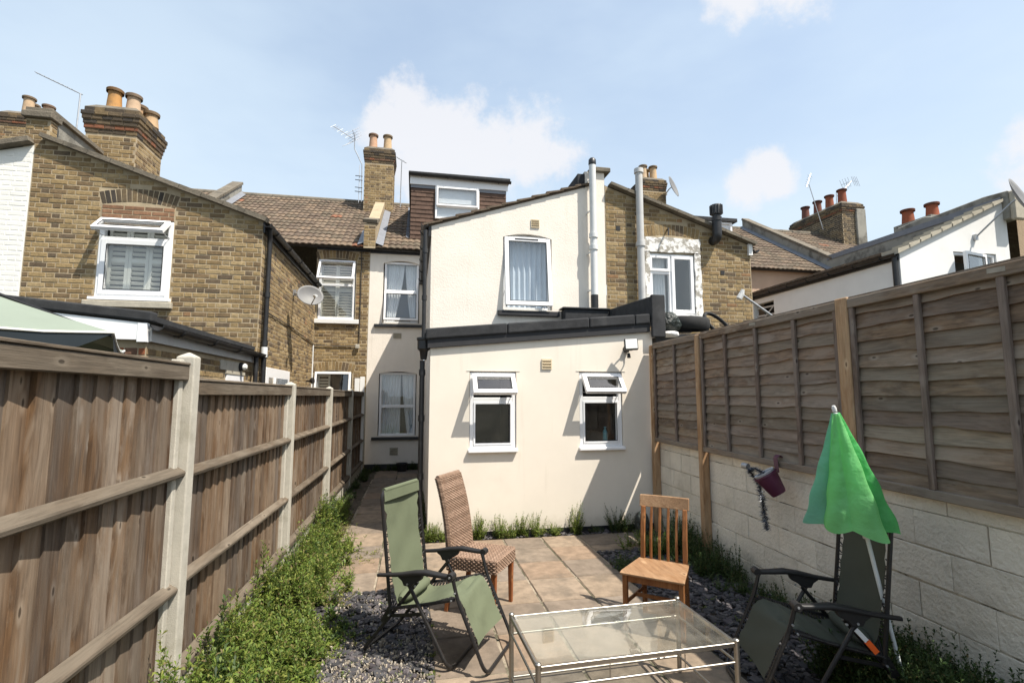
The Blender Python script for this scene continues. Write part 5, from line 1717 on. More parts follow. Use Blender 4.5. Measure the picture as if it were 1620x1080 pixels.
def left_fence():
    F = thing('garden_fence', 'weathered feather-edge board fence with concrete posts along the left', 'fence', (-1.3, 3.3, 0))
    r = random.Random(5)
    posts = [-1.55, 0.86, 3.30, 5.72, 8.05, 10.45, 12.70]
    zt = [2.0, 2.0, 2.055, 1.945, 1.935, 1.93, 1.90]
    for y, z in zip(posts, zt):
        mb = MB()
        x = fx(y)
        w, d = 0.050, 0.046
        z0, z1 = -0.1, z
        # post with a weathered four-way top
        A = [mb.pt((x + sx * w, y + sy * d, z0)) for sx, sy in ((-1, -1), (1, -1), (1, 1), (-1, 1))]
        B = [mb.pt((x + sx * w, y + sy * d, z1 - 0.03)) for sx, sy in ((-1, -1), (1, -1), (1, 1), (-1, 1))]
        C = mb.pt((x, y, z1))
        for k in range(4):
            mb.idx((A[k], A[(k + 1) % 4], B[(k + 1) % 4], B[k])); mb.idx((B[k], B[(k + 1) % 4], C))
        mb.build('post', M['concrete_post'], F, bevel=0.007, seg=2)
        mb = MB(); mb.box(x - 0.05, x + 0.004, y - 0.108, y - 0.060, z0, z1 - 0.05); mb.build('post_flange', M['concrete_post'], F, bevel=0.005)
    tints = [(1, 1, 1), (1.18, 1.1, 1.0), (0.8, 0.78, 0.78), (1.3, 1.28, 1.25), (0.9, 0.85, 0.8), (1.1, 0.98, 0.85), (0.68, 0.66, 0.66)]
    for b in range(len(posts) - 1):
        y0, y1 = posts[b] + 0.06, posts[b + 1] - 0.06
        top = 1.97 if b < 2 else 1.885 - 0.006 * (b - 2)
        if b >= 4: top = 1.865
        base = 0.20
        ang = math.atan(0.0125)
        # boards
        y = y0
        while y < y1 - 0.02:
            w = min(0.118 + r.uniform(-0.012, 0.014), y1 - y)
            t = r.choice(tints)
            mb = MB()
            xb = fx(y) - 0.030
            lean = r.uniform(-0.004, 0.004)
            th0, th1 = 0.011, 0.006
            zt_ = top - 0.03 + r.uniform(-0.006, 0.0)
            # tapered board, thick edge over the thin edge of its neighbour
            prof = [(y, xb - 0.012), (y + w + 0.022, xb - 0.012 + 0.002), (y + w + 0.022, xb + th1 - 0.010), (y, xb + th0)]
            lo = [mb.pt((p[1], p[0], base)) for p in prof]; hi = [mb.pt((p[1] + lean, p[0] + lean, zt_)) for p in prof]
            for k in range(4): mb.idx((lo[k], lo[(k + 1) % 4], hi[(k + 1) % 4], hi[k]), t)
            mb.idx(hi, t); mb.idx(lo[::-1], t)
            mb.build('board', M['fence_board'], F)
            y += w
        # arris rails (triangular section) on our side
        for z in ((1.34, 0.74) if b >= 2 else (1.36, 0.72)):
            t = r.uniform(0.9, 1.15)
            mb = MB()
            xa = fx((y0 + y1) / 2) - 0.014
            dx = 0.0125 * (y1 - y0) / 2
            mb.prism([(0, -0.040), (0.052, -0.024), (0.058, 0.004), (0, 0.038)], y0 - 0.02, y1 + 0.02, lambda u, v, d: (fx(d) - 0.014 + u, d, z + v + 0.006 * math.sin(d * 2.1)), (t, t, t))
            mb.build('rail', M['fence_rail'], F, bevel=0.006)
        # top rail and capping
        t = r.uniform(0.95, 1.1)
        mb = MB()
        mb.prism([(-0.012, top - 0.085), (0.028, top - 0.085), (0.028, top), (-0.012, top)], y0 - 0.015, y1 + 0.015, lambda u, v, d: (fx(d) + u, d, v), (t, t, t))
        mb.build('top_rail', M['fence_rail'], F, bevel=0.005)
        mb = MB()
        mb.prism([(-0.055, top + 0.002), (0.034, top + 0.002), (0.034, top + 0.016), (-0.055, top + 0.026)], y0 - 0.01, y1 + 0.01, lambda u, v, d: (fx(d) + u, d, v), (t, t, t))
        mb.build('capping', M['fence_rail'], F, bevel=0.003)
        mb = MB()
        mb.prism([(-0.012, base + 0.005), (0.045, base + 0.005), (0.045, base + 0.05), (-0.012, base + 0.085)], y0, y1, lambda u, v, d: (fx(d) + u, d, v))
        mb.build('bottom_rail', M['fence_rail'], F, bevel=0.005)
        mb = MB()
        mb.prism([(-0.025, -0.1), (0.022, -0.1), (0.022, base), (-0.025, base)], y0 - 0.02, y1 + 0.02, lambda u, v, d: (fx(d) + u, d, v))
        mb.build('gravel_board', M['concrete_post'], F, bevel=0.005)


# ------------------------------------------------------------------ right side: painted block wall and waney-lap panels
def rx(y):
    return 3.165 + 0.035 * (y - 2.0)


def right_wall():
    W = thing('block_wall', 'cream painted concrete block wall under the right fence', 'wall', (3.3, 3.5, 0))
    mb = MB()
    top = 1.20
    mb.prism([(0.012, -0.1), (0.16, -0.1), (0.16, top), (0.012, top)], -1.2, 6.70, lambda u, v, d: (rx(d) + 0.03 + u, d, v))
    core = mb.build('mortar_core', M['block_mortar'], W)
    r = random.Random(2)
    z = -0.06; row = 0
    while z < top - 0.02:
        h = min(0.222, top - z + 0.004)
        y = -1.2 - (0.225 if row % 2 else 0)
        while y < 6.69:
            a, b = max(y, -1.19), min(y + 0.45, 6.69)
            if b - a > 0.04:
                q = MB(); g = 0.0022
                t = r.uniform(0.90, 1.05)
                # joints are mostly filled with paint, open here and there
                gy0, gy1 = a + g * r.choice((0.1, 0.3, 0.6, 1.2, 2.2)), b - g * r.choice((0.1, 0.3, 0.6, 1.2, 2.2))
                gz0, gz1 = z + g * r.choice((0.2, 0.4, 0.8, 1.8, 2.6)), z + h - g * r.choice((0.2, 0.4, 0.8, 1.8, 2.6))
                o_ = r.uniform(-0.005, 0.004)
                q.prism([(gy0, gz0), (gy1, gz0 + r.uniform(-0.001, 0.004)), (gy1, gz1), (gy0, gz1 + r.uniform(-0.004, 0.001))], o_, 0.05, lambda u, v, d: (rx(u) + 0.03 + d, u, v), (t, t, t))
                q.build('block', M['painted_block'], W, bevel=0.004, seg=2)
            y += 0.45
        z += 0.225; row += 1


def right_fence():
    F = thing('panel_fence', 'grey waney lap panel fence on top of the painted block wall', 'fence', (3.25, 3.5, 1.2))
    r = random.Random(6)
    posts = [6.62, 5.36, 3.24, 1.35, -0.5]
    for i, y in enumerate(posts):
        x = rx(y)
        mb = MB()
        if i < 2:
            mb.box(x - 0.065, x + 0.025, y - 0.04, y + 0.04, -0.08, 2.50)
        else:
            mb.box(x - 0.055, x + 0.035, y - 0.055, y + 0.055, 1.22, 2.53)
        mb.build('post', M['treated_post'], F, bevel=0.006)
    batt = [[5.98], [4.83, 4.31, 3.78], [2.65, 2.16], [0.9, 0.3]]
    for p in range(4):
        ya, yb = posts[p + 1] + (0.0405 if p == 0 else 0.0555), posts[p] - (0.0405 if p < 2 else 0.0555)
        z0, z1 = 1.215, 2.50
        n = 13
        hh = (z1 - z0) / n
        for k in range(n):
            mb = MB(); t = r.uniform(0.78, 1.2); tt = (t * r.uniform(0.97, 1.05), t, t * r.uniform(0.95, 1.03))
            za = z0 + k * hh - 0.012; m = 14
            zb = min(z0 + (k + 1) * hh + 0.034, z1 + 0.01)
            ph, am = r.uniform(0, 6), r.uniform(0.002, 0.006)
            lo = []; hi = []; lo2 = []; hi2 = []
            kn = [r.uniform(0, 1) for _ in range(2)]
            for s in range(m + 1):
                y = ya + (yb - ya) * s / m
                wv = am * math.sin(ph + s * 0.9) + r.uniform(-0.003, 0.003) + sum(0.010 * math.exp(-((s / m - q) / 0.05) ** 2) for q in kn)
                # each slat laps over the one below: bottom edge stands out
                lo.append(mb.pt((rx(y) - 0.020, y, za + wv))); hi.append(mb.pt((rx(y) + 0.008, y, zb)))
                lo2.append(mb.pt((rx(y) - 0.008, y, za + wv))); hi2.append(mb.pt((rx(y) + 0.014, y, zb)))
            for s in range(m):
                mb.idx((lo[s], lo[s + 1], hi[s + 1], hi[s]), tt); mb.idx((lo[s], lo2[s], lo2[s + 1], lo[s + 1]), (tt[0] * 1.5, tt[1] * 1.0, tt[2] * 0.7)); mb.idx((lo2[s], hi2[s], hi2[s + 1], lo2[s + 1]), tt)  # lit line along each lap painted as a warmer bottom edge
            mb.build('slat', M['waney_slat'], F, recalc=False)
        t = r.uniform(0.9, 1.1)
        for yy in [ya + 0.022] + batt[p] + [yb - 0.022]:
            mb = MB()
            mb.prism([(yy - 0.020, 1.22), (yy + 0.020, 1.22), (yy + 0.020, 2.445), (yy - 0.020, 2.445)], -0.044, -0.018, lambda u, v, d: (rx(u) + d, u, v))
            mb.build('batten', M['batten'], F, bevel=0.004)
        for za, zb in ((1.165, 1.222), (2.445, 2.515)):
            mb = MB()
            mb.prism([(-0.050, za), (-0.008, za), (-0.008, zb), (-0.050, zb)], ya, yb, lambda u, v, d: (rx(d) + u, d, v + 0.004 * math.sin(d * 3)))
            mb.build('rail', M['waney_slat'], F, bevel=0.005)
        mb = MB()
        mb.prism([(-0.030, 2.517), (0.03, 2.517), (0.03, 2.53), (-0.030, 2.53)], ya, yb, lambda u, v, d: (rx(d) + u, d, v)); mb.build('capping', M['waney_slat'], F)
        for q in range(7):
            break
    # knots and staples are in the timber; two pale worn patches on the top rail
    for y in (4.31, 2.16):
        mb = MB(); mb.beam((rx(y) - 0.0515, y - 0.04, 2.48), (rx(y) - 0.0515, y + 0.05, 2.485), 0.003, 0.028); mb.build('worn_patch', M['pea_gravel'], F)


left_fence()
right_wall()
right_fence()


# ------------------------------------------------------------------ furniture
def recliner(label, loc, rz, fabric, tag_loop=False, detail_seed=1):
    C = thing('recliner_chair', label, 'chair', loc, rz)
    W = 0.26
    bk = lambda mb, n, m, **k: mb.build(n, M[m], C, local=True, **k)
    met = 'black_metal'
    B0 = Vector((-0.165, 0, 0.30)); B1 = Vector((-0.265, 0, 1.12))
    # back frame: one bent tube
    mb = MB()
    mb.tube(fillet([(B0.x, -W, B0.z), (B1.x, -W, B1.z), (B1.x, W, B1.z), (B0.x, W, B0.z)], 0.07, 6), 0.0125, 8)
    bk(mb, 'back_frame', met, smooth=True)
    # leg-rest frame: from the arm fronts down to a floor bar
    mb = MB()
    mb.tube(fillet([(0.30, -W, 0.60), (0.335, -W, 0.47), (0.545, -W, 0.02), (0.545, W, 0.02), (0.335, W, 0.47), (0.30, W, 0.60)], 0.08, 6), 0.0125, 8)
    bk(mb, 'leg_rest_frame', met, smooth=True)
    # seat side tubes
    for s in (-1, 1):
        mb = MB(); mb.tube(fillet([(-0.19, s * W, 0.335), (0.05, s * W, 0.385), (0.315, s * W, 0.455)], 0.1, 4), 0.0115, 8)
        bk(mb, 'seat_rail', met, smooth=True)
    # crossing legs
    w2 = W + 0.022
    mb = MB(); mb.tube(fillet([(-0.03, -w2, 0.545), (0.295, -w2, 0.018), (0.295, w2, 0.018), (-0.03, w2, 0.545)], 0.08, 6), 0.0125, 8)
    bk(mb, 'front_leg_frame', met, smooth=True)
    w3 = W - 0.018
    mb = MB(); mb.tube(fillet([(0.03, -w3, 0.53), (-0.40, -w3, 0.018), (-0.40, w3, 0.018), (0.03, w3, 0.53)], 0.06, 6), 0.0125, 8)
    bk(mb, 'rear_leg_frame', met, smooth=True)
    for s in (-1, 1):
        mb = MB()
        mb.beam((-0.17, s * (W - 0.004), 0.29), (0.10, s * (W - 0.004), 0.335), 0.004, 0.022)
        mb.beam((-0.22, s * (W + 0.008), 0.24), (-0.165, s * (W + 0.008), 0.34), 0.005, 0.045)
        bk(mb, 'link_bar', met)
        # moulded arm rest with a swelling middle and a round front end
        mb = MB()
        path = [(-0.255, 0.560), (-0.18, 0.568), (-0.08, 0.582), (0.03, 0.604), (0.12, 0.615), (0.20, 0.610), (0.27, 0.606), (0.315, 0.612)]
        wd = [0.016, 0.019, 0.024, 0.029, 0.030, 0.027, 0.022, 0.018]
        ht = [0.011, 0.012, 0.013, 0.016, 0.017, 0.015, 0.015, 0.018]
        rings = []
        for (x, z), w_, h_ in zip(path, wd, ht):
            rings.append([mb.pt((x, s * (W + 0.028) + w_ * math.copysign(abs(math.cos(a)) ** 0.6, math.cos(a)), z + h_ * math.copysign(abs(math.sin(a)) ** 0.6, math.sin(a)))) for a in [2 * math.pi * (k + 0.5) / 12 for k in range(12)]])
        for a, b in zip(rings, rings[1:]):
            for k in range(12): mb.idx((a[k], a[(k + 1) % 12], b[(k + 1) % 12], b[k]))
        mb.idx(rings[0][::-1]); mb.idx(rings[-1])
        arm = bk(mb, 'armrest', 'black_plastic', smooth=True)
        # clamp under the arm
        mb = MB()
        y = s * (W + 0.026)
        mb.prism([(-0.10, 0.590), (0.10, 0.600), (0.085, 0.565), (0.03, 0.535), (0.015, 0.515), (-0.045, 0.515), (-0.06, 0.545), (-0.09, 0.565)], y - 0.017, y + 0.017, lambda u, v, d: (u, d, v))
        q = mb.build('clamp', M['black_plastic'], arm, bevel=0.004)
        mb = MB(); mb.tube([(0.305, y - 0.03, 0.610), (0.305, y + 0.03, 0.610)], 0.024, 12); mb.build('pivot_knob', M['black_plastic'], arm, smooth=True)
        mb = MB()
        for x, z, o in ((0.305, 0.61, 0.031), (-0.015, 0.53, 0.018), (0.045, 0.525, 0.018)):
            mb.tube([(x, y + s * (o - 0.004), z), (x, y + s * (o + 0.004), z)], 0.007, 8)
        mb.build('rivet', M['galvanised'], arm)
        mb = MB()
        for x, z in ((0.30, 0.452), (-0.17, 0.30), (0.09, 0.335), (0.325, 0.50)):
            mb.tube([(x, s * (W + 0.012), z), (x, s * (W + 0.022), z)], 0.006, 8)
        bk(mb, 'rivet', 'galvanised')
    # fabric sling: back, seat, leg rest in one strip with sag and puckers
    prof = [(-0.262, 1.115), (-0.252, 1.00), (-0.238, 0.86), (-0.218, 0.70), (-0.19, 0.55), (-0.165, 0.42), (-0.13, 0.345), (-0.06, 0.335), (0.02, 0.355), (0.12, 0.395), (0.22, 0.435), (0.30, 0.462), (0.345, 0.44), (0.385, 0.36), (0.43, 0.27), (0.475, 0.175)]
    mb = MB(); n = 18; ids = {}
    P = [Vector((x, 0, z)) for x, z in prof]
    dense = []
    for a, b in zip(P, P[1:]):
        for k in range(3): dense.append(a.lerp(b, k / 3))
    dense.append(P[-1])
    for _ in range(2):
        dense = [dense[0]] + [(dense[i - 1] + dense[i] * 2 + dense[i + 1]) / 4 for i in range(1, len(dense) - 1)] + [dense[-1]]
    fw = W - 0.036
    for j, p in enumerate(dense):
        t = (dense[min(j + 1, len(dense) - 1)] - dense[max(j - 1, 0)]).normalized()
        nr = Vector((t.z, 0, -t.x))
        if nr.x < 0 or (abs(nr.x) < 0.3 and nr.z < 0): nr = -nr
        for i in range(n + 1):
            s = -1 + 2 * i / n
            sag = -0.022 * (1 - s * s) + 0.0035 * math.sin(j * 1.1 + 2.2 * s + 0.8 * math.sin(3 * s))
            sc = 1 - 0.05 * (0.5 + 0.5 * math.cos(j * math.pi)) * (abs(s) > 0.98)
            ids[i, j] = mb.pt(p + nr * sag + Vector((0, s * (fw if j > 3 else W - 0.012) * sc, 0)))
    for j in range(len(dense) - 1):
        for i in range(n): mb.idx((ids[i, j], ids[i + 1, j], ids[i + 1, j + 1], ids[i, j + 1]))
    bk(mb, 'sling', fabric, smooth=True, recalc=False)
    # pocket round the top tube and a seam
    mb = MB(); mb.tube([(B1.x, -W + 0.03, B1.z), (B1.x, W - 0.03, B1.z)], 0.0165, 10)
    mb.beam((B1.x + 0.012, 0, B1.z + 0.002), (B1.x + 0.020, 0, B1.z - 0.075), 2 * W - 0.03, 0.002, (1, 0, 0.1))
    bk(mb, 'top_hem', fabric, smooth=False)
    # elastic lacing
    mb = MB()
    for s in (-1, 1):
        for j in range(6, len(dense) - 1):
            p = dense[j]
            if 0.05 < j / len(dense) < 0.98:
                inner = p + Vector((0, s * fw * 0.985, 0))
                nxt = dense[min(j + 1, len(dense) - 1)]
                # nearest point on the tube
                if p.z > 0.45 and p.x < 0: tb = B0.lerp(B1, (p.z - B0.z) / (B1.z - B0.z)); tx = Vector((tb.x, s * W, p.z))
                elif p.x < 0.31: tx = Vector((p.x, s * W, 0.335 + (p.x + 0.19) * 0.238))
                else:
                    k = (0.47 - p.z) / 0.45; tx = Vector((0.335 + 0.21 * max(0, k), s * W, p.z))
                up_ = (nxt - p) * 0.5
                mb.tube([inner, tx + up_ * 0.3 + Vector((0, s * 0.012, 0)), tx + up_ * 0.9, inner + up_ * 1.6], 0.0046, 4, cap=False)
    bk(mb, 'lacing', 'black_plastic', kind='stuff')
    # head cushion slipped down to the seat
    mb = MB(); rings = []
    for k in range(9):
        s = -1 + 2 * k / 8
        rr = 0.042 * math.sqrt(max(0.05, 1 - 0.85 * s ** 4))
        rings.append([mb.pt((-0.125 + 1.15 * rr * math.cos(a), s * 0.20, 0.385 + rr * 1.0 * math.sin(a))) for a in [2 * math.pi * q / 14 for q in range(14)]])
    for a, b in zip(rings, rings[1:]):
        for q in range(14): mb.idx((a[q], a[(q + 1) % 14], b[(q + 1) % 14], b[q]))
    mb.idx(rings[0][::-1]); mb.idx(rings[-1])
    bk(mb, 'head_cushion', fabric, smooth=True)
    if tag_loop:
        mb = MB(); mb.beam((0.0, W + 0.05, 0.50), (-0.05, W + 0.05, 0.445), 0.012, 0.024); bk(mb, 'warning_tag', 'white_pipe')
        mb = MB(); mb.beam((-0.052, W + 0.05, 0.443), (-0.10, W + 0.05, 0.385), 0.014, 0.03); bk(mb, 'warning_tag', 'orange_sleeve')
    return C


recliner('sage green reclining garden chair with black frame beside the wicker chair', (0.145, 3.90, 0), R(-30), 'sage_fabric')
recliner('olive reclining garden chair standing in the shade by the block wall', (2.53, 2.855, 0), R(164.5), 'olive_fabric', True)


def strand(mb, pts, normal, r, phase, amp, tint):
    q = []
    for i, p in enumerate(pts):
        q.append(Vector(p) + normal[i] * (amp * math.sin(phase + i * math.pi / 2)))
    mb.tube(q, r, 5, tint, cap=True)


def wicker_chair():
    C = thing('wicker_chair', 'tall-backed brown wicker dining chair with wooden legs', 'chair', (0.60, 4.52, 0), R(-31.9))
    r = random.Random(12)
    tn = [(1, 1, 1), (1.15, 1.15, 1.15), (0.85, 0.84, 0.82), (1.3, 1.32, 1.35), (0.92, 0.9, 0.88)]
    hw, x0, x1, zs = 0.215, -0.215, 0.225, 0.46
    for x, y, h in ((x1 - 0.025, -hw + 0.025, 0.38), (x1 - 0.025, hw - 0.025, 0.38), (x0 + 0.03, -hw + 0.03, 0.38), (x0 + 0.03, hw - 0.03, 0.38)):
        mb = MB()
        k = 0.7 if x > 0 else 0.75
        a, b = 0.022, 0.022 * k
        dx = -0.05 if x < 0 else 0.0
        A = [mb.pt((x + dx + sx * b, y + sy * b, 0)) for sx, sy in ((-1, -1), (1, -1), (1, 1), (-1, 1))]
        B = [mb.pt((x + sx * a, y + sy * a, h)) for sx, sy in ((-1, -1), (1, -1), (1, 1), (-1, 1))]
        for q in range(4): mb.idx((A[q], A[(q + 1) % 4], B[(q + 1) % 4], B[q]))
        mb.idx(A[::-1]); mb.idx(B)
        mb.build('leg', M['teak_leg'], C, local=True, bevel=0.004)
    # seat: woven top, woven apron
    mb = MB(); mb.box(x0, x1, -hw, hw, zs - 0.105, zs - 0.008)
    mb.build('seat_core', M['wicker'], C, local=True)
    mb = MB()
    nrow = 32
    for i in range(nrow):
        x = x0 + (x1 - x0) * (i + 0.5) / nrow
        pts = [(x, -hw - 0.005 + (2 * hw + 0.01) * k / 40, zs - 0.006) for k in range(41)]
        strand(mb, pts, [Vector((0, 0, 1))] * 41, 0.0085, (i % 2) * math.pi, 0.005, r.choice(tn))
    seat = mb.build('seat', M['wicker'], C, local=True, smooth=True)
    mb = MB()
    for j in range(7):
        z = zs - 0.012 - j * 0.0145
        for a, b, nv in (((x0, -hw), (x1, -hw), Vector((0, -1, 0))), ((x1, -hw), (x1, hw), Vector((1, 0, 0))), ((x1, hw), (x0, hw), Vector((0, 1, 0))), ((x0, hw), (x0, -hw), Vector((-1, 0, 0)))):
            pts = [(a[0] + (b[0] - a[0]) * k / 40 + nv.x * 0.004, a[1] + (b[1] - a[1]) * k / 40 + nv.y * 0.004, z) for k in range(41)]
            strand(mb, pts, [nv] * 41, 0.0078, (j % 2) * math.pi, 0.005, r.choice(tn))
    mb.build('seat_apron', M['wicker'], C, local=True, smooth=True)
    # back: tall panel, bowed backwards at the top
    def bx(t):       # t 0..1 from the seat up
        return x0 + 0.02 - 0.02 * math.sin(t * 1.2) - 0.115 * t ** 2.2
    H0, H1 = 0.34, 1.085
    mb = MB(); m = 16
    for s0 in range(m):
        t0, t1 = s0 / m, (s0 + 1) / m
        for d in (0.012, -0.020):
            mb.face([(bx(t0) + d, -hw + 0.01 + 0.012 * t0, H0 + (H1 - H0) * t0), (bx(t0) + d, hw - 0.01 - 0.012 * t0, H0 + (H1 - H0) * t0), (bx(t1) + d, hw - 0.01 - 0.012 * t1, H0 + (H1 - H0) * t1), (bx(t1) + d, -hw + 0.01 + 0.012 * t1, H0 + (H1 - H0) * t1)])
    mb.build('back_core', M['wicker'], C, local=True, recalc=False)
    mb = MB()
    nr = 58
    for i in range(nr):
        t = (i + 0.5) / nr
        z = H0 + (H1 - H0) * t
        w = hw - 0.004 - 0.012 * t
        for d, s in ((0.014, 1), (-0.022, -1)):
            n_ = 36
            pts = [(bx(t) + d, -w + 2 * w * k / n_, z) for k in range(n_ + 1)]
            strand(mb, pts, [Vector((s, 0, 0.1 * s))] * (n_ + 1), 0.0070, (i % 2) * math.pi, 0.005, r.choice(tn))
        for s in (-1, 1):
            mb.tube([(bx(t) + 0.02, s * w, z), (bx(t), s * (w + 0.010), z), (bx(t) - 0.028, s * w, z)], 0.0068, 5, r.choice(tn))
    mb.build('backrest', M['wicker'], C, local=True, smooth=True)
    mb = MB(); mb.tube([(bx(1) - 0.004, -hw + 0.02, H1 + 0.002), (bx(1) - 0.004, hw - 0.02, H1 + 0.002)], 0.020, 8); mb.build('back_top', M['wicker'], C, local=True, smooth=True)


def wooden_chair():
    C = thing('wooden_chair', 'varnished pine dining chair with slatted back standing on the patio', 'chair', (1.94, 3.90, 0), math.atan2(-0.32, -0.27))
    # local +x is the way it faces
    wf, wb, d0, d1, zs = 0.235, 0.19, -0.20, 0.215, 0.44
    mb = MB(); n = 10; m = 8; top = {}; bot = {}
    for i in range(n + 1):
        for j in range(m + 1):
            x = d0 - 0.005 + (d1 - d0 + 0.03) * i / n
            w = wb + (wf - wb) * i / n + 0.012
            s = -1 + 2 * j / m
            dip = -0.010 * (1 - s * s) * math.sin(math.pi * min(1, (i / n) * 1.1)) - (0.010 if i == n else 0.0)
            top[i, j] = mb.pt((x, s * w, zs + dip)); bot[i, j] = mb.pt((x - (0.006 if i == n else 0), s * w * 0.985, zs - 0.028))
    for i in range(n):
        for j in range(m):
            mb.idx((top[i, j], top[i + 1, j], top[i + 1, j + 1], top[i, j + 1])); mb.idx((bot[i, j], bot[i, j + 1], bot[i + 1, j + 1], bot[i + 1, j]))
    for i in range(n):
        mb.idx((top[i, 0], bot[i, 0], bot[i + 1, 0], top[i + 1, 0])); mb.idx((top[i, m], top[i + 1, m], bot[i + 1, m], bot[i, m]))
    for j in range(m):
        mb.idx((top[n, j], bot[n, j], bot[n, j + 1], top[n, j + 1])); mb.idx((top[0, j], top[0, j + 1], bot[0, j + 1], bot[0, j]))
    mb.build('seat', M['pine_seat'], C, local=True, bevel=0.006, seg=2)
    b = lambda n_, mb_: mb_.build(n_, M['pine'], C, local=True, bevel=0.004)
    bxz = [(-0.225, 0.0), (-0.195, 0.25), (-0.19, 0.44), (-0.20, 0.62), (-0.225, 0.78), (-0.265, 0.93)]
    for s in (-1, 1):
        mb = MB(); mb.beam((d1 - 0.02, s * (wf - 0.022), 0), (d1 - 0.02, s * (wf - 0.022), zs - 0.028), 0.038, 0.038, (1, 0, 0)); b('leg', mb)
        mb = MB()
        rings = [[mb.pt((x + sx * 0.018, s * (wb - 0.018) + sy * 0.018, z)) for sx, sy in ((-1, -1), (1, -1), (1, 1), (-1, 1))] for x, z in bxz[:-1] + [(-0.245, 0.855)]]
        for p, q in zip(rings, rings[1:]):
            for k in range(4): mb.idx((p[k], p[(k + 1) % 4], q[(k + 1) % 4], q[k]))
        mb.idx(rings[0][::-1]); mb.idx(rings[-1]); b('back_post', mb)
        mb = MB(); mb.beam((d1 - 0.035, s * (wf - 0.03), 0.385), (-0.19, s * (wb - 0.022), 0.385), 0.018, 0.055); b('apron', mb)
        mb = MB(); mb.beam((d1 - 0.035, s * (wf - 0.026), 0.20), (-0.19, s * (wb - 0.02), 0.20), 0.016, 0.03); b('stretcher', mb)
    mb = MB(); mb.beam((d1 - 0.02, -wf + 0.04, 0.385), (d1 - 0.02, wf - 0.04, 0.385), 0.018, 0.055); b('apron', mb)
    mb = MB(); mb.beam((-0.19, -wb + 0.03, 0.385), (-0.19, wb - 0.03, 0.385), 0.018, 0.055); b('apron', mb)
    mb = MB(); mb.beam((-0.01, -wf + 0.05, 0.20), (-0.01, wf - 0.05, 0.20), 0.016, 0.03); b('stretcher', mb)
    mb = MB()
    # top rail, bowed
    ring = []
    for k in range(11):
        y = -0.205 + 0.41 * k / 10; bow = -0.018 * (1 - (y / 0.205) ** 2)
        ring.append([mb.pt((-0.243 + bow + q, y, z)) for q, z in ((-0.010, 0.848), (0.012, 0.848), (-0.008, 0.945), (-0.030, 0.945))])
    for p, q in zip(ring, ring[1:]):
        for k in range(4): mb.idx((p[k], p[(k + 1) % 4], q[(k + 1) % 4], q[k]))
    mb.idx(ring[0][::-1]); mb.idx(ring[-1])
    mb.build('top_rail', M['pine_seat'], C, local=True, bevel=0.005, seg=2)
    for k in range(4):
        y = -0.105 + 0.07 * k
        bow = -0.018 * (1 - (y / 0.205) ** 2)
        mb = MB()
        rings = [[mb.pt((x + sx * 0.006 + bow * t, y + sy * 0.011, z)) for sx, sy in ((-1, -1), (1, -1), (1, 1), (-1, 1))] for (x, z), t in zip([(-0.185, 0.43), (-0.19, 0.60), (-0.212, 0.74), (-0.240, 0.86)], (0, 0.4, 0.8, 1))]
        for p, q in zip(rings, rings[1:]):
            for e in range(4): mb.idx((p[e], p[(e + 1) % 4], q[(e + 1) % 4], q[e]))
        mb.idx(rings[0][::-1]); mb.idx(rings[-1]); b('slat', mb)


def glass_table():
    C = thing('coffee_table', 'rectangular glass coffee table with tubular steel frame', 'table', (1.19, 2.93, 0), R(2.0))
    a, c, zt = 0.565, 0.30, 0.455
    bz = 0.011
    for sx in (-1, 1):
        for sy in (-1, 1):
            mb = MB(); mb.tube([(sx * a, sy * c, 0), (sx * a, sy * c, zt + 0.004)], 0.0145, 14)
            lg = mb.build('leg', M['brushed_steel'], C, local=True, smooth=True)
            mb = MB(); mb.lathe([(0.0165, 0), (0.0165, 0.008), (0.010, 0.014)], 14, (sx * a, sy * c, zt + 0.003)); mb.build('leg_cap', M['brushed_steel'], lg, smooth=True)
    for z, hh in ((zt - 0.012, 0.024), (zt - 0.105, 0.012)):
        for sy in (-1, 1):
            mb = MB()
            if hh > 0.02: mb.beam((-a + 0.014, sy * c, z), (a - 0.014, sy * c, z), 0.014, hh)
            else: mb.tube([(-a + 0.014, sy * c, z), (a - 0.014, sy * c, z)], 0.007, 10)
            mb.build('rail', M['brushed_steel'], C, local=True, smooth=hh < 0.02, bevel=0.002 if hh > 0.02 else 0)
        for sx in (-1, 1):
            mb = MB()
            if hh > 0.02: mb.beam((sx * a, -c + 0.014, z), (sx * a, c - 0.014, z), 0.014, hh)
            else: mb.tube([(sx * a, -c + 0.014, z), (sx * a, c - 0.014, z)], 0.007, 10)
            mb.build('rail', M['brushed_steel'], C, local=True, smooth=hh < 0.02, bevel=0.002 if hh > 0.02 else 0)
    # lower stretchers, in from the frame
    for sy in (-1, 1):
        mb = MB(); mb.tube([(-a + 0.014, sy * c, 0.10), (a - 0.014, sy * c, 0.10)], 0.007, 10); mb.build('stretcher', M['brushed_steel'], C, local=True, smooth=True)
    for sx in (-1, 1):
        mb = MB(); mb.tube([(sx * a, -c + 0.014, 0.10), (sx * a, c - 0.014, 0.10)], 0.007, 10); mb.build('stretcher', M['brushed_steel'], C, local=True, smooth=True)
    for x in (-0.18, 0.25):
        mb = MB(); mb.tube([(x, -c, zt - 0.10), (x, -c, zt - 0.03)], 0.003, 6); mb.build('stay', M['brushed_steel'], C, local=True)
    mb = MB(); mb.box(-a + 0.012, a - 0.012, -c + 0.010, c - 0.010, zt - 0.007, zt + 0.001)
    mb.build('glass_top', M['table_glass'], C, local=True)


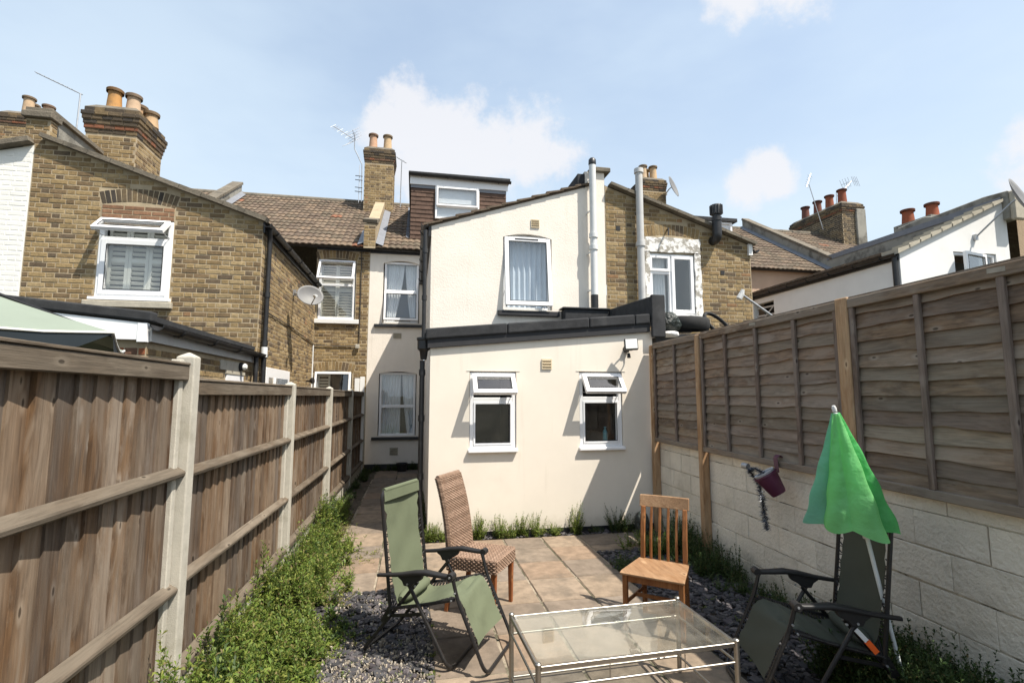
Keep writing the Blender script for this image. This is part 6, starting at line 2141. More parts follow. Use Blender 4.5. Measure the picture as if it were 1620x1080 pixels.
def parasol_closed():
    A = Vector((2.395, 2.55, 1.716)); B = Vector((2.85, 2.63, 0.0))
    C = thing('folded_parasol', 'folded bright green parasol leaning beside the olive recliner', 'parasol', tuple(B))
    d = (B - A).normalized()
    s = d.cross(Vector((0.66, 0.75, 0))).normalized()
    t = s.cross(d).normalized()
    mb = MB(); mb.tube([A + d * 0.02, B], 0.0115, 10); pole = mb.build('pole', M['umbrella_pole'], C, smooth=True)
    mb = MB(); mb.lathe([(0.012, 0), (0.013, 0.02), (0.008, 0.035)], 10, A - d * (-0.01), axis=-d); mb.build('finial', M['white_pipe'], C, smooth=True)
    # canopy: eight panels hanging in loose deep folds
    m = bpy.data.materials.new('parasol_cloth'); m.use_nodes = True
    nt = m.node_tree; nt.nodes.clear(); N = nt.nodes.new; L = nt.links.new
    out = N('ShaderNodeOutputMaterial'); pb = N('ShaderNodeBsdfPrincipled'); tl = N('ShaderNodeBsdfTranslucent'); mx = N('ShaderNodeMixShader')
    at = N('ShaderNodeAttribute'); at.attribute_name = 'tint'
    pb.inputs['Roughness'].default_value = 0.42; pb.inputs['Specular IOR Level'].default_value = 0.45
    geo = N('ShaderNodeNewGeometry'); nz = N('ShaderNodeTexNoise'); nz.inputs['Scale'].default_value = 15; nz.inputs['Detail'].default_value = 5
    L(geo.outputs['Position'], nz.inputs['Vector'])
    bp = N('ShaderNodeBump'); bp.inputs['Strength'].default_value = 0.8; bp.inputs['Distance'].default_value = 0.02
    L(nz.outputs['Fac'], bp.inputs['Height']); L(bp.outputs[0], pb.inputs['Normal'])
    L(at.outputs['Color'], pb.inputs['Base Color']); L(at.outputs['Color'], tl.inputs['Color'])
    mx.inputs[0].default_value = 0.5
    L(pb.outputs[0], mx.inputs[1]); L(tl.outputs[0], mx.inputs[2]); L(mx.outputs[0], out.inputs[0])
    mb = MB(); nu, nv = 168, 34; ids = {}
    # unequal lobes of loose cloth between the ribs: (angle, half width, size)
    lobes = [(0.15, 0.42, 1.00), (1.05, 0.34, 0.80), (1.95, 0.45, 0.95), (2.85, 0.36, 0.82), (3.55, 0.30, 1.05), (4.25, 0.44, 0.92), (5.25, 0.50, 1.08)]
    teal, lime, mid = (0.24, 0.58, 0.42), (0.27, 0.72, 0.28), (0.15, 0.60, 0.20)  # one green cloth; light on the folds is painted into these lobe tints
    cols = [mid, teal, mid, teal, teal, lime, lime]
    who = {}
    for j in range(nv + 1):
        v = j / nv
        for i in range(nu):
            a = 2 * math.pi * i / nu
            best = 0.0; bi = 0
            for q, (la, lw, ls) in enumerate(lobes):
                tw = la + 0.30 * (v - 0.5) * (0.6 if q % 2 else -0.35)
                dd = (a - tw + math.pi) % (2 * math.pi) - math.pi
                g_ = ls * math.exp(-(dd / lw) ** 2)
                if g_ > best: best, bi = g_, q
            who[i, j] = bi
            rad = 0.013 + (0.008 + 0.208 * v ** 1.02) * (0.52 + 0.48 * best)
            rad += 0.010 * v * math.sin(9 * a + 4 * v) + 0.006 * math.sin(23 * v + 3 * a) * v
            drop = 0.022 * v ** 3 * (best - 0.5) + 0.012 * v * math.sin(5 * a)
            p = A + d * (0.02 + 0.665 * v + drop) + s * (rad * 1.12 * math.cos(a) - 0.066 * v) + t * (rad * 0.72 * math.sin(a))
            p.z -= 0.05 * v * v * math.cos(a - 0.2)
            ids[i, j] = mb.pt(p)
    for j in range(nv):
        for i in range(nu):
            fd = 0.94 + 0.10 * math.sin(i * 0.31 + j * 0.2)
            mb.idx((ids[i, j], ids[(i + 1) % nu, j], ids[(i + 1) % nu, j + 1], ids[i, j + 1]), tuple(q * fd for q in cols[who[i, j]]))
    mb.build('canopy', m, C, smooth=True, recalc=False)
    # rib tips and pale hem
    mb = MB()
    mb.tube([Vector(mb_v) for mb_v in []] or [A + d * 0.70, A + d * 0.76], 0.022, 10)
    mb.build('runner', M['white_pipe'], C, smooth=True)


wicker_chair()
wooden_chair()
glass_table()
parasol_closed()

# ------------------------------------------------------------------ things fixed to the houses, and oddments
def floodlight():
    C = thing('floodlight', 'small black floodlight with white lens above the right extension window', 'floodlight', (2.93, 6.70, 2.46))
    mb = MB(); mb.box(2.90, 2.965, 6.66, 6.708, 2.40, 2.46); mb.build('wall_plate', M['black_plastic'], C, bevel=0.004)
    mb = MB()
    mb.tube(fillet([(2.855, 6.52, 2.50), (2.855, 6.63, 2.43), (2.93, 6.68, 2.43), (3.005, 6.63, 2.43), (3.005, 6.52, 2.50)], 0.03, 4), 0.009, 6); mb.build('bracket', M['black_metal'], C, smooth=True)
    mx = Matrix.Translation((2.93, 6.51, 2.50)) @ Matrix.Rotation(R(-8), 4, 'X') @ Matrix.Rotation(R(-16), 4, 'Z')
    mb = MB(); mb.m = mx; mb.box(-0.092, 0.092, -0.02, 0.05, -0.078, 0.078); mb.build('housing', M['black_plastic'], C, bevel=0.012, seg=2)
    mb = MB(); mb.m = mx; mb.box(-0.080, 0.080, -0.027, -0.019, -0.068, 0.068); mb.build('lens', M['lamp_face'], C, bevel=0.006)
    mb = MB(); mb.tube([(2.93, 6.60, 2.38), (2.925, 6.585, 2.32)], [0.02, 0.026], 10); mb.build('sensor', M['black_plastic'], C, smooth=True)


def dish(label, c, n, w, h, arm_from, m='dish_grey', feed=True):
    """satellite dish: centre, facing direction, size, wall fixing point"""
    c = Vector(c); n = Vector(n).normalized()
    q = n.to_track_quat('Z', 'Y').to_matrix()
    C = thing('satellite_dish', label, 'satellite dish', tuple(Vector(arm_from)))
    mb = MB(); rings = []
    for k in range(8):
        t = k / 7
        rings.append([mb.pt(c + q @ Vector((w / 2 * t * math.cos(a), h / 2 * t * math.sin(a), 0.10 * w * t * t))) for a in [2 * math.pi * i / 28 for i in range(28)]] if k else [mb.pt(c)])
    for i in range(28): mb.idx((rings[0][0], rings[1][i], rings[1][(i + 1) % 28]))
    for a, b in zip(rings[1:], rings[2:]):
        for i in range(28): mb.idx((a[i], a[(i + 1) % 28], b[(i + 1) % 28], b[i]))
    o = mb.build('reflector', M[m], C, smooth=True)
    sm = o.modifiers.new('solid', 'SOLIDIFY'); sm.thickness = 0.008
    mb = MB(); mb.tube([c - q @ Vector((0, -0.02 * h, 0.02)), c - n * 0.10, Vector(arm_from)], 0.018, 8); mb.build('mount_arm', M['galvanised'], C, smooth=True)
    mb = MB(); mb.box(*sum(([arm_from[i] - s, arm_from[i] + s] for i, s in enumerate((0.035, 0.03, 0.06))), [])); mb.build('wall_bracket', M['galvanised'], C)
    if not feed:
        return
    low = c + q @ Vector((0, -h / 2, 0.06)); tip = c + n * (0.75 * w) + q @ Vector((0, -h * 0.42, 0))
    mb = MB(); mb.tube([low, tip], 0.011, 6); mb.build('feed_arm', M['galvanised'], C)
    mb = MB(); mb.tube([tip + (c - tip).normalized() * 0.08, tip - (c - tip).normalized() * 0.05], [0.032, 0.024], 10); mb.build('receiver', M['white_pipe'], C, smooth=True)


def aerial(label, pts, boom, elems, refl=True, m='galvanised', elem_axis=(1, 0, 0), el=0.16):
    """yagi aerial: mast polyline, boom from a to b"""
    C = thing('television_aerial', label, 'aerial', tuple(pts[0]))
    mb = MB(); mb.tube(pts, 0.016, 6); mb.build('mast', M[m], C)
    a, b = Vector(boom[0]), Vector(boom[1])
    mb = MB(); mb.tube([a, b], 0.011, 6); mb.build('boom', M[m], C)
    ea = Vector(elem_axis).normalized()
    mb = MB()
    for k in range(elems):
        p = a.lerp(b, k / (elems - 1) * 0.8)
        mb.tube([p - ea * el * (1 - 0.3 * (1 - k / elems)), p + ea * el * (1 - 0.3 * (1 - k / elems))], 0.006, 4)
    mb.build('elements', M[m], C)
    if refl:
        mb = MB(); d = (b - a).normalized(); up = d.cross(ea).normalized()
        for s in (-1, 1):
            for k in range(4):
                p = b + up * s * (0.07 + 0.08 * k) - d * (0.03 + 0.045 * k)
                mb.tube([p - ea * el * 1.6, p + ea * el * 1.6], 0.006, 4)
            mb.tube([b, b + up * s * 0.33 - d * 0.18], 0.008, 4)
        mb.build('reflector', M[m], C)


floodlight()
dish('grey oval satellite dish on the sunny side wall of the yellow brick house', (-2.02, 10.2, 3.70), (0.42, -0.86, 0.30), 0.50, 0.42, (-2.40, 10.62, 3.84))
dish('large grey satellite dish on bracket at the right edge of the photo', (11.70, 7.62, 5.66), (0.30, -0.82, 0.30), 0.78, 0.90, (11.40, 8.22, 5.06))
dish('small grey satellite dish on the chimney behind the brown brick house', (8.52, 15.30, 8.86), (0.62, -0.72, 0.3), 0.62, 0.78, (8.50, 15.70, 8.80), feed=False)
aerial('tall television aerial with bent mast left of the two-pot chimney', [(-1.72, 15.72, 7.75), (-1.74, 15.72, 8.95), (-1.98, 15.72, 9.45), (-1.98, 15.72, 9.95)], ((-2.62, 15.6, 10.06), (-1.96, 15.75, 9.74)), 9, elem_axis=(0.35, 0.2, 0.35))
aerial('short television aerial right of the two-pot chimney', [(-0.57, 16.4, 7.9), (-0.55, 16.4, 9.52)], ((-0.75, 16.3, 9.58), (-0.40, 16.5, 9.48)), 5, False, elem_axis=(0.2, 1, 0.1), el=0.12)
aerial('television aerial with long boom above the left parapet', [(-7.30, 12.0, 7.2), (-7.28, 12.0, 8.34)], ((-8.15, 12.0, 8.72), (-7.24, 12.0, 8.32)), 9, False, elem_axis=(0.1, 1, 0.0), el=0.05)
aerial('slanting television aerial left of the red-potted chimney', [(15.25, 16.2, 8.1), (14.75, 16.2, 9.85)], ((14.55, 16.1, 9.70), (14.95, 16.3, 10.35)), 6, False, elem_axis=(1, 0.2, -0.2), el=0.14)
aerial('television aerial pointing up right behind the red-potted chimney', [(16.3, 16.6, 9.0), (16.35, 16.6, 9.9)], ((16.3, 16.5, 9.6), (17.2, 16.7, 10.4)), 8, elem_axis=(0.4, 0.2, -0.4), el=0.14)

# old aerial rungs on the chimney side
C = thing('spare_aerial', 'old short-runged aerial against the left side of the two-pot chimney', 'aerial', (-1.82, 15.7, 8.2))
mb = MB(); mb.tube([(-1.80, 15.68, 7.7), (-1.80, 15.68, 8.9)], 0.010, 5); mb.build('boom', M['galvanised'], C)
for z in (8.05, 8.18, 8.42, 8.55):
    mb = MB(); mb.tube([(-1.92, 15.66, z), (-1.70, 15.66, z - 0.01)], 0.012, 5); mb.build('element', M['black_metal'], C)

# pole with a fitting, leaning over the right fence
C = thing('pole', 'thin metal pole with clamp end leaning behind the right fence', 'pole', (6.55, 8.1, 3.2))
mb = MB(); mb.tube([(6.62, 8.15, 3.15), (5.84, 8.15, 3.64)], 0.022, 8); mb.build('shaft', M['galvanised'], C, smooth=True)
mb = MB(); mb.tube([(5.79, 8.15, 3.55), (5.84, 8.14, 3.64), (5.86, 8.12, 3.72)], [0.055, 0.05, 0.03], 8); mb.build('clamp', M['white_pipe'], C)


def tyre(label, c, R0, r0, tilt):
    C = thing('tyre', label, 'tyre', tuple(c))
    mb = MB(); mx = Matrix.Translation(c) @ Euler(tilt).to_matrix().to_4x4(); mb.m = mx
    n, m = 40, 12; ids = {}
    for i in range(n):
        a = 2 * math.pi * i / n
        for j in range(m):
            b = 2 * math.pi * j / m
            cx = math.copysign(abs(math.cos(b)) ** 0.6, math.cos(b)); cz = math.copysign(abs(math.sin(b)) ** 0.6, math.sin(b))
            rr = R0 + r0 * 0.8 * cx + (0.006 if (i % 2 and cx > 0.6) else 0)
            ids[i, j] = mb.pt((rr * math.cos(a), rr * math.sin(a), r0 * cz))
    for i in range(n):
        for j in range(m): mb.idx((ids[i, j], ids[(i + 1) % n, j], ids[(i + 1) % n, (j + 1) % m], ids[i, (j + 1) % m]))
    mb.build('tyre_body', M['tyre_rubber'], C, smooth=True)


tyre('black car tyre lying flat on the roof behind the right fence', (4.22, 7.35, 2.93), 0.30, 0.105, (0.06, 0.03, 0))
tyre('thin black bicycle tyre propped on the roof behind the right fence', (4.86, 7.4, 2.93), 0.28, 0.028, (R(52), 0.2, 0.3))


def lump(name, label, cat, c, size, m, seed, sub=3, amp=0.28):
    bm = bmesh.new(); bmesh.ops.create_icosphere(bm, subdivisions=sub, radius=1.0)
    r = random.Random(seed); ks = [(Vector((r.uniform(-4, 4), r.uniform(-4, 4), r.uniform(-4, 4))), r.uniform(0, 6)) for _ in range(9)]
    for v in bm.verts:
        k = 1 + amp * sum(math.sin(d.dot(v.co) + p) for d, p in ks) / 4.0
        v.co = Vector((v.co.x * size[0] * k, v.co.y * size[1] * k, max(v.co.z * size[2] * k, -size[2] * 0.7))) + Vector(c)
    me = bpy.data.meshes.new(name); bm.to_mesh(me); bm.free()
    at = me.attributes.new('tint', 'FLOAT_COLOR', 'FACE'); at.data.foreach_set('color', [1.0] * (4 * len(me.polygons)))
    o = link(name, me, M[m], smooth=True)
    return tag(o, label, cat)


lump('bin_bag', 'crumpled black bin bag on the roof beside the felt upstand', 'bag', (3.76, 7.1, 2.86), (0.20, 0.22, 0.15), 'bin_bag', 2)
lump('plastic_sheet', 'crumpled white plastic sheet lying under the peeling window', 'plastic sheet', (4.45, 7.95, 3.0), (0.42, 0.30, 0.17), 'plastic_sheet', 3)
lump('plastic_sheet', 'flat white plastic sheet in front of the black bin bag', 'plastic sheet', (3.66, 6.98, 2.70), (0.26, 0.12, 0.06), 'plastic_sheet', 6)
lump('bag', 'black bag slumped in the patio corner behind the wooden chair', 'bag', (2.93, 6.28, 0.10), (0.09, 0.12, 0.19), 'bin_bag', 5)
# folded white boards at the end of the left fence
for i, (x0, x1, zt) in enumerate(((-1.39, -1.28, 2.20), (-1.27, -1.165, 2.24))):
    mb = MB(); mb.box(x0, x1, 12.52 + 0.03 * i, 12.55 + 0.03 * i, 0.0, zt)
    o = mb.build('board', M['white_paint'], bevel=0.004)
    tag(o, ['shorter white board standing behind the far end of the left fence', 'taller white board against the cream wall beyond the left fence'][i], 'board')
# lamp over the neighbour's door
C = thing('wall_lamp', 'round bulkhead lamp on the lean-to wall above the left fence', 'lamp', (-2.46, 7.84, 2.2))
mb = MB(); mb.lathe([(0.062, 0), (0.062, 0.03), (0.05, 0.045)], 16, (-2.452, 7.84, 2.205), axis=(1, 0, 0)); mb.build('lamp_base', M['black_plastic'], C, smooth=True)
mb = MB(); mb.lathe([(0.046, 0.04), (0.044, 0.07), (0.030, 0.09), (0.01, 0.095)], 16, (-2.452, 7.84, 2.205), axis=(1, 0, 0)); mb.build('lamp_globe', M['lamp_face'], C, smooth=True)
C = thing('wall_lamp', 'small black wall lamp near the corner window above the left fence', 'lamp', (-2.42, 12.2, 2.3))
mb = MB(); mb.tube([(-2.41, 12.2, 2.12), (-2.30, 12.15, 2.12)], 0.02, 8); mb.lathe([(0.03, 0), (0.07, 0.05), (0.07, 0.09)], 12, (-2.33, 12.15, 2.12), axis=(1, -0.3, 0.1)); mb.build('lamp_body', M['black_plastic'], C, smooth=True)


def neighbour_parasol():
    m = mat('parasol_sage', (0.20, 0.235, 0.19), 0.8, 0.06, 4.0)
    m2 = mat('parasol_hem', (0.62, 0.62, 0.58), 0.7, 0.05, 4.0)
    C = thing('open_parasol', 'open sage green parasol rising behind the left fence', 'parasol', (-3.35, 2.95, 0))
    top = Vector((-3.35, 2.95, 2.86)); n = 8; Rr = 1.78; zr = 2.13
    a0 = math.atan2(4.22 - 2.95, -2.16 + 3.35)
    rim = [Vector((top.x + Rr * math.cos(a0 + 2 * math.pi * k / n), top.y + Rr * math.sin(a0 + 2 * math.pi * k / n), zr)) for k in range(n)]
    mb = MB()
    for k in range(n):
        a, b = rim[k], rim[(k + 1) % n]
        S = 8; prev = [top]
        for s in range(1, S + 1):
            t = s / S
            row = []
            for q in range(5):
                p = top.lerp(a.lerp(b, q / 4), t)
                sag = -0.05 * math.sin(math.pi * q / 4) * t - 0.05 * math.sin(math.pi * t)
                row.append(p + Vector((0, 0, sag)))
            if len(prev) == 1:
                for q in range(4): mb.face([prev[0], row[q], row[q + 1]])
            else:
                for q in range(4): mb.face([prev[q], row[q], row[q + 1], prev[q + 1]])
            prev = row
    mb.build('canopy', m, C, smooth=True, recalc=False)
    mb = MB()
    for k in range(n):
        a, b = rim[k], rim[(k + 1) % n]
        pts = [a.lerp(b, q / 4) + Vector((0, 0, -0.05 * math.sin(math.pi * q / 4))) for q in range(5)]
        mb.tube(pts, 0.007, 5)
    mb.build('hem', m2, C)
    m3 = mat('parasol_shade_band', (0.020, 0.028, 0.034), 0.8, 0.1, 4.0)  # dark strip added below the hem, its colour holds the underside's shade
    mb = MB()
    for k in range(n):
        a, b = rim[k], rim[(k + 1) % n]
        pts = [a.lerp(b, q / 8) + Vector((0, 0, -0.05 * math.sin(math.pi * q / 8) - 0.008)) for q in range(9)]
        for q, (p0, p1) in enumerate(zip(pts, pts[1:])):
            e0, e1 = [0.11 * math.sin(math.pi * w / 8) ** 0.6 for w in (q, q + 1)]
            mb.face([p0, p1, p1 - Vector((0, 0, e1)), p0 - Vector((0, 0, e0))])
    mb.build('shade_band', m3, C, recalc=False)
    mb = MB(); mb.tube([(top.x, top.y, 0), (top.x, top.y, top.z + 0.08)], 0.022, 10); mb.build('pole', M['galvanised'], C, smooth=True)
    for k in range(n):
        mb = MB(); mb.tube([top - Vector((0, 0, 0.05)), rim[k] - Vector((0, 0, 0.02))], 0.008, 5); mb.build('rib', M['black_metal'], C)


neighbour_parasol()


def hanging_pot():
    C = thing('hanging_pot', 'plum plastic planter hooked over the fence rail with grey inner pot', 'plant pot', (3.16, 4.03, 1.0))
    ax = Vector((-0.42, 0.30, 0.80)).normalized()       # tips towards us
    base = Vector((3.115, 3.965, 0.955))
    mb = MB()
    mb.lathe([(0.0, 0.0), (0.062, 0.0), (0.066, 0.01), (0.098, 0.17), (0.105, 0.175), (0.105, 0.19), (0.094, 0.19), (0.088, 0.16), (0.06, 0.02)], 24, base, axis=ax, cap0=False, cap1=True)
    mb.build('pot', M['plum_plastic'], C, smooth=True)
    mb = MB()
    mb.lathe([(0.080, 0.12), (0.088, 0.20), (0.092, 0.205), (0.090, 0.21), (0.074, 0.205), (0.066, 0.13)], 22, base, axis=ax, cap0=False, cap1=True); mb.build('inner_pot', M['grey_pot'], C, smooth=True)
    mb = MB()
    y = 4.06
    mb.beam((3.165, y - 0.02, 1.12), (3.168, y, 1.25), 0.055, 0.006, (1, 0, 0)); mb.beam((3.168, y, 1.25), (3.20, y, 1.272), 0.055, 0.006, (0, 0, 1)); mb.beam((3.20, y, 1.272), (3.23, y, 1.25), 0.055, 0.006, (0, 0, 1))
    mb.build('hook', M['plum_plastic'], C, bevel=0.003)
    # tinsel garland trailing out
    T = thing('tinsel', 'dark grey tinsel garland trailing from the plum planter', 'tinsel', (3.12, 4.16, 0.62))
    r = random.Random(4); mb = MB()
    tip = base + ax * 0.20
    spine = [tip, tip + Vector((-0.03, 0.10, 0.035)), tip + Vector((-0.03, 0.16, 0.0)), Vector((3.12, 4.225, 1.0)), Vector((3.125, 4.20, 0.85)), Vector((3.13, 4.19, 0.72)), Vector((3.13, 4.17, 0.60))]
    sp = fillet(spine, 0.05, 6)
    mb.tube(sp, 0.004, 5)
    for a, b in zip(sp, sp[1:]):
        L_ = (b - a).length; k = max(1, int(L_ / 0.00045))
        for q in range(k):
            p = a.lerp(b, q / k) + Vector((r.gauss(0, 0.004), r.gauss(0, 0.012), 0))
            dv = Vector((r.gauss(0, 1), r.gauss(0, 1), r.gauss(0, 0.6) - 0.25)).normalized() * r.uniform(0.022, 0.055)
            w = dv.orthogonal().normalized() * 0.0022
            mb.face([p - w, p + w, p + dv])
    mb.build('strands', M['tinsel'], T, recalc=False)
    mb = MB(); mb.tube([tip + Vector((-0.04, 0.16, 0.035)), tip + Vector((-0.05, 0.22, 0.04))], 0.026, 14); mb.build('reel', M['galvanised'], T, smooth=True)


hanging_pot()
# bottle on the sill inside the right extension window
mb = MB(); mb.lathe([(0.030, 0), (0.033, 0.01), (0.033, 0.13), (0.022, 0.155), (0.012, 0.165), (0.012, 0.19), (0.018, 0.19), (0.018, 0.205)], 16, (2.66, 6.86, 1.155))
o = mb.build('bottle', M['teal_bottle'], smooth=True); tag(o, 'teal bottle on the sill inside the right extension window', 'bottle')
mb = MB(); mb.lathe([(0.05, 0), (0.07, 0.06), (0.055, 0.10), (0.02, 0.13), (0.03, 0.18), (0.045, 0.22)], 14, (-0.05, 13.06, 0.86)); o = mb.build('ornament', M['curtain_blue'], smooth=True)
tag(o, 'small pale ornament inside the lower alley window', 'ornament')
mb = MB(); mb.lathe([(0.10, 0), (0.13, 0.17), (0.14, 0.17), (0.14, 0.19), (0.12, 0.19), (0.10, 0.15)], 18, (-0.25, 12.62, 0.0)); o = mb.build('plant_pot', M['black_plastic'], smooth=True)
tag(o, 'small black plant pot on the path below the alley window', 'plant pot')


# ------------------------------------------------------------------ weeds
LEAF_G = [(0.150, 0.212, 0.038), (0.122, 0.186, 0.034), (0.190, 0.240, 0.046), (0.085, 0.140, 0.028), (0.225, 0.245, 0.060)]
LEAF_D = [(0.055, 0.095, 0.028), (0.045, 0.080, 0.022), (0.070, 0.110, 0.030), (0.035, 0.065, 0.020)]  # darker greens for broadleaf weeds, and shade painted into shaded weeds


def weed_arrays(seed, plants, pal, leaf=(0.022, 0.045), stems=(7, 13), fuzz=1.0, dry=0.03):
    """plants: (x, y, z, height, spread)"""
    r = np.random.default_rng(seed)
    V = []; F = []; Cc = []
    base = 0
    for (x, y, z, h, sp) in plants:
        ns = int(r.integers(*stems))
        for _ in range(ns):
            ang = r.uniform(0, 6.283); out = sp * np.sqrt(r.uniform(0, 1))
            hh = h * r.uniform(0.5, 1.08) * (1 - 0.35 * (out / max(sp, 1e-6)) ** 2)
            p0 = np.array([x + out * 0.35 * np.cos(ang), y + out * 0.35 * np.sin(ang), z])
            lean = np.array([np.cos(ang), np.sin(ang), 0]) * out * 0.9 + np.array([r.normal(0, 0.02), r.normal(0, 0.02), 0])
            nl = int(max(10, hh / 0.0068 * fuzz))
            t = np.sort(r.uniform(0.06, 1.0, nl))
            P = p0 + np.outer(t ** 1.3, lean) + np.outer(t * hh, [0, 0, 1])
            az = np.arange(nl) * 2.4 + r.uniform(0, 6) + r.normal(0, 0.4, nl)
            el = r.uniform(-0.1, 0.9, nl) + 0.45 * t
            ln = r.uniform(*leaf, nl) * (1.15 - 0.55 * t)
            d = np.stack([np.cos(az) * np.cos(el), np.sin(az) * np.cos(el), np.sin(el)], 1)
            sd = np.stack([-np.sin(az), np.cos(az), r.normal(0, 0.35, nl)], 1)
            w = (ln * r.uniform(0.10, 0.20, nl))[:, None]
            L_ = ln[:, None]
            mid = P + d * L_ * 0.45 + np.array([0, 0, 0.004])
            tip = P + d * L_ - np.outer(ln * 0.18, [0, 0, 1])
            quad = np.stack([P, mid + sd * w, tip, mid - sd * w], 1).reshape(-1, 3)
            V.append(quad)
            idx = base + np.arange(nl * 4).reshape(-1, 4)
            F.append(idx); base += nl * 4
            c = np.array(pal)[r.integers(0, len(pal), nl)] * r.uniform(0.75, 1.25, (nl, 1))
            dm = r.uniform(0, 1, nl) < dry
            c[dm] = np.array([0.24, 0.19, 0.09])
            Cc.append(c)
            # stem ribbon
            q0, q1, q2 = p0, p0 + lean * 0.4 + np.array([0, 0, hh * 0.5]), p0 + lean + np.array([0, 0, hh])
            wv = np.array([np.sin(ang), -np.cos(ang), 0]) * 0.0022
            V.append(np.stack([q0 - wv, q0 + wv, q1 + wv, q1 - wv, q1 - wv, q1 + wv, q2 + wv * 0.3, q2 - wv * 0.3]))
            F.append(base + np.arange(8).reshape(-1, 4)); base += 8
            Cc.append(np.array([[0.11, 0.12, 0.04]] * 2))
    return np.concatenate(V), np.concatenate(F), np.concatenate(Cc)


def weeds(name, label, cat, seed, plants, pal, kind=None, **kw):
    v, f, c = weed_arrays(seed, plants, pal, **kw)
    me = bpy.data.meshes.new(name)
    me.vertices.add(len(v)); me.vertices.foreach_set('co', v.astype(np.float32).ravel())
    me.loops.add(f.size); me.loops.foreach_set('vertex_index', f.astype(np.int32).ravel())
    me.polygons.add(len(f)); me.polygons.foreach_set('loop_start', (np.arange(len(f)) * 4).astype(np.int32))
    me.update(calc_edges=True)
    at = me.attributes.new('tint', 'FLOAT_COLOR', 'FACE')
    a = np.ones((len(f), 4), np.float32); a[:, :3] = c; at.data.foreach_set('color', a.ravel())
    o = link(name, me, M['leaf'], kind=kind)
    return tag(o, label, cat)


r = random.Random(8)
# the border grows in patches: each patch has its own height and reach
patches = [(r.uniform(1.9, 8.4), r.uniform(0.55, 1.35), r.uniform(0.7, 1.2)) for _ in range(26)]
def patch_at(y):
    q = min(patches, key=lambda p: abs(p[0] - y))
    return q[1], q[2]
pl = []; broad = []; low = []
for _ in range(560):
    y = r.uniform(1.9, 8.6) if r.random() < 0.65 else r.uniform(2.3, 4.4)
    ph, pw = patch_at(y + r.uniform(-0.12, 0.12))
    wmax = (0.74 if y < 4.6 else (0.60 if y < 6.6 else 0.34)) * pw
    if y > 7.4: wmax = 0.22
    u = r.uniform(0.02, 1)
    x = fx(y) + 0.06 + wmax * u
    h = r.uniform(0.22, 0.48) * ph * (1.2 - 0.6 * u) * (1.35 if r.random() < 0.12 else 1)
    if 4.6 < y < 6.9: h *= 1.2
    if y > 7.2: h *= 0.8
    e = (x, y, -0.03, min(h, 0.62), r.uniform(0.06, 0.17))
    k = r.random()
    (broad if k < 0.16 else (low if k < 0.30 else pl)).append(e)
weeds('weed_border', 'tangle of feathery bright green weeds along the foot of the left fence', 'weeds', 1, pl, LEAF_G, kind='stuff', stems=(6, 11), fuzz=0.8, leaf=(0.030, 0.072), dry=0.05)
weeds('broadleaf_weeds', 'broader dark leaved weeds mixed into the border by the left fence', 'weeds', 3, broad, LEAF_D + LEAF_G[:2], kind='stuff', stems=(6, 10), fuzz=0.45, leaf=(0.05, 0.09), dry=0.04)
weeds('low_weeds', 'low yellowing weeds spilling from the left border onto the slate', 'weeds', 4, [(x + r.uniform(0, 0.14), y, z, h * 0.45, 0.2) for x, y, z, h, s in low], [(0.20, 0.20, 0.05), (0.15, 0.18, 0.04), (0.24, 0.21, 0.08)], kind='stuff', stems=(8, 14), fuzz=1.2, leaf=(0.02, 0.05), dry=0.15)
pl = [(fx(y) + 0.06 + r.uniform(0, 0.18), y, -0.02, r.uniform(0.10, 0.22), 0.08) for y in [r.uniform(8.6, 12.6) for _ in range(45)]]
pl += [(r.uniform(-1.05, 0.1), r.uniform(12.70, 12.84), -0.02, r.uniform(0.08, 0.24), 0.07) for _ in range(30)] + [(r.uniform(0.08, 0.18), r.uniform(6.6, 9.5), -0.02, r.uniform(0.12, 0.3), 0.06) for _ in range(26)]
weeds('alley_weeds', 'low weeds edging the shaded alley path', 'weeds', 2, pl, LEAF_D, kind='stuff')
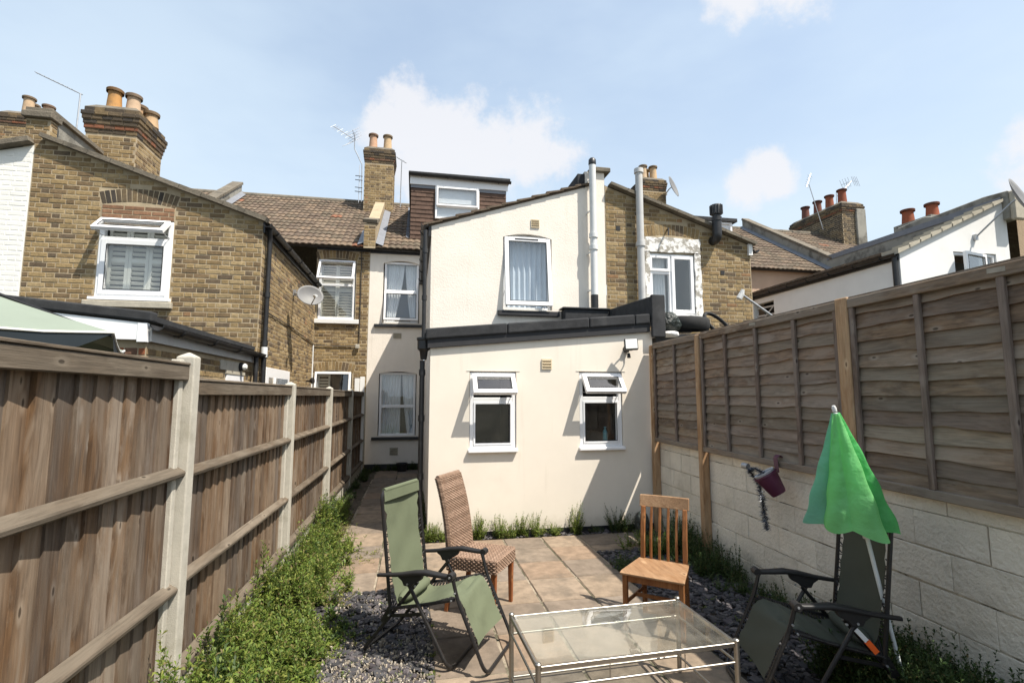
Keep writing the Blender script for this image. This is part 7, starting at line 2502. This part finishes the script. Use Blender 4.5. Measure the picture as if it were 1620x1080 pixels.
# single weeds against the extension
ext_w = [(0.24, 0.20, 'bushy weed at the left front corner of the extension'), (0.42, 0.15, 'low weed in front of the extension just left of the wicker chair back'),
         (0.82, 0.24, 'tall weed against the extension just right of the wicker chair back'), (1.10, 0.20, 'feathery weed below the left extension window'),
         (1.26, 0.17, 'small weed second left of the tallest of the wall weeds'), (1.40, 0.25, 'tall weed below the air vent of the extension'),
         (1.60, 0.21, 'rounded weed right of the tall one below the air vent'), (1.80, 0.13, 'shortest weed at the end of the sunlit row by the extension'),
         (2.10, 0.27, 'upright weed where the shadow edge meets the extension wall'), (2.45, 0.07, 'tiny weed between two shaded bushes by the extension'), (2.76, 0.25, 'dark bushy weed at the shaded end of the extension')]
for i, (x, h, lab) in enumerate(ext_w):
    wd = 0.17 if i in (10,) else 0.10
    n = 7 if i in (0, 2, 10) else 4
    weeds('weed', lab, 'weed', 20 + i, [(x + r.uniform(-0.05, 0.05) * (2.2 if i == 10 else 1), 6.60 + r.uniform(-0.04, 0.03), -0.02, h * 1.6 * r.uniform(0.7, 1.1), wd) for _ in range(n)], LEAF_G if x < 2.4 else LEAF_D, stems=(8, 13), fuzz=1.15, leaf=(0.02, 0.04))  # past the fence shadow edge, shade is put into the leaf palette
# shaded bushes along the block wall
bush = [(3.05, 5.55, 0.42, 0.22, 10, 'green weed bush behind the wooden chair beside the corner post'), (2.70, 5.55, 0.26, 0.18, 7, 'low grassy weed behind the wooden chair slats'),
        (3.05, 4.95, 0.28, 0.2, 8, 'dark weed clump at the foot of the second brown post'), (3.0, 4.45, 0.16, 0.2, 6, 'sprawling weed on the slate under the hanging planter'),
        (3.05, 3.75, 0.24, 0.15, 6, 'weed clump behind the far arm of the olive recliner'), (2.22, 5.22, 0.13, 0.08, 3, 'small weed at the edge of slate left of the wooden chair')]
for i, (x, y, h, s, n, lab) in enumerate(bush):
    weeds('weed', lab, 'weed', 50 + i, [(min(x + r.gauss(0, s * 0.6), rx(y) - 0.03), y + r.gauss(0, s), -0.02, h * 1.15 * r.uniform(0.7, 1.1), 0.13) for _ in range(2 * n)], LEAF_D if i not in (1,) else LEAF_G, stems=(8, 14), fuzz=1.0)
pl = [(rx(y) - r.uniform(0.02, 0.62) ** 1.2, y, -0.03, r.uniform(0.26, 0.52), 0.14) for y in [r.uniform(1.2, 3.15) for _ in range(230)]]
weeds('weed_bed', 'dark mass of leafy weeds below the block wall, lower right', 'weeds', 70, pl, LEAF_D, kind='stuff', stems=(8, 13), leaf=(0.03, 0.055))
# sprigs in the slate
pl = [(r.uniform(-0.75, 0.15), r.uniform(2.4, 5.2), -0.015, r.uniform(0.03, 0.10), 0.05) for _ in range(34)] + [(r.uniform(2.2, 3.0), r.uniform(3.2, 5.7), -0.015, r.uniform(0.03, 0.09), 0.05) for _ in range(20)] \
    + [(0.15 + r.uniform(-0.03, 0.03), r.uniform(2.5, 5.2), -0.015, r.uniform(0.02, 0.06), 0.03) for _ in range(16)]
weeds('seedlings', 'scattered seedlings sprouting through the slate chippings', 'weeds', 71, pl, LEAF_G, kind='stuff', stems=(3, 6), leaf=(0.012, 0.028))
